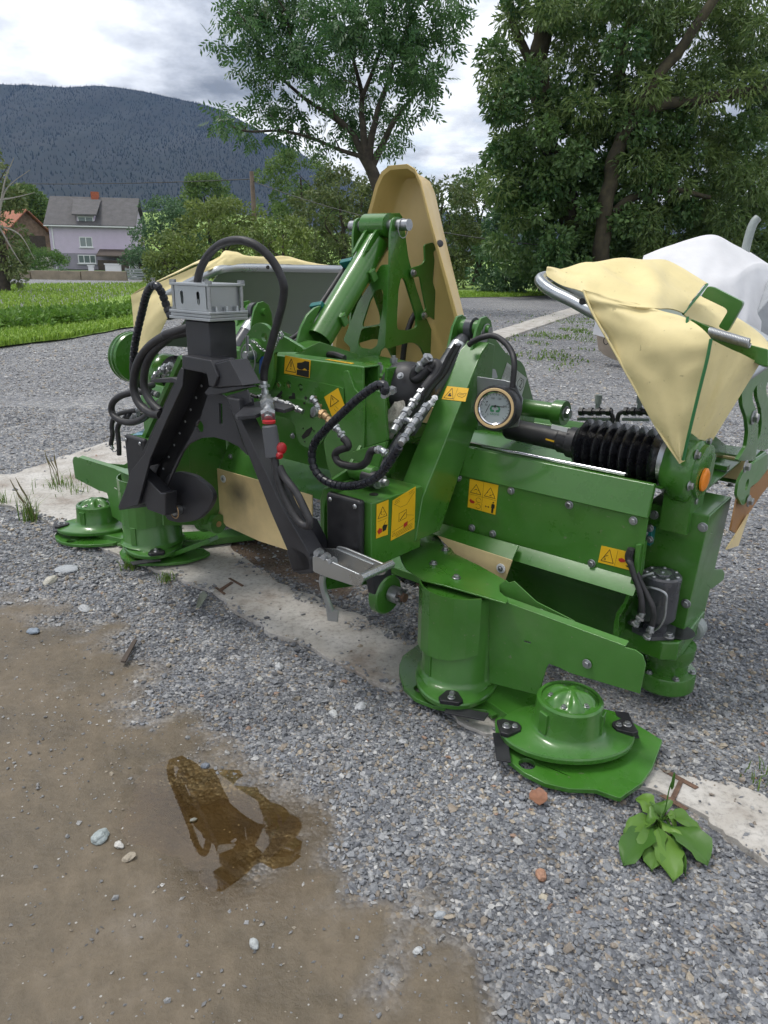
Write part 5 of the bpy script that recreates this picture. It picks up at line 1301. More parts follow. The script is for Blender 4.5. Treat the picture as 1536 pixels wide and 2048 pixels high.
mk('yoke_wing', prism(uk([(542, 545), (612, 527), (672, 640), (536, 648)], -.218), (0, .07, 0)), CHAR, HF, .003)
gz = uk([(524, 655), (598, 690), (640, 805), (665, 885), (690, 945), (650, 905), (600, 880), (545, 865), (490, 868), (435, 895), (390, 950), (352, 1030), (334, 1090), (424, 893), (484, 783)], -.175)
gh = circ(PY(*zt(K1, [(481, 818)])[0], -.175), (0, 1, 0), .021)
mk('web_plate', plate(gz, [gh, uk([(566, 715), (580, 720), (582, 812), (568, 806)], -.175)], (0, .008, 0)), CHAR, HF, .002)
for pts, yy in ((zt(T4, [(490, 1035), (560, 1012), (735, 1003), (830, 1030), (828, 1052), (560, 1052)]), -.17), (zt(T4, [(1068, 1155), (1110, 1100), (1230, 1108), (1460, 1088), (1475, 1108), (1260, 1162), (1100, 1182)]), -.215)):
    mk('shelf_plate', prism([PY(*q, yy) for q in pts], (0, .05, 0)), CHAR, HF, .002)
mk('coupler_shelf', prism([PZ(u, v, .885) for u, v in zt(R5, [(40, 880), (130, 795), (220, 775), (330, 780), (480, 800), (500, 815), (420, 840), (350, 828), (280, 845), (200, 880), (60, 892)])], (0, 0, -.012)), CHAR, HF, .002)
mk('leg_shield', prism([PY(*q, -.212) for q in zt(R3, [(862, 1100), (1000, 1060), (1095, 1280), (910, 1290)])], (0, .006, 0)), CHAR, HF, .002)
mk('leg_shield', prism([PY(*q, -.205) for q in zt(R3, [(970, 1350), (1130, 1300), (1160, 1400), (1030, 1480)])], (0, .006, 0)), CHAR, HF, .002)
# aluminium head: clear-sided box between two plates
def hz(pts, z): return [PZ(u, v, z) for u, v in zt(T4, pts)]
HZ0 = 1.125
def rect(cx, cy, hx, hy, z): return [V((cx - hx, cy - hy, z)), V((cx + hx, cy - hy, z)), V((cx + hx, cy + hy, z)), V((cx - hx, cy + hy, z))]
HD = mk('head_plates', join(prism(rect(-.005, HYf + .03, .105, .075, HZ0), (0, 0, .009)), prism(rect(-.003, HYf + .032, .103, .073, HZ0 + .010), (0, 0, .009)), prism(rect(-.003, HYf + .03, .105, .075, HZ0 + .020), (0, 0, .008))), ALU, HF, .0015)
top = mk('head_lid', prism(rect(-.003, HYf + .03, .098, .072, HZ0 + .102), (0, 0, .008)), ALU, HF, .0015)
wl = join(plate([V((-.085, HYf - .035, HZ0 + .0285)), V((.075, HYf - .035, HZ0 + .0285)), V((.075, HYf - .035, HZ0 + .1015)), V((-.085, HYf - .035, HZ0 + .1015))],
    [[V((x + .008 * math.cos(a), HYf - .035, HZ0 + .066 + .012 * (1 if math.sin(a) > 0 else -1) + .008 * math.sin(a))) for a in np.linspace(0, 2 * math.pi, 15)[:-1]] for x in (-.048, .036)], (0, .003, 0)),
    box(.076, .079, HYf - .032, HYf + .09, HZ0 + .0285, HZ0 + .1015), box(-.088, -.085, HYf - .032, HYf + .09, HZ0 + .0285, HZ0 + .1015))
mk('head_wall', wl, ALU, HF, .0008)
for x in (-.095, .088):
    for y in (-.032, .092):
        mk('head_post', join(cyl((x, HYf + y, HZ0 + .028), (x, HYf + y, HZ0 + .102), .006, 10), cyl((x, HYf + y, HZ0 + .110), (x, HYf + y, HZ0 + .119), .011, 6), cyl((x, HYf + y, HZ0 + .028), (x, HYf + y, HZ0 + .036), .010, 6)), ZINC, HF)
for k in (0, 2, 4):
    mk('head_fitting', cyl((.09, HYf - .01 + .02 * k, HZ0 + .028), (.09, HYf - .01 + .02 * k, HZ0 + .043), .006, 8), ZINC if k % 2 else ALU, HF)
mk('head_core', join(cyl((0, HYf + .03, HZ0 + .0285), (0, HYf + .03, HZ0 + .10), .03, 16)), ALU, HF)
# big hose arching over the head
hp = [PY(*q, y_) for q, y_ in zip(zt(R3, [(740, 600), (748, 480), (775, 370), (840, 260), (930, 185), (1050, 155), (1170, 180), (1280, 260), (1360, 370), (1410, 500), (1405, 620), (1370, 760), (1330, 900), (1290, 1050), (1262, 1150), (1258, 1230)]), (-.13, -.13, -.13, -.13, -.13, -.13, -.12, -.1, -.08, -.07, -.06, -.06, -.06, -.06, -.06, -.06))]
hose(hp, .0125)
hexfit(up(R5, [(255, 610), (268, 690), (275, 760)], -.06), .016, ALU)
hexfit([PY(*q, y_) for q, y_ in zip(zt(R5, [(280, 760), (290, 830), (294, 915)]), (-.10, -.2, -.235))], .021, ZINC)
cq0, cq1 = up(R5, [(298, 920), (298, 955)], -.235)
mk('red_ring', lathe([(.012, 0), (.019, .002), (.019, .009), (.012, .011)], cq0, (0, 0, -1)), RED, MW)
c0, c1 = up(R5, [(300, 960), (335, 1200)], -.237)
mk('coupler_sleeve', _lathe([(.018, 0), (.022, .005), (.023, (c1 - c0).length * .5), (.024, (c1 - c0).length), (.016, (c1 - c0).length + .004)], c0, (c1 - c0).normalized(), 20, True), mat('grey_sleeve', (.075, .077, .085), .6), MW)
rc = PY(*zt(R5, [(388, 1150)])[0], -.235)
mk('red_handle', lathe([(.010, -.012), (.017, -.006), (.018, .004), (.014, .010), (.004, .012)], rc + V((-.012, .012, .0)), (1, -.1, .1), 18), RED, MW, 0, 60)
mk('red_handle_tip', lathe([(.009, -.008), (.012, 0), (.008, .008)], rc + V((-.006, 0, -.018)), (1, -.1, -.3), 14), RED, MW, 0, 60)
hose([PY(*q, y_) for q, y_ in zip(zt(S2, [(570, 280), (590, 400), (630, 540), (700, 690), (770, 790), (830, 815), (845, 780), (810, 700), (740, 560), (650, 440), (610, 360)]), (-.238, -.238, -.238, -.238, -.238, -.238, -.238, -.238, -.236, -.234, -.232))], .0115)
# feet
mk('foot', prism([PY(*q, -.225) for q in zt(S2, [(690, 960), (800, 1010), (850, 1060), (862, 1180), (760, 1190), (700, 1150), (660, 1010)])], (0, .07, 0)), CHAR, HF, .006)
mk('foot', prism([PY(*q, -.21) for q in zt(S1, [(780, 400), (830, 380), (1000, 560), (1040, 560), (1040, 740), (900, 690), (880, 640), (690, 694), (672, 668)])], (0, .05, 0)), CHAR, HF, .005)
mk('foot_cheek', prism([PX(*q, .49) for q in zt(S2, [(845, 740), (900, 760), (1000, 960), (1000, 1010), (900, 1000)])], (-.010, 0, 0)), CHAR, HF, .002)
cdisc = rounded(zt(S1, [(1030, 500), (1050, 420), (1130, 395), (1260, 425), (1380, 520), (1412, 600), (1370, 690), (1290, 770), (1150, 792), (1050, 770), (1030, 700)]), 10)
mk('latch_disc', prism([PY(*q, -.13) for q in cdisc], (0, .02, 0)), CHAR, HF, .003)
pq = PY(*zt(S1, [(1135, 690)])[0], -.14)
mk('latch_pin', lathe([(.018, 0), (.018, .03), (.014, .033)], pq + V((0, .01, 0)), (0, -1, 0)), ZINC, HF)
mk('latch_ring', tube([pq + V((.026 * math.cos(a), -.015, .029 * math.sin(a))) for a in np.linspace(0, 2 * math.pi, 24)[:-1]], .0022, 6, closed=True), COPPER, HF)
# bright bracket and hook at the right foot
br = [PY(*q, -.235) for q in rounded(zt(S2, [(862, 1040), (930, 1055), (1235, 1190), (1250, 1230), (1240, 1270), (1190, 1280), (950, 1200), (865, 1165)]), 5)]
BK = mk('hitch_bracket', prism(br, (0, .008, 0)), ALU, HF, .002)
br2 = [p + V((0, .10, 0)) for p in br]
mk('bracket_cheek', prism(br2, (0, .008, 0)), ALU, HF, .002)
bt = [br2[0], br2[4], br2[4] + V((0, -.095, 0)), br2[0] + V((0, -.095, 0))]
mk('bracket_web', prism([PY(*q, -.14) for q in zt(S2, [(900, 985), (1040, 990), (1330, 1110), (1240, 1190), (1000, 1090)])], (0, .005, 0)), ALU, HF, .001)
pn0 = PY(*zt(S2, [(1232, 1215)])[0], -.242)
mk('bracket_pin', cyl(pn0, pn0 + V((0, .135, 0)), .012, 16), ALU, HF)
for q, r_ in (((930, 1020), .016), ((985, 1050), .015), ((1035, 1080), .013)):
    p = PY(*zt(S2, [q])[0], -.215); mk('bracket_nut', join(cyl(p, p + V((0, -.014, 0)), r_, 6), cyl(p, p + V((0, -.022, .004)), r_ * .6, 10)), ZINC, HF)
mk('stand_hook', tube(catmull([PY(*q, y_) for q, y_ in zip(zt(S2, [(945, 1190), (940, 1250), (955, 1320), (985, 1400), (1010, 1460)]), (-.2, -.2, -.19, -.18, -.17))], 6), .010, 10), ALU, HF)
hk = PY(*zt(S2, [(1015, 1490)])[0], -.165)
mk('hook_blade', prism([hk + V((-.03, 0, .022)), hk + V((.025, 0, .018)), hk + V((.022, 0, -.02)), hk + V((-.02, 0, -.03))], (0, .004, 0)), ALU, HF, .001)
# lower link ring and slotted nut, and the stub on the left
rr = PY(*zt(S3, [(60, 1110)])[0], .03)
mk('link_ring', lathe([(.024, 0), (.06, 0), (.066, .006), (.066, .03), (.06, .036), (.024, .036)], rr + V((-.03, 0, 0)), (1, 0, 0), 32), GREEN, MW)
mk('link_arm', beam(rr + V((-.014, -.02, .03)), rr + V((-.014, -.05, .16)), .03, .09, (0, 1, 0)), CHAR, MW, .004)
nn = PY(*zt(S3, [(90, 1100)])[0], .03)
mk('slotted_nut', join(cyl(nn, nn + V((.035, 0, 0)), .027, 18), *[beam(nn + V((.035, .02 * math.cos(a), .02 * math.sin(a))), nn + V((.048, .02 * math.cos(a), .02 * math.sin(a))), .011, .009) for a in np.linspace(0, 2 * math.pi, 7)[:-1]]), ZINC, MW, 0, 30)
mk('link_pin_end', cyl(nn, nn + V((.056, 0, 0)), .014), RUST, MW)
s0 = PX(*zt(S1, [(1450, 800)])[0], -.42)
mk('link_stub', join(lathe([(.022, 0), (.04, .0), (.042, -.003), (.042, -.08), (.055, -.084), (.055, -.10)], s0, (1, 0, 0), 28)), GREEN, MW)
mk('link_stub_bore', cyl(s0 + V((-.002, 0, 0)), s0 + V((.001, 0, 0)), .013), COPPER, MW)
mk('skid_bar', beam(PZ(*zt(S1, [(1090, 1035)])[0], .03), s0 + V((-.07, .02, -.09)), .06, .02), GREEN, MW, .003)

# ---- hoses and couplings left of the hitch frame
wrapped([PY(*q, y_) for q, y_ in zip(zt(T4, [(735, 390), (690, 290), (640, 150), (600, 75), (550, 55), (510, 85), (470, 170), (430, 330), (390, 500), (355, 680), (340, 840)]), (-.1, -.1, -.11, -.12, -.12, -.12, -.11, -.1, -.1, -.1, -.1))], .014)
hose([PY(*q, y_) for q, y_ in zip(zt(T4, [(340, 840), (335, 920), (350, 1000), (400, 1070), (470, 1095), (540, 1075)]), (-.1, -.1, -.09, -.05, .0, .05))], .013)
hose([V((-.02, -.06, 1.10)), V((-.06, -.08, 1.11))] + [PY(*q, -.14) for q in zt(T4, [(720, 548), (660, 575), (530, 660), (430, 770), (370, 900), (345, 1050), (360, 1180), (420, 1290), (520, 1365), (620, 1380)])], .0155)
hose([V((0, -.05, 1.085)), V((-.05, -.07, 1.09))] + [PY(*q, -.13) for q in zt(T4, [(780, 560), (700, 600), (590, 690), (510, 790), (460, 920), (450, 1060), (480, 1180), (540, 1270), (620, 1345)])], .0145)
hose([PY(*q, y_) for q, y_ in zip(zt(T4, [(520, 1145), (420, 1145), (300, 1160), (190, 1200), (125, 1270), (125, 1360), (190, 1430), (300, 1460), (420, 1430), (520, 1350), (600, 1260), (650, 1230)]), (.02, 0, -.02, -.04, -.05, -.05, -.05, -.04, -.03, -.03, -.03, -.03))], .0135)
hose([PY(*q, .0) for q in zt(T4, [(380, 1335), (300, 1345), (200, 1370), (140, 1420), (120, 1500), (128, 1580), (115, 1660), (112, 1690)])], .010)
hose([PY(*q, .0) for q in zt(T4, [(300, 1400), (215, 1450), (180, 1520), (185, 1600), (195, 1700), (196, 1790)])], .0105)
hexfit(up(T4, [(115, 1680), (125, 1740)], .0), .009)
mk('pipe_clip', tube(catmull(up(T4, [(118, 1730), (135, 1755), (160, 1758), (168, 1740)], 0.), 4), .0022, 6), ZINC, MW)
for a, b, y_ in (((520, 1150), (600, 1180), .03), ((545, 1005), (640, 910), -.02), ((650, 990), (720, 900), -.0), ((640, 900), (740, 870), .0), ((380, 1335), (480, 1300), 0.0), ((320, 1420), (400, 1380), 0.), ((250, 1410), (320, 1385), .0), ((640, 1215), (690, 1180), -.02), ((350, 1410), (430, 1390), .01)):
    m_ = ((a[0] + b[0]) / 2, (a[1] + b[1]) / 2)
    hexfit(up(T4, [a, m_, b], y_), .0125, CHAR if b == (320, 1385) or b == (430, 1390) else ZINC)
mk('arm_edge', beam(PY(*zt(T4, [(840, 790)])[0], -.06), PY(*zt(T4, [(420, 1700)])[0], -.06), .02, .02), GREEN, MW, .002)
mk('film_sticker', prism([PZ(u, v, .6395) for u, v in zt(T4, [(330, 1590), (455, 1530), (450, 1585), (380, 1590)])], (0, 0, .001)), mat('blue_film', (.25, .42, .55), .2), MW)

# ---- rear beam, valves, side arms
mk('rear_beam', join(box(-1.35, 1.40, 1.02, 1.16, .60, .70)), GREEN, MW, .005)
mk('rear_strip', box(-1.33, 1.38, 1.00, 1.017, .62, .695), CURTAIN, MW, .002)
for u0, s_ in ((0, 1), (1, 1)):
    q0 = [(85, 320), (340, 320)] if u0 == 0 else [(430, 318), (640, 320)]
    a, b = up(S4, q0, .93)
    vv = mk('valve', join(cyl(a, b, .011, 10), *[cyl(a.lerp(b, t), a.lerp(b, t + .12), .017, 6) for t in (.02, .3, .55, .84)]), PLASTIC, MW)
    m_ = a.lerp(b, .55)
    mk('valve_stem', join(cyl(m_, m_ + V((0, 0, .05)), .009, 8), cyl(m_ + V((0, 0, .03)), m_ + V((0, 0, .062)), .013, 10)), SOOT, vv)
    mk('valve_rail', beam(a + V((0, 0, -.028)), b + V((0, 0, -.028)), .02, .01), ALU, vv)
hose(up(S4, [(300, 325), (335, 345), (345, 380), (330, 420)], .93), .008)
hose(up(S4, [(440, 318), (395, 335), (380, 380), (385, 420)], .93), .008)
def arm(sx, x, dy):
    pts = rounded(zt(S4, [(1400, 60), (1480, -20), (1536, -60), (1536, 20), (1470, 90), (1420, 170), (1420, 230), (1455, 330), (1465, 440), (1455, 560), (1440, 700), (1300, 700), (1370, 590), (1385, 480), (1375, 370), (1340, 270), (1335, 160)]), 6)
    P_ = [PX(*q, 1.40) for q in pts]
    P_ = [V((x, p.y + dy, p.z)) for p in P_]
    return mk('cover_arm', prism([V((sx * p.x, p.y, p.z)) for p in P_], (-sx * .012, 0, 0)), GREEN, MW, .002)
AR = arm(1, 1.40, 0); arm(1, 1.39, .2); arm(-1, 1.40, 0)
bolts(AR, [PX(*q, 1.401) for q in zt(S4, [(1418, 365), (1385, 1005)])], (1, 0, 0), s=2.2)
mk('arm_rod', cyl((1.402, .70, 1.0), (1.402, 1.0, 1.03), .012), ZINC, MW)
sp = rounded(zt(S4, [(1310, 860), (1350, 780), (1420, 720), (1536, 640), (1536, 760), (1460, 860), (1400, 900), (1390, 1000), (1340, 1045), (1320, 1010), (1295, 960)]), 5)
SPt = mk('side_plate', plate([PX(*q, 1.455) for q in sp], [circ(PX(*zt(S4, [(1375, 880)])[0], 1.455), (1, 0, 0), .018)], (-.008, 0, 0)), GREEN, MW, .002)
bolts(SPt, [PX(*q, 1.458) for q in zt(S4, [(1360, 740), (1385, 1005)])], (1, 0, 0), s=1.8)
mk('side_skirt', thick([[PX(*q, 1.43 + .01 * i) for q in zt(S4, row)] for i, row in enumerate((((1290, 960), (1400, 900), (1536, 760)), ((1260, 1110), (1400, 1010), (1536, 880)), ((1235, 1230), (1290, 1260), (1390, 1100))))], .005), BROWNSK, MW)
mk('skirt_tip', prism([PX(*q, 1.46) for q in zt(S4, [(1290, 1270), (1390, 1110), (1310, 1350), (1220, 1380)])], (-.005, 0, 0)), CURTAIN, MW)
mk('rear_lug', prism([PX(*q, 1.30) for q in rounded(zt(S4, [(1100, 660), (1110, 520), (1130, 505), (1210, 570), (1225, 660)]), 4)], (-.02, 0, 0)), GREEN, MW, .002)
mk('foot_lug', prism([PX(*q, 1.40) for q in zt(S5, [(1070, 180), (1130, 150), (1190, 150), (1205, 180), (1195, 230), (1105, 300), (1060, 260)])], (-.01, 0, 0)), GREEN, MW, .002)
mk('foot_roller', lathe([(.03, 0), (.038, .006), (.038, .04), (.03, .046)], PX(*zt(S5, [(945, 620)])[0], 1.385), (0, 1, .15)), SOOT, MW)

# ---- folded side covers: hoop tube, cloth, lining, piping
def cover(sx):
    hf_ = [PY(*zt(S7, [(a, b)])[0], y) for a, b, y in ((1000, 900, .46), (700, 760, .46), (450, 655, .46), (300, 575, .47), (190, 522, .48), (122, 475, .50), (100, 435, .53))]
    hp_ = hf_ + [V((.812, .60, 1.272)), V((.805, .72, 1.275)), V((.80, 1.0, 1.272)), V((.80, 1.25, 1.27)), V((.82, 1.34, 1.268)), V((.90, 1.38, 1.25)), V((1.30, 1.40, 1.04))]
    HP = mk('cover_hoop', tube([V((sx * p.x, p.y, p.z)) for p in catmull(hp_, 8)], .0185, 16), ALU, MW, 0, 60)
    if sx > 0:
        p = PY(*zt(S7, [(362, 577)])[0], .452); mk('hoop_plug', cyl(p, p + V((.002, -.006, 0)), .009), BLACKINK, HP)
    else:
        p = V((-.785, .80, 1.276)); mk('hoop_plug', cyl(p, p + V((.004, 0, 0)), .009), BLACKINK, HP)
    return HP
cover(1); cover(-1)
def patch(top, bot, nu, nv, fold=0.0, seed=0, bulge=0.0, nrm=(0, -1, 0), freq=3.0):
    T = catmull(top, nu); B = catmull(bot, nu); nrm = V(nrm); rows = []
    n = len(T)
    B = [B[min(len(B) - 1, round(i * (len(B) - 1) / (n - 1)))] for i in range(n)]
    for j in range(nv + 1):
        t = j / nv; row = []
        for i in range(n):
            p = T[i].lerp(B[i], t); s = i / (n - 1)
            f = noise.noise(V((s * freq + seed, t * freq * .5, seed * 1.7))) * fold + noise.noise(V((s * freq * 2.7 + seed, t * freq, 5 + seed))) * fold * .4
            row.append(p + nrm * (f + bulge * math.sin(math.pi * t) * math.sin(math.pi * s)))
        rows.append(row)
    return rows
def seven(pts, y): return [PY(*q, y) if not isinstance(y, list) else None for q in zt(S7, pts)]
def yz(pts_y): return [PY(*zt(S7, [(a, b)])[0], y) for a, b, y in pts_y]
# right front drape, from the hoop's shoulder down to the tip by the bellows
fa = yz([(372, 505, .445), (398, 575, .435), (440, 670, .43), (560, 880, .43), (700, 1130, .43), (850, 1400, .435), (985, 1600, .44)])
fb = yz([(700, 588, .455), (860, 636, .455), (1030, 690, .44), (1175, 820, .40), (1130, 1000, .40), (1070, 1250, .41), (1000, 1590, .438)])
C1 = mk('side_cloth', thick(patch(fa, fb, 8, 30, .016, 1, .012, (0, -1, .1), 3.6), .004), CLOTH, MW, 0, 80)
mk('cloth_hem', tube(catmull([p + V((0, -.003, 0)) for p in fa], 8), .0036, 8), CLOTH, MW, 0, 80)
# top of the cover, over the hoop
ta = yz([(150, 392, .56), (300, 362, .60), (440, 335, .66), (570, 315, .72), (720, 312, .80), (830, 315, .86), (930, 350, .90), (1150, 470, .92)])
tb_ = yz([(132, 412, .545), (240, 478, .50), (365, 520, .45), (470, 575, .435), (640, 612, .44), (800, 625, .455), (900, 640, .55), (1000, 655, .66)])
tm = [a.lerp(b, .5) + V((0, 0, .012)) for a, b in zip(ta, tb_)]
rows = []
Ta, Tm, Tb = catmull(ta, 8), catmull(tm, 8), catmull(tb_, 8)
for j in range(25):
    t = j / 24; row = []
    for i in range(len(Ta)):
        p = Ta[i] * (1 - t) ** 2 + (Tm[i] * 2 - (Ta[i] + Tb[i]) * .5) * 2 * t * (1 - t) + Tb[i] * t * t
        s = i / (len(Ta) - 1)
        r_ = math.sin((s * 1.0 - t * .55) * 17) * .014 * math.exp(-((s - .40 - .28 * t) / .24) ** 2) * math.sin(math.pi * min(1, t * 1.15))
        row.append(p + V((0, -.4, .9)) * (r_ + noise.noise(V((s * 4, t * 3, 2))) * .013))
    rows.append(row)
mk('side_cloth', thick(rows, .004), CLOTH, MW, 0, 80)
# outer panel right of the piping
oa = yz([(1180, 822, .41), (1300, 880, .50), (1400, 925, .58), (1478, 968, .66)])
ob_ = yz([(1035, 1400, .45), (1080, 1430, .50), (1130, 1455, .55), (1180, 1450, .60)])
mk('side_cloth', thick(patch(oa, ob_, 8, 22, .016, 4, .02, (.3, -1, 0), 3.4), .004), CLOTH, MW, 0, 80)
oc = yz([(1478, 968, .66), (1482, 985, .70), (1470, 1020, .78)]); 
PIPE = mat('green_piping', (.03, .16, .05), .45)
mk('cloth_piping', tube(catmull(yz([(1176, 815, .395), (1150, 950, .395), (1100, 1150, .398), (1040, 1400, .405), (1000, 1580, .43)]), 8), .0045, 8), PIPE, MW)
mk('cloth_piping', tube(catmull(yz([(1152, 470, .91), (1080, 560, .78), (1000, 655, .655)]), 8), .004, 8), PIPE, MW)
mk('cloth_piping', tube(catmull(yz([(1028, 675, .44), (1022, 730, .435)]), 8), .004, 8), PIPE, MW)
# rear cloth piece and hinge bracket
da = yz([(1090, 545, 1.0), (1220, 600, 1.05), (1350, 690, 1.1), (1450, 770, 1.15), (1560, 870, 1.2)])
db = yz([(1000, 660, .80), (1110, 720, .85), (1250, 790, .92), (1380, 850, .98), (1560, 930, 1.0)])
mk('rear_cloth', thick(patch(da, db, 8, 12, .012, 7, .02, (0, -.3, 1)), .004), CLOTH, MW, 0, 80)
hb = rounded(zt(S7, [(1155, 480), (1200, 490), (1378, 580), (1370, 610), (1280, 770), (1220, 740), (1280, 640), (1262, 618), (1110, 545)]), 5)
mk('hinge_bracket', prism([PY(*q, .80) for q in hb], (0, .02, 0)), GREEN, MW, .002)
mk('hinge_rail', prism([PY(*q, .62) for q in zt(S7, [(1030, 690), (1060, 690), (1420, 850), (1536, 880), (1536, 990), (1480, 980), (1180, 820), (1030, 740)])], (0, .05, -.01)), GREEN, MW, .003)
sa, sb_ = PY(*zt(S7, [(1165, 770)])[0], .60), PY(*zt(S7, [(1420, 845)])[0], .60)
hl = [sa.lerp(sb_, t) + V((0, .012 * math.cos(t * 2 * math.pi * 26), .012 * math.sin(t * 2 * math.pi * 26))) for t in np.linspace(0, 1, 26 * 10)]
mk('coil_spring', tube(hl, .0028, 6), ZINC, MW, 0, 60)
# left cover: outer drape seen beyond the hitch frame, and the lining seen from inside
def yl(pts_y): return [PY(*zt(R3, [(a, b)])[0], y) for a, b, y in pts_y]
la_ = yl([(250, 560, .46), (330, 520, .50), (450, 470, .52), (600, 400, .53), (760, 325, .54), (830, 290, .54)])
lb2_ = yl([(270, 880, .44), (285, 1000, .44), (310, 1090, .44), (345, 1110, .44), (480, 800, .46), (700, 440, .52)])
def lx(pts): return [PX(*zt(R3, [(a, b)])[0], x) for a, b, x in pts]
fa = yl([(236, 580, .42), (245, 700, .42), (262, 880, .42), (290, 1060, .42), (335, 1115, .42)])
fb = yl([(800, 330, .51), (700, 440, .49), (610, 590, .45), (490, 810, .43), (345, 1105, .422)])
mk('side_cloth', thick(patch(fa, fb, 8, 24, .008, 11, .02, (0, -1, .2)), .004), CLOTH, MW, 0, 80)
ta = yl([(236, 580, .42), (300, 535, .43), (420, 480, .45), (560, 420, .47), (700, 355, .49), (800, 318, .51)])
tb_ = yl([(300, 545, .60), (400, 490, .70), (520, 430, .75), (640, 370, .8), (760, 310, .85), (830, 280, .85)])
mk('side_cloth', thick(patch(ta, tb_, 8, 8, .004, 12, .0, (0, 0, 1)), .004), CLOTH, MW, 0, 80)
ta = lx([(790, 365, -.84), (900, 300, -.85), (960, 240, -.86), (1030, 250, -.86), (1150, 290, -.86), (1280, 300, -.86), (1400, 290, -.86), (1536, 325, -.86), (1700, 350, -.86), (1860, 372, -.86)])
tb_ = lx([(800, 400, -.81), (900, 358, -.805), (960, 350, -.80), (1030, 345, -.80), (1150, 345, -.80), (1280, 343, -.80), (1400, 346, -.80), (1536, 352, -.80), (1700, 365, -.80), (1860, 380, -.80)])
mk('side_cloth', thick(patch(ta, tb_, 6, 10, .012, 14, .02, (.5, 0, .8), 6), .004), CLOTH, MW, 0, 80)
lt = [V((-.83, .56, 1.262)), V((-.83, .80, 1.262)), V((-.83, 1.1, 1.262)), V((-.84, 1.36, 1.258))]
lbm = [V((-1.22, .50, .90)), V((-1.24, .80, .88)), V((-1.24, 1.1, .88)), V((-1.22, 1.40, .90))]
mk('cloth_lining', thick(patch(lt, lbm, 10, 16, .02, 17, .05, (-.7, 0, -.7), 4), .004), CLOTHIN, MW, 0, 80)
mk('cloth_lining', thick(patch([V((-p.x, p.y, p.z - .012)) for p in lt], [V((1.20, .56, 1.06)), V((1.22, .80, 1.05)), V((1.22, 1.1, 1.05)), V((1.20, 1.36, 1.06))], 10, 10, .01, 18, .0, (0, 0, -1), 4), .004), CLOTHIN, MW, 0, 80)

# ---- stickers
def bil(q, a, b): return (q[0] * (1 - a) + q[1] * a) * (1 - b) + (q[3] * (1 - a) + q[2] * a) * b
def sticker(q, strokes, nrm, blobs=(), reds=(), name='warning_sticker'):
    nrm = V(nrm).normalized()
    q = [V(p) + nrm * .0006 for p in q]
    S_ = mk(name, prism(q, nrm * .0008), YELLOW, MW)
    sx_ = (q[1] - q[0]).length; gs = []
    for pts, wd in strokes:
        P_ = [bil(q, a, b) + nrm * .0011 for a, b in pts]
        for a, b in zip(P_, P_[1:]):
            if (b - a).length > 1e-5: gs.append(beam(a, b, wd, .0005, nrm))
    for pts in blobs: gs.append(prism([bil(q, a, b) + nrm * .0009 for a, b in pts], nrm * .0006))
    if gs: mk('pictogram', join(*gs), BLACKINK, S_, 0, 0)
    if reds: mk('red_mark', join(*[prism([bil(q, a, b) + nrm * .0009 for a, b in pts], nrm * .0005) for pts in reds]), REDINK, S_, 0, 0)
    return S_
def tri(cx, cy, w, h, wd=.0014): return ([(cx - w / 2, cy + h / 2), (cx, cy - h / 2), (cx + w / 2, cy + h / 2), (cx - w / 2, cy + h / 2)], wd)
def scrib(cx, cy, w, h, seed, n=5):
    r = random.Random(seed); o = []
    for _ in range(n):
        a = (cx + r.uniform(-.5, .5) * w, cy + r.uniform(-.5, .5) * h); b = (a[0] + r.uniform(-.4, .4) * w, a[1] + r.uniform(-.3, .3) * h)
        o.append(([a, b], .0016))
    return o
def ringp(cx, cy, rx, ry, a0, a1, wd=.001): return ([(cx + rx * math.cos(t), cy + ry * math.sin(t)) for t in np.linspace(a0, a1, 12)], wd)
yb_ = byc - hs - .0005
q = [PY(*p, yb_) for p in zt(R5, [(425, 425), (622, 462), (612, 598), (418, 562)])]
sticker(q, [tri(.26, .48, .40, .72, .0022), ([(.26, .32), (.26, .58)], .0035), ([(.26, .66), (.26, .71)], .0035)], (0, -1, 0),
        [[(.50, .28), (.66, .22), (.72, .18), (.78, .10), (.95, .10), (.97, .55), (.93, .62), (.80, .5), (.70, .62), (.58, .62), (.50, .55)], [(.50, .66), (.97, .60), (.98, .98), (.50, .96)]])
q = [PY(*p, .0885) for p in zt(R5, [(725, 745), (832, 675), (890, 830), (790, 905)])]
sticker(q, [tri(.45, .32, .62, .42, .002), ([(.45, .22), (.46, .36)], .003), ([(.46, .42), (.46, .45)], .003), ([(.3, .7), (.38, .85)], .0008), ([(.45, .65), (.55, .82)], .0008)], (0, -1, 0))
pa, pb_, pc_ = V((.655, .155, .60)), V((.655, .45, 1.03)), V((.555, .45, 1.03))
pnrm = (pb_ - pa).cross(pc_ - pb_); pnrm = pnrm if pnrm.y < 0 else -pnrm
q = [PP(*p, pa, pnrm) for p in zt(R6, [(555, 662), (722, 680), (695, 782), (513, 762)])]
sticker(q, [tri(.27, .5, .40, .78, .0016), ([(.52, .06), (.50, .95)], .0006), ([(.58, .55), (.66, .40), (.80, .45), (.96, .38), (.92, .6), (.82, .72), (.64, .66), (.58, .55)], .001), ([(.66, .55), (.88, .52)], .001)], pnrm, [[(.2, .72), (.24, .5), (.30, .5), (.28, .62), (.34, .6), (.35, .74)]])
q = [PY(*p, HY) for p in zt(S3, [(692, 220), (911, 270), (887, 497), (674, 438)])]
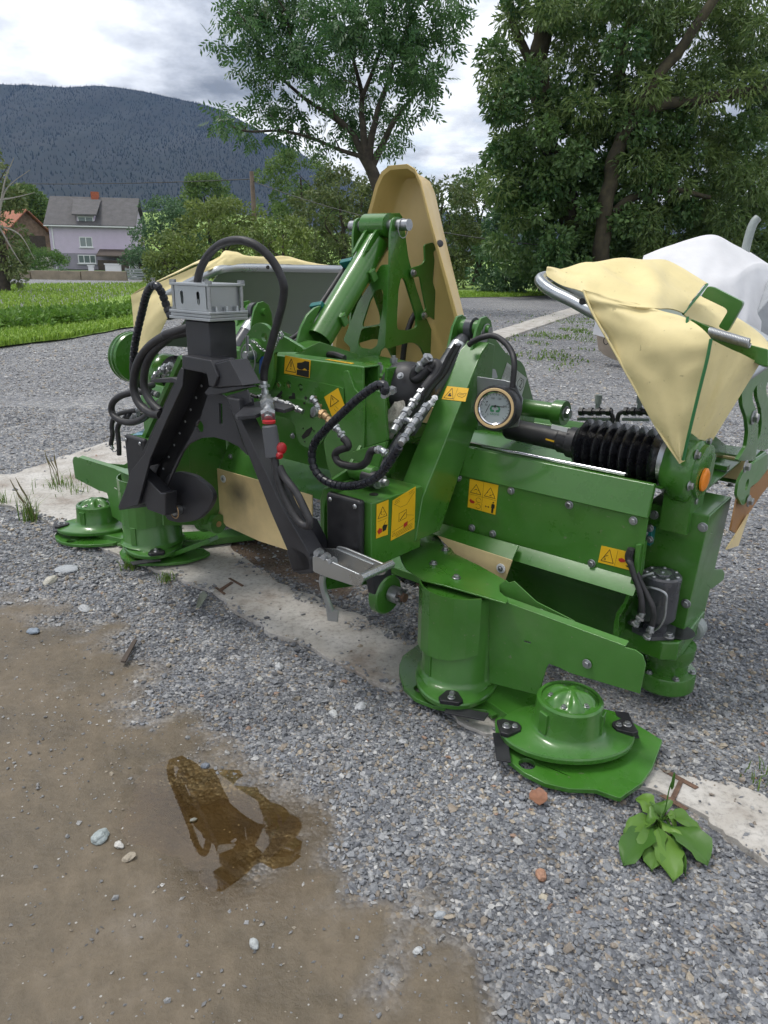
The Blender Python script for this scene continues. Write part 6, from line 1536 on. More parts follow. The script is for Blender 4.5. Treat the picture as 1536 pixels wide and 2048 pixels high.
sticker(q, [tri(.25, .30, .38, .32, .0016), tri(.75, .30, .38, .32, .0016), ringp(.37, .66, .09, .08, .6, 6.0), ringp(.37, .87, .09, .08, 3.4, 8.8), ([(.5, .02), (.5, .98)], .0005), ([(.02, .52), (.98, .52)], .0005), ([(.62, .8), (.76, .8)], .0014), ([(.62, .8), (.65, .77)], .0014), ([(.62, .8), (.65, .83)], .0014), ([(.76, .8), (.73, .77)], .0014), ([(.76, .8), (.73, .83)], .0014)] + scrib(.25, .36, .2, .14, 3) + scrib(.75, .34, .16, .14, 5), (0, -1, 0),
        [[(.84, .68), (.86, .66), (.92, .66), (.95, .68), (.95, .8), (.92, .8), (.92, .97), (.89, .97), (.885, .84), (.88, .97), (.85, .97), (.85, .8), (.83, .8)], [(.87, .60), (.90, .58), (.92, .61), (.90, .64), (.87, .64)]], [[(.05, .74), (.10, .68), (.14, .72), (.20, .72), (.25, .76), (.2, .82), (.1, .82)]])
q = [PY(*p, HY) for p in zt(S4, [(258, 1348), (505, 1405), (470, 1535), (232, 1475)])]
sticker(q, [tri(.28, .48, .40, .74, .0016), ([(.53, .05), (.53, .95)], .0005)] + scrib(.28, .6, .2, .3, 8), (0, -1, 0), [[(.84, .6), (1.0, .5), (.99, .9), (.86, .8), (.95, .75)]], [[(.60, .5), (.70, .42), (.82, .5), (.82, .62), (.7, .68), (.62, .62)]])
q = [PX(*p, .651) for p in zt(S2, [(1355, 648), (1446, 612), (1440, 880), (1350, 910)])]
sticker(q, [tri(.5, .28, .78, .30, .0016), ([(.1, .52), (.9, .5)], .0005), ([(.6, .68), (.8, .58)], .001)] + scrib(.5, .34, .3, .16, 4), (1, 0, 0), [[(.5, .72), (.62, .66), (.95, .7), (.8, .84), (.55, .86)]], [[(.08, .8), (.25, .72), (.48, .76), (.48, .86), (.2, .9)]])
q = [PX(*p, .651) for p in zt(S3, [(95, 388), (272, 280), (262, 602), (80, 697)])]
sticker(q, [([(.05, .1), (.35, .28), (.62, .3), (.95, .1)], .0006), ([(.3, .42), (.62, .42), (.62, .62), (.3, .62), (.3, .42)], .001), ([(.62, .55), (.95, .66)], .0006), ([(.35, .6), (.58, .48)], .0025), ([(.04, .80), (.96, .74)], .0005), tri(.12, .87, .14, .08, .0007)] + [([(.2 + .0 * k, .86 + .035 * k), (.9, .835 + .035 * k)], .0007) for k in range(4)] + [([(.1, .05 + .04 * k), (.3, .04 + .04 * k)], .0006) for k in range(3)] + [([(.7, .05 + .04 * k), (.9, .04 + .04 * k)], .0006) for k in range(2)], (1, 0, 0), [], [[(.52, .74), (.68, .72), (.68, .82), (.52, .84)]])
q = [PZ(*p, bz_ + hs + .0005) for p in zt(R5, [(730, 458), (930, 492), (955, 488), (770, 458)])]
sticker(q, [([(.1, .5), (.9, .5)], .001)], (0, 0, 1))
# type label print
ln = []
n1_ = V((1, 0, 0)); L4 = [p + V((.0013, 0, 0)) for p in lb]
L4 = [PX(*q_, .6028) for q_ in zt(R6, [(1015, 480), (1165, 600), (1125, 735), (970, 610)])]
for k in range(7):
    ln.append(beam(bil(L4, .04 + .045 * k, .15), bil(L4, .04 + .045 * k, .85 - .1 * (k % 3)), .0011, .0004, n1_))
ln.append(beam(bil(L4, .60, .05), bil(L4, .60, .95), .0008, .0004, n1_))
hexo = [(.66, .5), (.74, .2), (.90, .2), (.97, .5), (.90, .8), (.74, .8), (.66, .5)]
for a, b in zip(hexo, hexo[1:]): ln.append(beam(bil(L4, *a), bil(L4, *b), .0022, .0004, n1_))
mk('label_print', join(*ln), BLACKINK, SPR, 0, 0)
lr = (L4[1] - L4[0]).normalized(); lu = (L4[0] - L4[3]).normalized(); lu = (lu - lr * lu.dot(lr)).normalized()
place_text('2', .04, bil(L4, .82, .5) + V((.0006, 0, 0)), lr, lu, 'label_figure', BLACKINK, SPR)
# ------------------------------------------------------------------ machine under a white sheet, right
SHEET = mat('white_sheet', (.66, .66, .68), .7, var=.06, vscale=3, bump=.12, bscale=6)
CANV = mat('pale_canvas', (.56, .47, .38), .75, var=.1, vscale=5, bump=.2, bscale=9)
CY = 10.6
cvo = V((D(1420, 700, CY).x, CY, 0)); CV = empty('covered_machine', cvo); tag(CV, 'machine covered with a white sheet parked behind the right cover', 'machine')
pk = D(1422, 471, CY + .3)
r1 = [(1287, 512, 0), (1340, 492, .2), (1422, 470, .3), (1470, 492, .35), (1520, 520, .5), (1600, 560, .9)]
r2 = [(1285, 520, -.1), (1340, 545, -.35), (1400, 565, -.5), (1460, 560, -.4), (1522, 527, .3), (1602, 570, .8)]
r3 = [(1200, 600, -.3), (1290, 640, -.7), (1400, 660, -.9), (1470, 670, -.8), (1510, 640, -.3), (1600, 680, .5)]
r4 = [(1185, 668, -.3), (1300, 700, -.7), (1400, 720, -.9), (1465, 735, -.8), (1500, 720, -.3), (1600, 760, .5)]
rb = [(1340, 500, 1.6), (1380, 490, 1.7), (1430, 480, 1.8), (1490, 500, 1.8), (1540, 530, 1.8), (1620, 570, 1.8)]
R_ = [catmull([D(u, v, CY + d) - cvo for u, v, d in r], 8) for r in (rb, r1, r2, r3, r4)]
rows = []
for a, b in zip(R_, R_[1:]):
    for j in range(8):
        t_ = j / 8; rows.append([a[i].lerp(b[i], t_) for i in range(len(a))])
rows.append(R_[-1])
for j, row in enumerate(rows):
    for i in range(len(row)):
        f_ = math.sin(i * 1.15 + .25 * j) * .012 * min(1, max(0, (j - 10) / 10)); row[i] = row[i] + V((0, -1, 0)) * (f_ + .02 * noise.noise(V((i * .3, j * .3, 1))))
mk('sheet', thick(rows, .006), SHEET, CV, 0, 80)
wr = [[D(u, v, CY + dd) - cvo for u, v in row] for dd, row in ((-.25, [(1188, 655), (1215, 668), (1245, 690)]), (-.3, [(1190, 690), (1225, 700), (1262, 715)]), (-.3, [(1205, 712), (1235, 716), (1270, 735)]))]
mk('canvas_skirt', thick(patch([D(u, v, CY - .28) - cvo for u, v in ((1188, 650), (1215, 662), (1290, 690), (1420, 720))], [D(u, v, CY - .1) - cvo for u, v in ((1198, 700), (1222, 716), (1300, 740), (1420, 760))], 8, 8, .04, 3, .06, (0, -1, 0)), .006), CANV, CV, 0, 80)
mk('tie_hook', tube([D(1212 + 5 * math.cos(a), 682 + 7 * math.sin(a), CY - .45) - cvo for a in np.linspace(0, 5.2, 14)], .006, 6), BLACKINK, CV)
for x_ in (.1, 1.4): 
    mk('wheel', lathe([(.12, -.09), (.30, -.09), (.33, -.05), (.33, .05), (.30, .09), (.12, .09)], (x_ - .35, .35, .33), (0, 1, 0), 28), RUBBER, CV)
tag(mk('exhaust_pipe', tube(catmull([D(u, v, CY + 1.0) for u, v in ((1478, 560), (1490, 505), (1500, 465), (1508, 445), (1516, 436))], 6), .062, 16), SOOT), 'grey bent exhaust pipe rising beside the white sheet', 'pipe')
tag(mk('parked_body', join(prism([D(u, v, CY - .2) for u, v in ((1500, 640), (1570, 560), (1640, 560), (1640, 760), (1505, 735))], (0, 1.2, 0))), mat('grey_body', (.36, .38, .40), .35, var=.1), None, .03), 'grey metal body at the right picture edge beside the sheet', 'trailer')

# ------------------------------------------------------------------ loose stones
def rock(seed, sub=0):
    r = np.random.default_rng(seed); t_ = (1 + 5 ** .5) / 2
    v = np.array([(-1, t_, 0), (1, t_, 0), (-1, -t_, 0), (1, -t_, 0), (0, -1, t_), (0, 1, t_), (0, -1, -t_), (0, 1, -t_), (t_, 0, -1), (t_, 0, 1), (-t_, 0, -1), (-t_, 0, 1)], float)
    v /= np.linalg.norm(v[0]); v *= r.uniform(.6, 1.15, (12, 1)); v += r.normal(size=(12, 3)) * .16; v[:, 2] *= .66
    f = np.array([(0, 11, 5), (0, 5, 1), (0, 1, 7), (0, 7, 10), (0, 10, 11), (1, 5, 9), (5, 11, 4), (11, 10, 2), (10, 7, 6), (7, 1, 8), (3, 9, 4), (3, 4, 2), (3, 2, 6), (3, 6, 8), (3, 8, 9), (4, 9, 5), (2, 4, 11), (6, 2, 10), (8, 6, 7), (9, 8, 1)])
    return v, f
ROCKS = [rock(100 + k) for k in range(14)]
STONE = bpy.data.materials.new('stone'); STONE.use_nodes = True
t, n, l = nodes_of(STONE); p = t.nodes['Principled BSDF']; at = n('ShaderNodeAttribute', attribute_name='col'); geo = n('ShaderNodeNewGeometry')
nz_ = n('ShaderNodeTexNoise', i_Scale=220.0, i_Detail=4.0); l(geo.outputs['Position'], nz_.inputs['Vector'])
rr = nramp(t, n, l, nz_.outputs[0], [(.3, (.75, .75, .75)), (.7, (1.2, 1.2, 1.2))])
mm = n('ShaderNodeMix', data_type='RGBA', blend_type='MULTIPLY'); mm.inputs[0].default_value = 1; l(at.outputs['Color'], mm.inputs[6]); l(rr.outputs[0], mm.inputs[7])
l(mm.outputs[2], p.inputs['Base Color']); p.inputs['Roughness'].default_value = .62
PAL = np.array([(.13, .14, .165), (.19, .205, .235), (.26, .275, .30), (.38, .39, .405), (.56, .56, .55), (.40, .33, .23), (.28, .22, .155), (.075, .08, .095), (.36, .20, .11)])
PW = np.array([.18, .22, .21, .14, .07, .06, .06, .06, .006])
def scatter(n, xr, yr, smin, smed, smax, rng):
    """random stones over a patch of ground; returns position, size"""
    P_ = np.c_[rng.uniform(*xr, n), rng.uniform(*yr, n)]
    s_ = np.clip(np.exp(rng.normal(math.log(smed), .38, n)), smin, smax)
    return P_, s_
rng = np.random.default_rng(42)
def in_view(P, m=.2):
    y = P[:, 1]; return (np.abs(P[:, 0]) < y * (.60 + m) + .25) & (y > .72)
STRIPW = np.array([[*(G(u, v).xy)] for u, v in STRIP])
batches = []
for (nn_, xr, yr, sm, me_, sx_) in ((52000, (-1.4, 1.9), (.75, 2.0), .0024, .0046, .016), (62000, (-2.6, 2.3), (1.5, 3.6), .003, .0053, .016), (48000, (-4.6, 3.2), (3.2, 6.6), .0035, .0064, .015)):
    P_, s_ = scatter(nn_, xr, yr, sm, me_, sx_, rng)
    k = in_view(P_)
    batches.append((P_[k], s_[k]))
P_ = np.concatenate([b[0] for b in batches]); s_ = np.concatenate([b[1] for b in batches])
z0, m0 = hgt(P_)
ds = sdist(P_, STRIPW); dsj = ds + (vnoise(P_[:, 0], P_[:, 1], 9, 21) - .5) * .17
keep = np.ones(len(P_), bool)
patchy = vnoise(P_[:, 0], P_[:, 1], 2.2, 31)
dens = np.where(m0 > .5, .085 + .35 * np.clip(1 - m0, 0, 1), np.clip(1.15 - m0 * 1.4 - np.clip(patchy - .58, 0, 1) * 2.2, .08, 1))
dens = np.where(dsj < -.015, .028, dens)
keep &= rng.random(len(P_)) < dens
keep &= sdist(P_, PUD) > -.01
keep &= ~((sdist(P_, SOIL) < .0) & (rng.random(len(P_)) > .16))
P_, s_, z0, m0, ds = P_[keep], s_[keep], z0[keep], m0[keep], ds[keep]
s_ = np.where(m0 > .5, s_ * rng.uniform(.3, .75, len(s_)), s_)
z0 = np.where(ds < 0, np.maximum(z0, .012), z0)
N_ = len(P_)
def stones_mesh(name, P_, z0, s_, col, rng):
    N_ = len(P_); VV = np.empty((N_, 12, 3), np.float32); pick = rng.integers(0, len(ROCKS), N_)
    RV = np.stack([r[0] for r in ROCKS]); base = RV[pick] * (s_[:, None, None] * np.stack([rng.uniform(.75, 1.35, N_), rng.uniform(.65, 1.05, N_), rng.uniform(.6, 1.1, N_)], 1)[:, None, :])
    a = rng.uniform(0, 2 * math.pi, N_); c, s = np.cos(a)[:, None], np.sin(a)[:, None]
    tl = rng.normal(0, .35, N_)[:, None]; ct, st_ = np.cos(tl), np.sin(tl)
    y1 = base[:, :, 1] * ct - base[:, :, 2] * st_; z1 = base[:, :, 1] * st_ + base[:, :, 2] * ct; x1 = base[:, :, 0]
    VV[:, :, 0] = x1 * c - y1 * s + P_[:, 0:1]; VV[:, :, 1] = x1 * s + y1 * c + P_[:, 1:2]; VV[:, :, 2] = z1 + (z0 + s_ * rng.uniform(.12, .5, N_))[:, None]
    F_ = (ROCKS[0][1][None] + (np.arange(N_) * 12)[:, None, None]).reshape(-1, 3)
    return fast(name, VV.reshape(-1, 3), F_, STONE, False, {'col': np.repeat(col, 12, 0)})
col = PAL[rng.choice(len(PAL), N_, p=PW / PW.sum())] * rng.uniform(.85, 1.15, (N_, 1)) * np.array([.90, .885, .87]) * (.68 + .62 * vnoise(P_[:, 0], P_[:, 1], 2.6, 51) * (.6 + .8 * vnoise(P_[:, 0], P_[:, 1], 8, 52)))[:, None]
col = np.array([.225, .232, .24]) * .86 + (col - np.array([.225, .232, .24]) * .86) * .66
col = np.where((m0 > .5)[:, None], col * .8 + np.array([.04, .035, .025]), col)
OCT = np.array([(1, 0, .1), (0, 1, -.1), (-1, 0, .15), (0, -1, 0), (0, 0, .75), (0, 0, -.7)], float)
OCF = np.array([(0, 1, 4), (1, 2, 4), (2, 3, 4), (3, 0, 4), (1, 0, 5), (2, 1, 5), (3, 2, 5), (0, 3, 5)])
def chips(name, P, z, s, col, rng):
    n = len(P); a = rng.uniform(0, 6.3, n); c, s2 = np.cos(a)[:, None], np.sin(a)[:, None]
    q = OCT[None] * (1 + rng.normal(0, .25, (n, 6, 1))) * s[:, None, None] * np.stack([rng.uniform(.9, 1.4, n), rng.uniform(.7, 1.1, n), rng.uniform(.7, 1.2, n)], 1)[:, None, :]
    q += rng.normal(0, .12, (n, 6, 3)) * s[:, None, None]
    VV = np.stack([q[:, :, 0] * c - q[:, :, 1] * s2 + P[:, 0:1], q[:, :, 0] * s2 + q[:, :, 1] * c + P[:, 1:2], q[:, :, 2] + (z + s * rng.uniform(.1, .45, n))[:, None]], -1)
    return fast(name, VV.reshape(-1, 3), (OCF[None] + (np.arange(n) * 6)[:, None, None]).reshape(-1, 3), STONE, False, {'col': np.repeat(col, 6, 0)})
big = (s_ > .0062) & (P_[:, 1] < 3.8)
tag(stones_mesh('gravel', P_[big], z0[big], s_[big], col[big], rng), 'loose grey crushed gravel lying over the yard', 'gravel', kind='stuff')
tag(chips('fine_gravel', P_[~big], z0[~big], s_[~big], col[~big], rng), 'fine grey stone chips between the larger gravel', 'gravel', kind='stuff')
# coarser-cut stones farther back
def far_stones(n, y0, y1, rad):
    y = y0 * (y1 / y0) ** rng.random(n); x = y * rng.uniform(-.62, .62, n); P = np.c_[x, y]
    mbp = np.array([(p.x, p.y) for p in mpts]); poly = np.concatenate([mbp, [[200, 300], [-200, 300]]])
    k = sdist(P, poly) > .1; k &= sdist(P, np.array([[*(G(u, v).xy)] for u, v in STRIP2])) > 0; k &= ~((P[:, 1] < 6.6) & (P[:, 0] > -4.4) & (P[:, 0] < 3.1) & (rng.random(n) < .8))
    P = P[k]; n = len(P); s = rad * np.clip(np.exp(rng.normal(0, .35, n)), .5, 2.2) * (.6 + P[:, 1] / 14)
    col = PAL[rng.choice(len(PAL), n, p=PW / PW.sum())] * rng.uniform(.9, 1.2, (n, 1)) * .55 + np.array([.155, .150, .145])
    return chips('far_gravel', P, np.full(n, -.008), s, col, rng)
tag(far_stones(60000, 5.2, 24.0, .0075), 'pale gravel of the yard behind the mower', 'gravel', kind='stuff')
def one_stone(u, v, wpx, colr, lab, seed, flat=.6, nm='stone', grp='single stones on the mud'):
    p = G(u, v); d_ = (p - V((0, 0, CAM_H))).length; r_ = wpx / FPX * d_ * .5
    zg, _ = hgt(np.array([[p.x, p.y]])); zg = float(zg[0])
    bm = bmesh.new(); bmesh.ops.create_icosphere(bm, subdivisions=3, radius=1.0)
    for v_ in bm.verts:
        q = v_.co.copy(); k = 1 + .30 * noise.noise(q * 1.3 + V((seed, 0, 0))) + .10 * noise.noise(q * 3.1 + V((0, seed, 0)))
        cell = noise.noise(V((round(q.x * 1.6), round(q.y * 1.6), round(q.z * 1.6))) + V((seed, seed, 0)))
        v_.co = V((q.x * 1.1, q.y * .75, q.z * flat)) * (k + .08 * cell) * r_
    me = bpy.data.meshes.new(nm); bm.to_mesh(me); bm.free()
    at = me.attributes.new('col', 'FLOAT_COLOR', 'POINT'); at.data.foreach_set('color', np.tile([*colr, 1], len(me.vertices)).astype(np.float32))
    me.materials.append(STONE); o = bpy.data.objects.new(nm, me); sc.collection.objects.link(o)
    o.location = (p.x, p.y, zg + r_ * flat * .45); o.rotation_euler = (0, .1, seed * 1.3); tag(o, lab, 'stone', grp)
    return o
one_stone(201, 1677, 32, (.30, .34, .34), 'pale grey oblong stone on the mud left of the puddle', 1)
one_stone(238, 1691, 18, (.46, .45, .42), 'whitish pebble just right of the pale oblong stone', 2)
one_stone(258, 1717, 22, (.30, .26, .20), 'flat tan stone below the pale oblong stone', 3, .4)
one_stone(508, 1889, 20, (.36, .38, .38), 'grey stone on the mud below the puddle', 4)
one_stone(880, 1836, 20, (.32, .34, .36), 'grey stone where mud meets gravel, low in the middle', 5)
one_stone(1081, 1751, 25, (.36, .20, .13), 'rounded orange pebble alone on the grey gravel', 6, .7, 'pebble')
one_stone(66, 1264, 24, (.20, .24, .29), 'blue grey flat stone on the mud at the far left', 7, .4)
one_stone(722, 1416, 26, (.40, .41, .42), 'large pale stone near the concrete strip edge', 8)
one_stone(667, 1432, 20, (.42, .43, .43), 'pale stone left of the large one by the strip', 9)
one_stone(387, 1635, 12, (.20, .20, .17), 'dark wet pebble standing in the puddle', 10)
one_stone(558, 1335, 22, (.38, .39, .40), 'pale square stone in the gravel below the strip', 11)
one_stone(135, 1140, 42, (.33, .35, .37), 'large flat grey slab stone in the gravel at left', 12, .25)
one_stone(100, 1162, 26, (.44, .42, .36), 'cream coloured stone left of the grey slab stone', 13, .5)
one_stone(170, 1217, 26, (.36, .37, .38), 'grey stone at the mud edge below the slab stone', 14, .5)
one_stone(835, 1905, 16, (.42, .43, .43), 'pale pebble on the brown mud near the bottom', 15)
one_stone(520, 1358, 14, (.40, .40, .38), 'small pale stone left of the gravel heap', 16)
one_stone(410, 1530, 15, (.14, .16, .19), 'dark blue stone at the upper tip of the puddle', 17)
one_stone(1100, 1905, 18, (.40, .41, .42), 'pale stone in the gravel near the bottom right', 18, .5, 'stone', 'single stones in the gravel')
one_stone(1088, 1797, 17, (.40, .36, .28), 'cream pebble below the orange pebble', 19, .5, 'stone', 'single stones in the gravel')
# brown leaf, sliver of wood, iron pieces
LEAFB = mat('dry_leaf', (.24, .115, .07), .6, var=.25, vscale=60)
def flat_thing(px, z, th, m, name, lab, cat, curl=0.0):
    P_ = [G(u, v, z) for u, v in px]; c_ = sum(P_, V()) / len(P_)
    rows_ = [[c_.lerp(p, k / 4) + V((0, 0, curl * (k / 4) ** 2 * (1 + .5 * math.sin(i * 2.3)))) for i, p in enumerate(P_ + P_[:1])] for k in (.05, 1, 2, 3, 4)]
    o = mk(name, thick(rows_, th), m, None, 0, 60); tag(o, lab, cat); return o
flat_thing([(1058, 1591), (1063, 1585), (1070, 1581), (1077, 1579), (1084, 1581), (1090, 1585), (1093, 1591), (1095, 1599), (1092, 1605), (1087, 1611), (1079, 1612), (1071, 1610), (1065, 1605), (1059, 1599)], .018, .0012, LEAFB, 'dry_leaf', 'brown dry leaf on the gravel below the right skid', 'leaf', .006)
flat_thing([(398, 1195), (408, 1188), (416, 1192), (400, 1222), (392, 1222)], .02, .0015, mat('grey_leaf', (.16, .18, .15), .7), 'withered_leaf', 'grey withered leaf at the edge of the concrete strip', 'leaf', .012)
a, b = G(246, 1325, .012), G(270, 1282, .012)
tag(mk('wood_sliver', prism([a + V((-.008, 0, 0)), a + V((.010, -.004, 0)), b + V((.008, 0, 0)), b + V((-.006, .004, 0))], (0, 0, .007)), WOODD, None, .001), 'dark brown wood sliver lying in the gravel at left', 'wood')
def iron(px, lab, z=.013):
    o = mk('iron_rail', join(*[prism([G(u, v, z) for u, v in q], (0, 0, .0022 + .0006 * i_)) for i_, q in enumerate(px)]), RUST, None, .001); tag(o, lab, 'iron bar', 'rusty irons set in the concrete')
iron([[(1325, 1543), (1336, 1541), (1398, 1575), (1390, 1579)], [(1318, 1592), (1330, 1590), (1378, 1618), (1370, 1622)], [(1357, 1562), (1366, 1566), (1350, 1602), (1340, 1597)]], 'rusty iron section set in the concrete at right')
iron([[(456, 1157), (461, 1156), (488, 1171), (484, 1174)], [(424, 1172), (428, 1170), (452, 1188), (448, 1190)], [(462, 1164), (467, 1166), (441, 1184), (437, 1180)]], 'faint rusty iron set in the concrete at left of the hook')

# ------------------------------------------------------------------ plants on the yard
PLM = leaf_mat('plantain_leaf', (.065, .165, .025), (.16, .30, .05), .45, .3)
pc = G(1322, 1650); PLT = empty('plantain_plant', pc); tag(PLT, 'broadleaf plantain weed growing in the gravel at bottom right', 'plant')
def broad_leaf(o, tip, w, lift, seed):
    d_ = tip - o; L_ = d_.length; d_.normalize(); s_ = d_.cross(V((0, 0, 1))).normalized(); rows_ = []
    for i in range(11):
        t_ = i / 10; pw = .10 if t_ < .25 else math.sin(math.pi * min(1, (t_ - .2) / .8) ** .9) ** .55
        c_ = o + d_ * L_ * t_ + V((0, 0, lift * math.sin(math.pi * t_ * .9)))
        rows_.append([c_ + s_ * (w * pw * k * (1 + .16 * math.sin(t_ * 17 + seed * 3 + k)) + .012 * math.sin(t_ * 2.5 + seed)) + V((0, 0, w * .22 * abs(k) * pw + .007 * math.sin(t_ * 8 + seed * 2.1 + k * 3) * abs(k) - .012 * max(0, t_ - .6) * ((seed * 7) % 3))) for k in (-1, -.6, -.25, 0, .25, .6, 1)])
    return thick(rows_, .0008)
for k, (u, v, w_, lf) in enumerate(((1258, 1732, .034, .010), (1302, 1738, .028, .008), (1332, 1756, .034, .010), (1414, 1732, .034, .022), (1402, 1662, .028, .022), (1262, 1600, .022, .035), (1305, 1612, .026, .035), (1246, 1672, .024, .012), (1352, 1690, .012, .02), (1290, 1640, .024, .035), (1350, 1655, .014, .03), (1385, 1745, .010, .010))):
    u += (k * 37 % 11) - 5; w_ *= .95 + .05 * (k * 53 % 7); lf *= .6
    tip = G(u, v, .012 if lf < .03 else .03); g = broad_leaf(pc + V((0, 0, .012)), tip, w_, lf, k)
    o = mk('leaf', ([V(p) - pc for p in g[0]], g[1]), PLM, PLT, 0, 70)
    at = o.data.attributes.new('tone', 'FLOAT', 'POINT'); at.data.foreach_set('value', np.full(len(o.data.vertices), (k * .37) % 1, np.float32))
stp_ = catmull([V((0, 0, .01)), V((.004, 0, .05)), V((.010, .01, .10)), V((.016, .01, .135))], 5)
mk('seed_stalk', join(tube(stp_, .0016, 6), tube([stp_[-1] + V((0, 0, k * .006 - .035)) for k in range(9)], [.002, .0035, .0042, .0042, .004, .0038, .0034, .0028, .001], 8)), PLM, PLT)
BLADE = leaf_mat('grass_blade', (.07, .14, .02), (.17, .26, .05), .6, .3)
def blades(P, h, w, rng, lean=.5):
    n = len(P); a = rng.uniform(0, 2 * math.pi, n); d_ = np.c_[np.cos(a), np.sin(a), np.zeros(n)]; s_ = np.c_[-np.sin(a), np.cos(a), np.zeros(n)]
    h = h * rng.uniform(.5, 1.2, n)[:, None]; ln = rng.uniform(.1, 1, n)[:, None] * lean
    w = w if np.ndim(w) == 0 else w[:, None]
    m_ = P + d_ * h * ln * .3 + np.array([0, 0, 1]) * h * .55; t_ = P + d_ * h * ln + np.array([0, 0, 1]) * h * (1 - ln * .35)
    v = np.stack([P - s_ * w, P + s_ * w, m_ + s_ * w * .7, m_ - s_ * w * .7, t_ + s_ * w * .08, t_ - s_ * w * .08], 1).reshape(-1, 3)
    f = (np.array([[0, 1, 2, 3], [3, 2, 4, 5]])[None] + (np.arange(n) * 6)[:, None, None]).reshape(-1, 4)
    return v, f, np.repeat(rng.random(n), 6)
def tuft(u, v, n, h, spread, lab, dry=False, z=.0):
    c_ = G(u, v); r = np.random.default_rng(int(u * 7 + v)); P = np.c_[r.normal(c_.x, spread, n), r.normal(c_.y, spread, n), np.full(n, z)] - np.array([c_.x, c_.y, 0])
    vv, ff, tn = blades(P, h, .0022, r, .9)
    E_ = empty('grass_tuft', (c_.x, c_.y, 0)); tag(E_, lab, 'grass', 'grass tufts along the concrete')
    o = fast('blades', vv, ff, BLADE, False, {'tone': tn}); o.parent = E_; o['kind'] = 'stuff'
    if dry:
        for k in range(5):
            a = V((r.uniform(-.05, .05), r.uniform(-.03, .03), 0)); b = a + V((r.uniform(-.09, .05), r.uniform(-.03, .03), r.uniform(.14, .24)))
            mk('dry_stalk', tube([a, a.lerp(b, .5) + V((.006, 0, .01)), b - (b - a) * .2, b], [.0022, .002, .004, .001], 6), mat('dry_stalk', (.16, .14, .07), .8), E_)
tuft(58, 1042, 60, .16, .022, 'spiky grass tuft at the left end of the concrete strip', True)
tuft(120, 975, 70, .10, .05, 'grass tuft with dry stalks behind the left disc', True)
tuft(150, 990, 40, .07, .04, 'low grass tuft right behind the left disc cap')
tuft(262, 1135, 60, .06, .022, 'short grass tuft below the left inner skid')
tuft(336, 1162, 40, .05, .016, 'tiny grass tuft on the strip left of the iron')
tuft(2, 1010, 40, .10, .02, 'grass tuft cut by the left picture edge')
tuft(1530, 1560, 24, .05, .03, 'sparse weed at the right picture edge')
r = np.random.default_rng(8)
WLAB = ['weed patch on the gravel just below the pale kerb strip', 'wide weed patch in the middle below the pale kerb strip', 'farthest weed patch beside the end of the pale kerb strip', 'small weed patch left of the others behind the gauge', 'weed patch on the gravel left of the canvas skirt', 'sparse weed patch low on the gravel behind the valves', 'weed patch close to the corner of the white sheet', 'weed patch hugging the bottom of the canvas skirt', 'nearest thin weed patch above the type label']
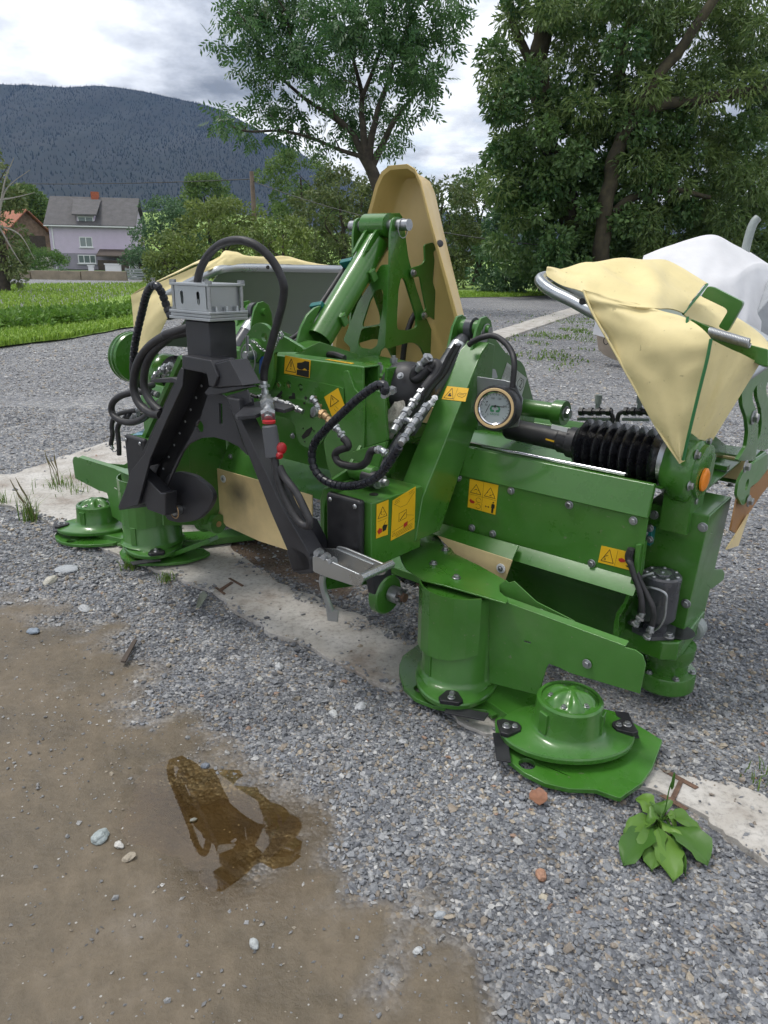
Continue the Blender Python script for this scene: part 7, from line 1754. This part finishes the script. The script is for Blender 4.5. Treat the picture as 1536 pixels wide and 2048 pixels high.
for k, (u, v, n_, sp_) in enumerate(((1080, 672, 220, .16), (1120, 655, 260, .2), (1150, 640, 260, .25), (1060, 690, 120, .12), (1150, 690, 120, .12), (1120, 715, 70, .1), (1180, 665, 160, .2), (1190, 690, 120, .15), (1075, 720, 40, .1))):
    c_ = G(u, v); n_ *= 2; P = np.c_[r.normal(c_.x, sp_ * 2.2, n_), r.normal(c_.y, .25 + sp_ * 3.0, n_), np.zeros(n_)] - np.array([c_.x, c_.y, 0])
    P = P[vnoise(P[:, 0] + c_.x, P[:, 1] + c_.y, 2.2, 41) > .52]; vv, ff, tn = blades(P, .06, .011, r, 1.5); E_ = empty('weed_patch', (c_.x, c_.y, 0))
    tag(E_, WLAB[k], 'weeds', 'weed patches behind the mower'); o = fast('blades', vv, ff, BLADE, False, {'tone': tn}); o.parent = E_; o['kind'] = 'stuff'
# meadow edge and meadow grass
MBn = np.array([(p.x, p.y) for p in mpts])
def along(n, off0, off1, rr_, i0=0, i1=None):
    i1 = i1 or len(MBn) - 1
    i = rr_.uniform(i0, i1 - 1.01, n); k = i.astype(int); f_ = (i - k)[:, None]; P = MBn[k] * (1 - f_) + MBn[k + 1] * f_
    d_ = P / np.linalg.norm(P, axis=1)[:, None]
    return P + d_ * rr_.uniform(off0, off1, n)[:, None]
GP_ = np.concatenate([along(26000, 0, 6, r, 8, 90), along(9000, 6, 30, r, 8, 64), along(11000, 0, 5, r, 84, 140)])
vv, ff, tn = blades(np.c_[GP_, np.full(len(GP_), .02)], .13, .012 + .00045 * np.linalg.norm(GP_, axis=1), r, .8)
MEADB = leaf_mat('meadow_blade', (.15, .27, .028), (.30, .45, .065), .6, .35)
tag(fast('meadow_blades', vv, ff, MEADB, False, {'tone': tn}), 'short bright grass of the meadow beyond the gravel', 'grass', kind='stuff')
wb = along(420, 2.2, 4.6, r, 16, 64); cl_ = [((x, y, .08 + .06 * r.random()), .14 + .12 * r.random()) for x, y in wb]
v_, f_, tn = leaves(cl_, leaf=.11, per=900, droop=.2, asp=.6, seed=77, surf=.2)
tag(fast('weed_bank', v_, f_, leaf_mat('weed_leaf', (.08, .18, .022), (.18, .32, .05), .55, .35), False, {'tone': tn}), 'bank of leafy bright green weeds across the meadow', 'weeds', kind='stuff')

# ------------------------------------------------------------------ haze
HAZE = bpy.data.materials.new('haze_air'); HAZE.use_nodes = True
t = HAZE.node_tree; t.nodes.remove(t.nodes['Principled BSDF']); pv = t.nodes.new('ShaderNodeVolumePrincipled')
pv.inputs['Color'].default_value = (.30, .50, .95, 1); pv.inputs['Density'].default_value = .000062
t.links.new(pv.outputs[0], t.nodes['Material Output'].inputs['Volume'])
hz_ = mk('haze', box(-4600, 4600, -60, 3200, -61, 1000), HAZE, None, 0, 0); tag(hz_, 'thin blue summer haze filling the valley', 'haze', kind='stuff')
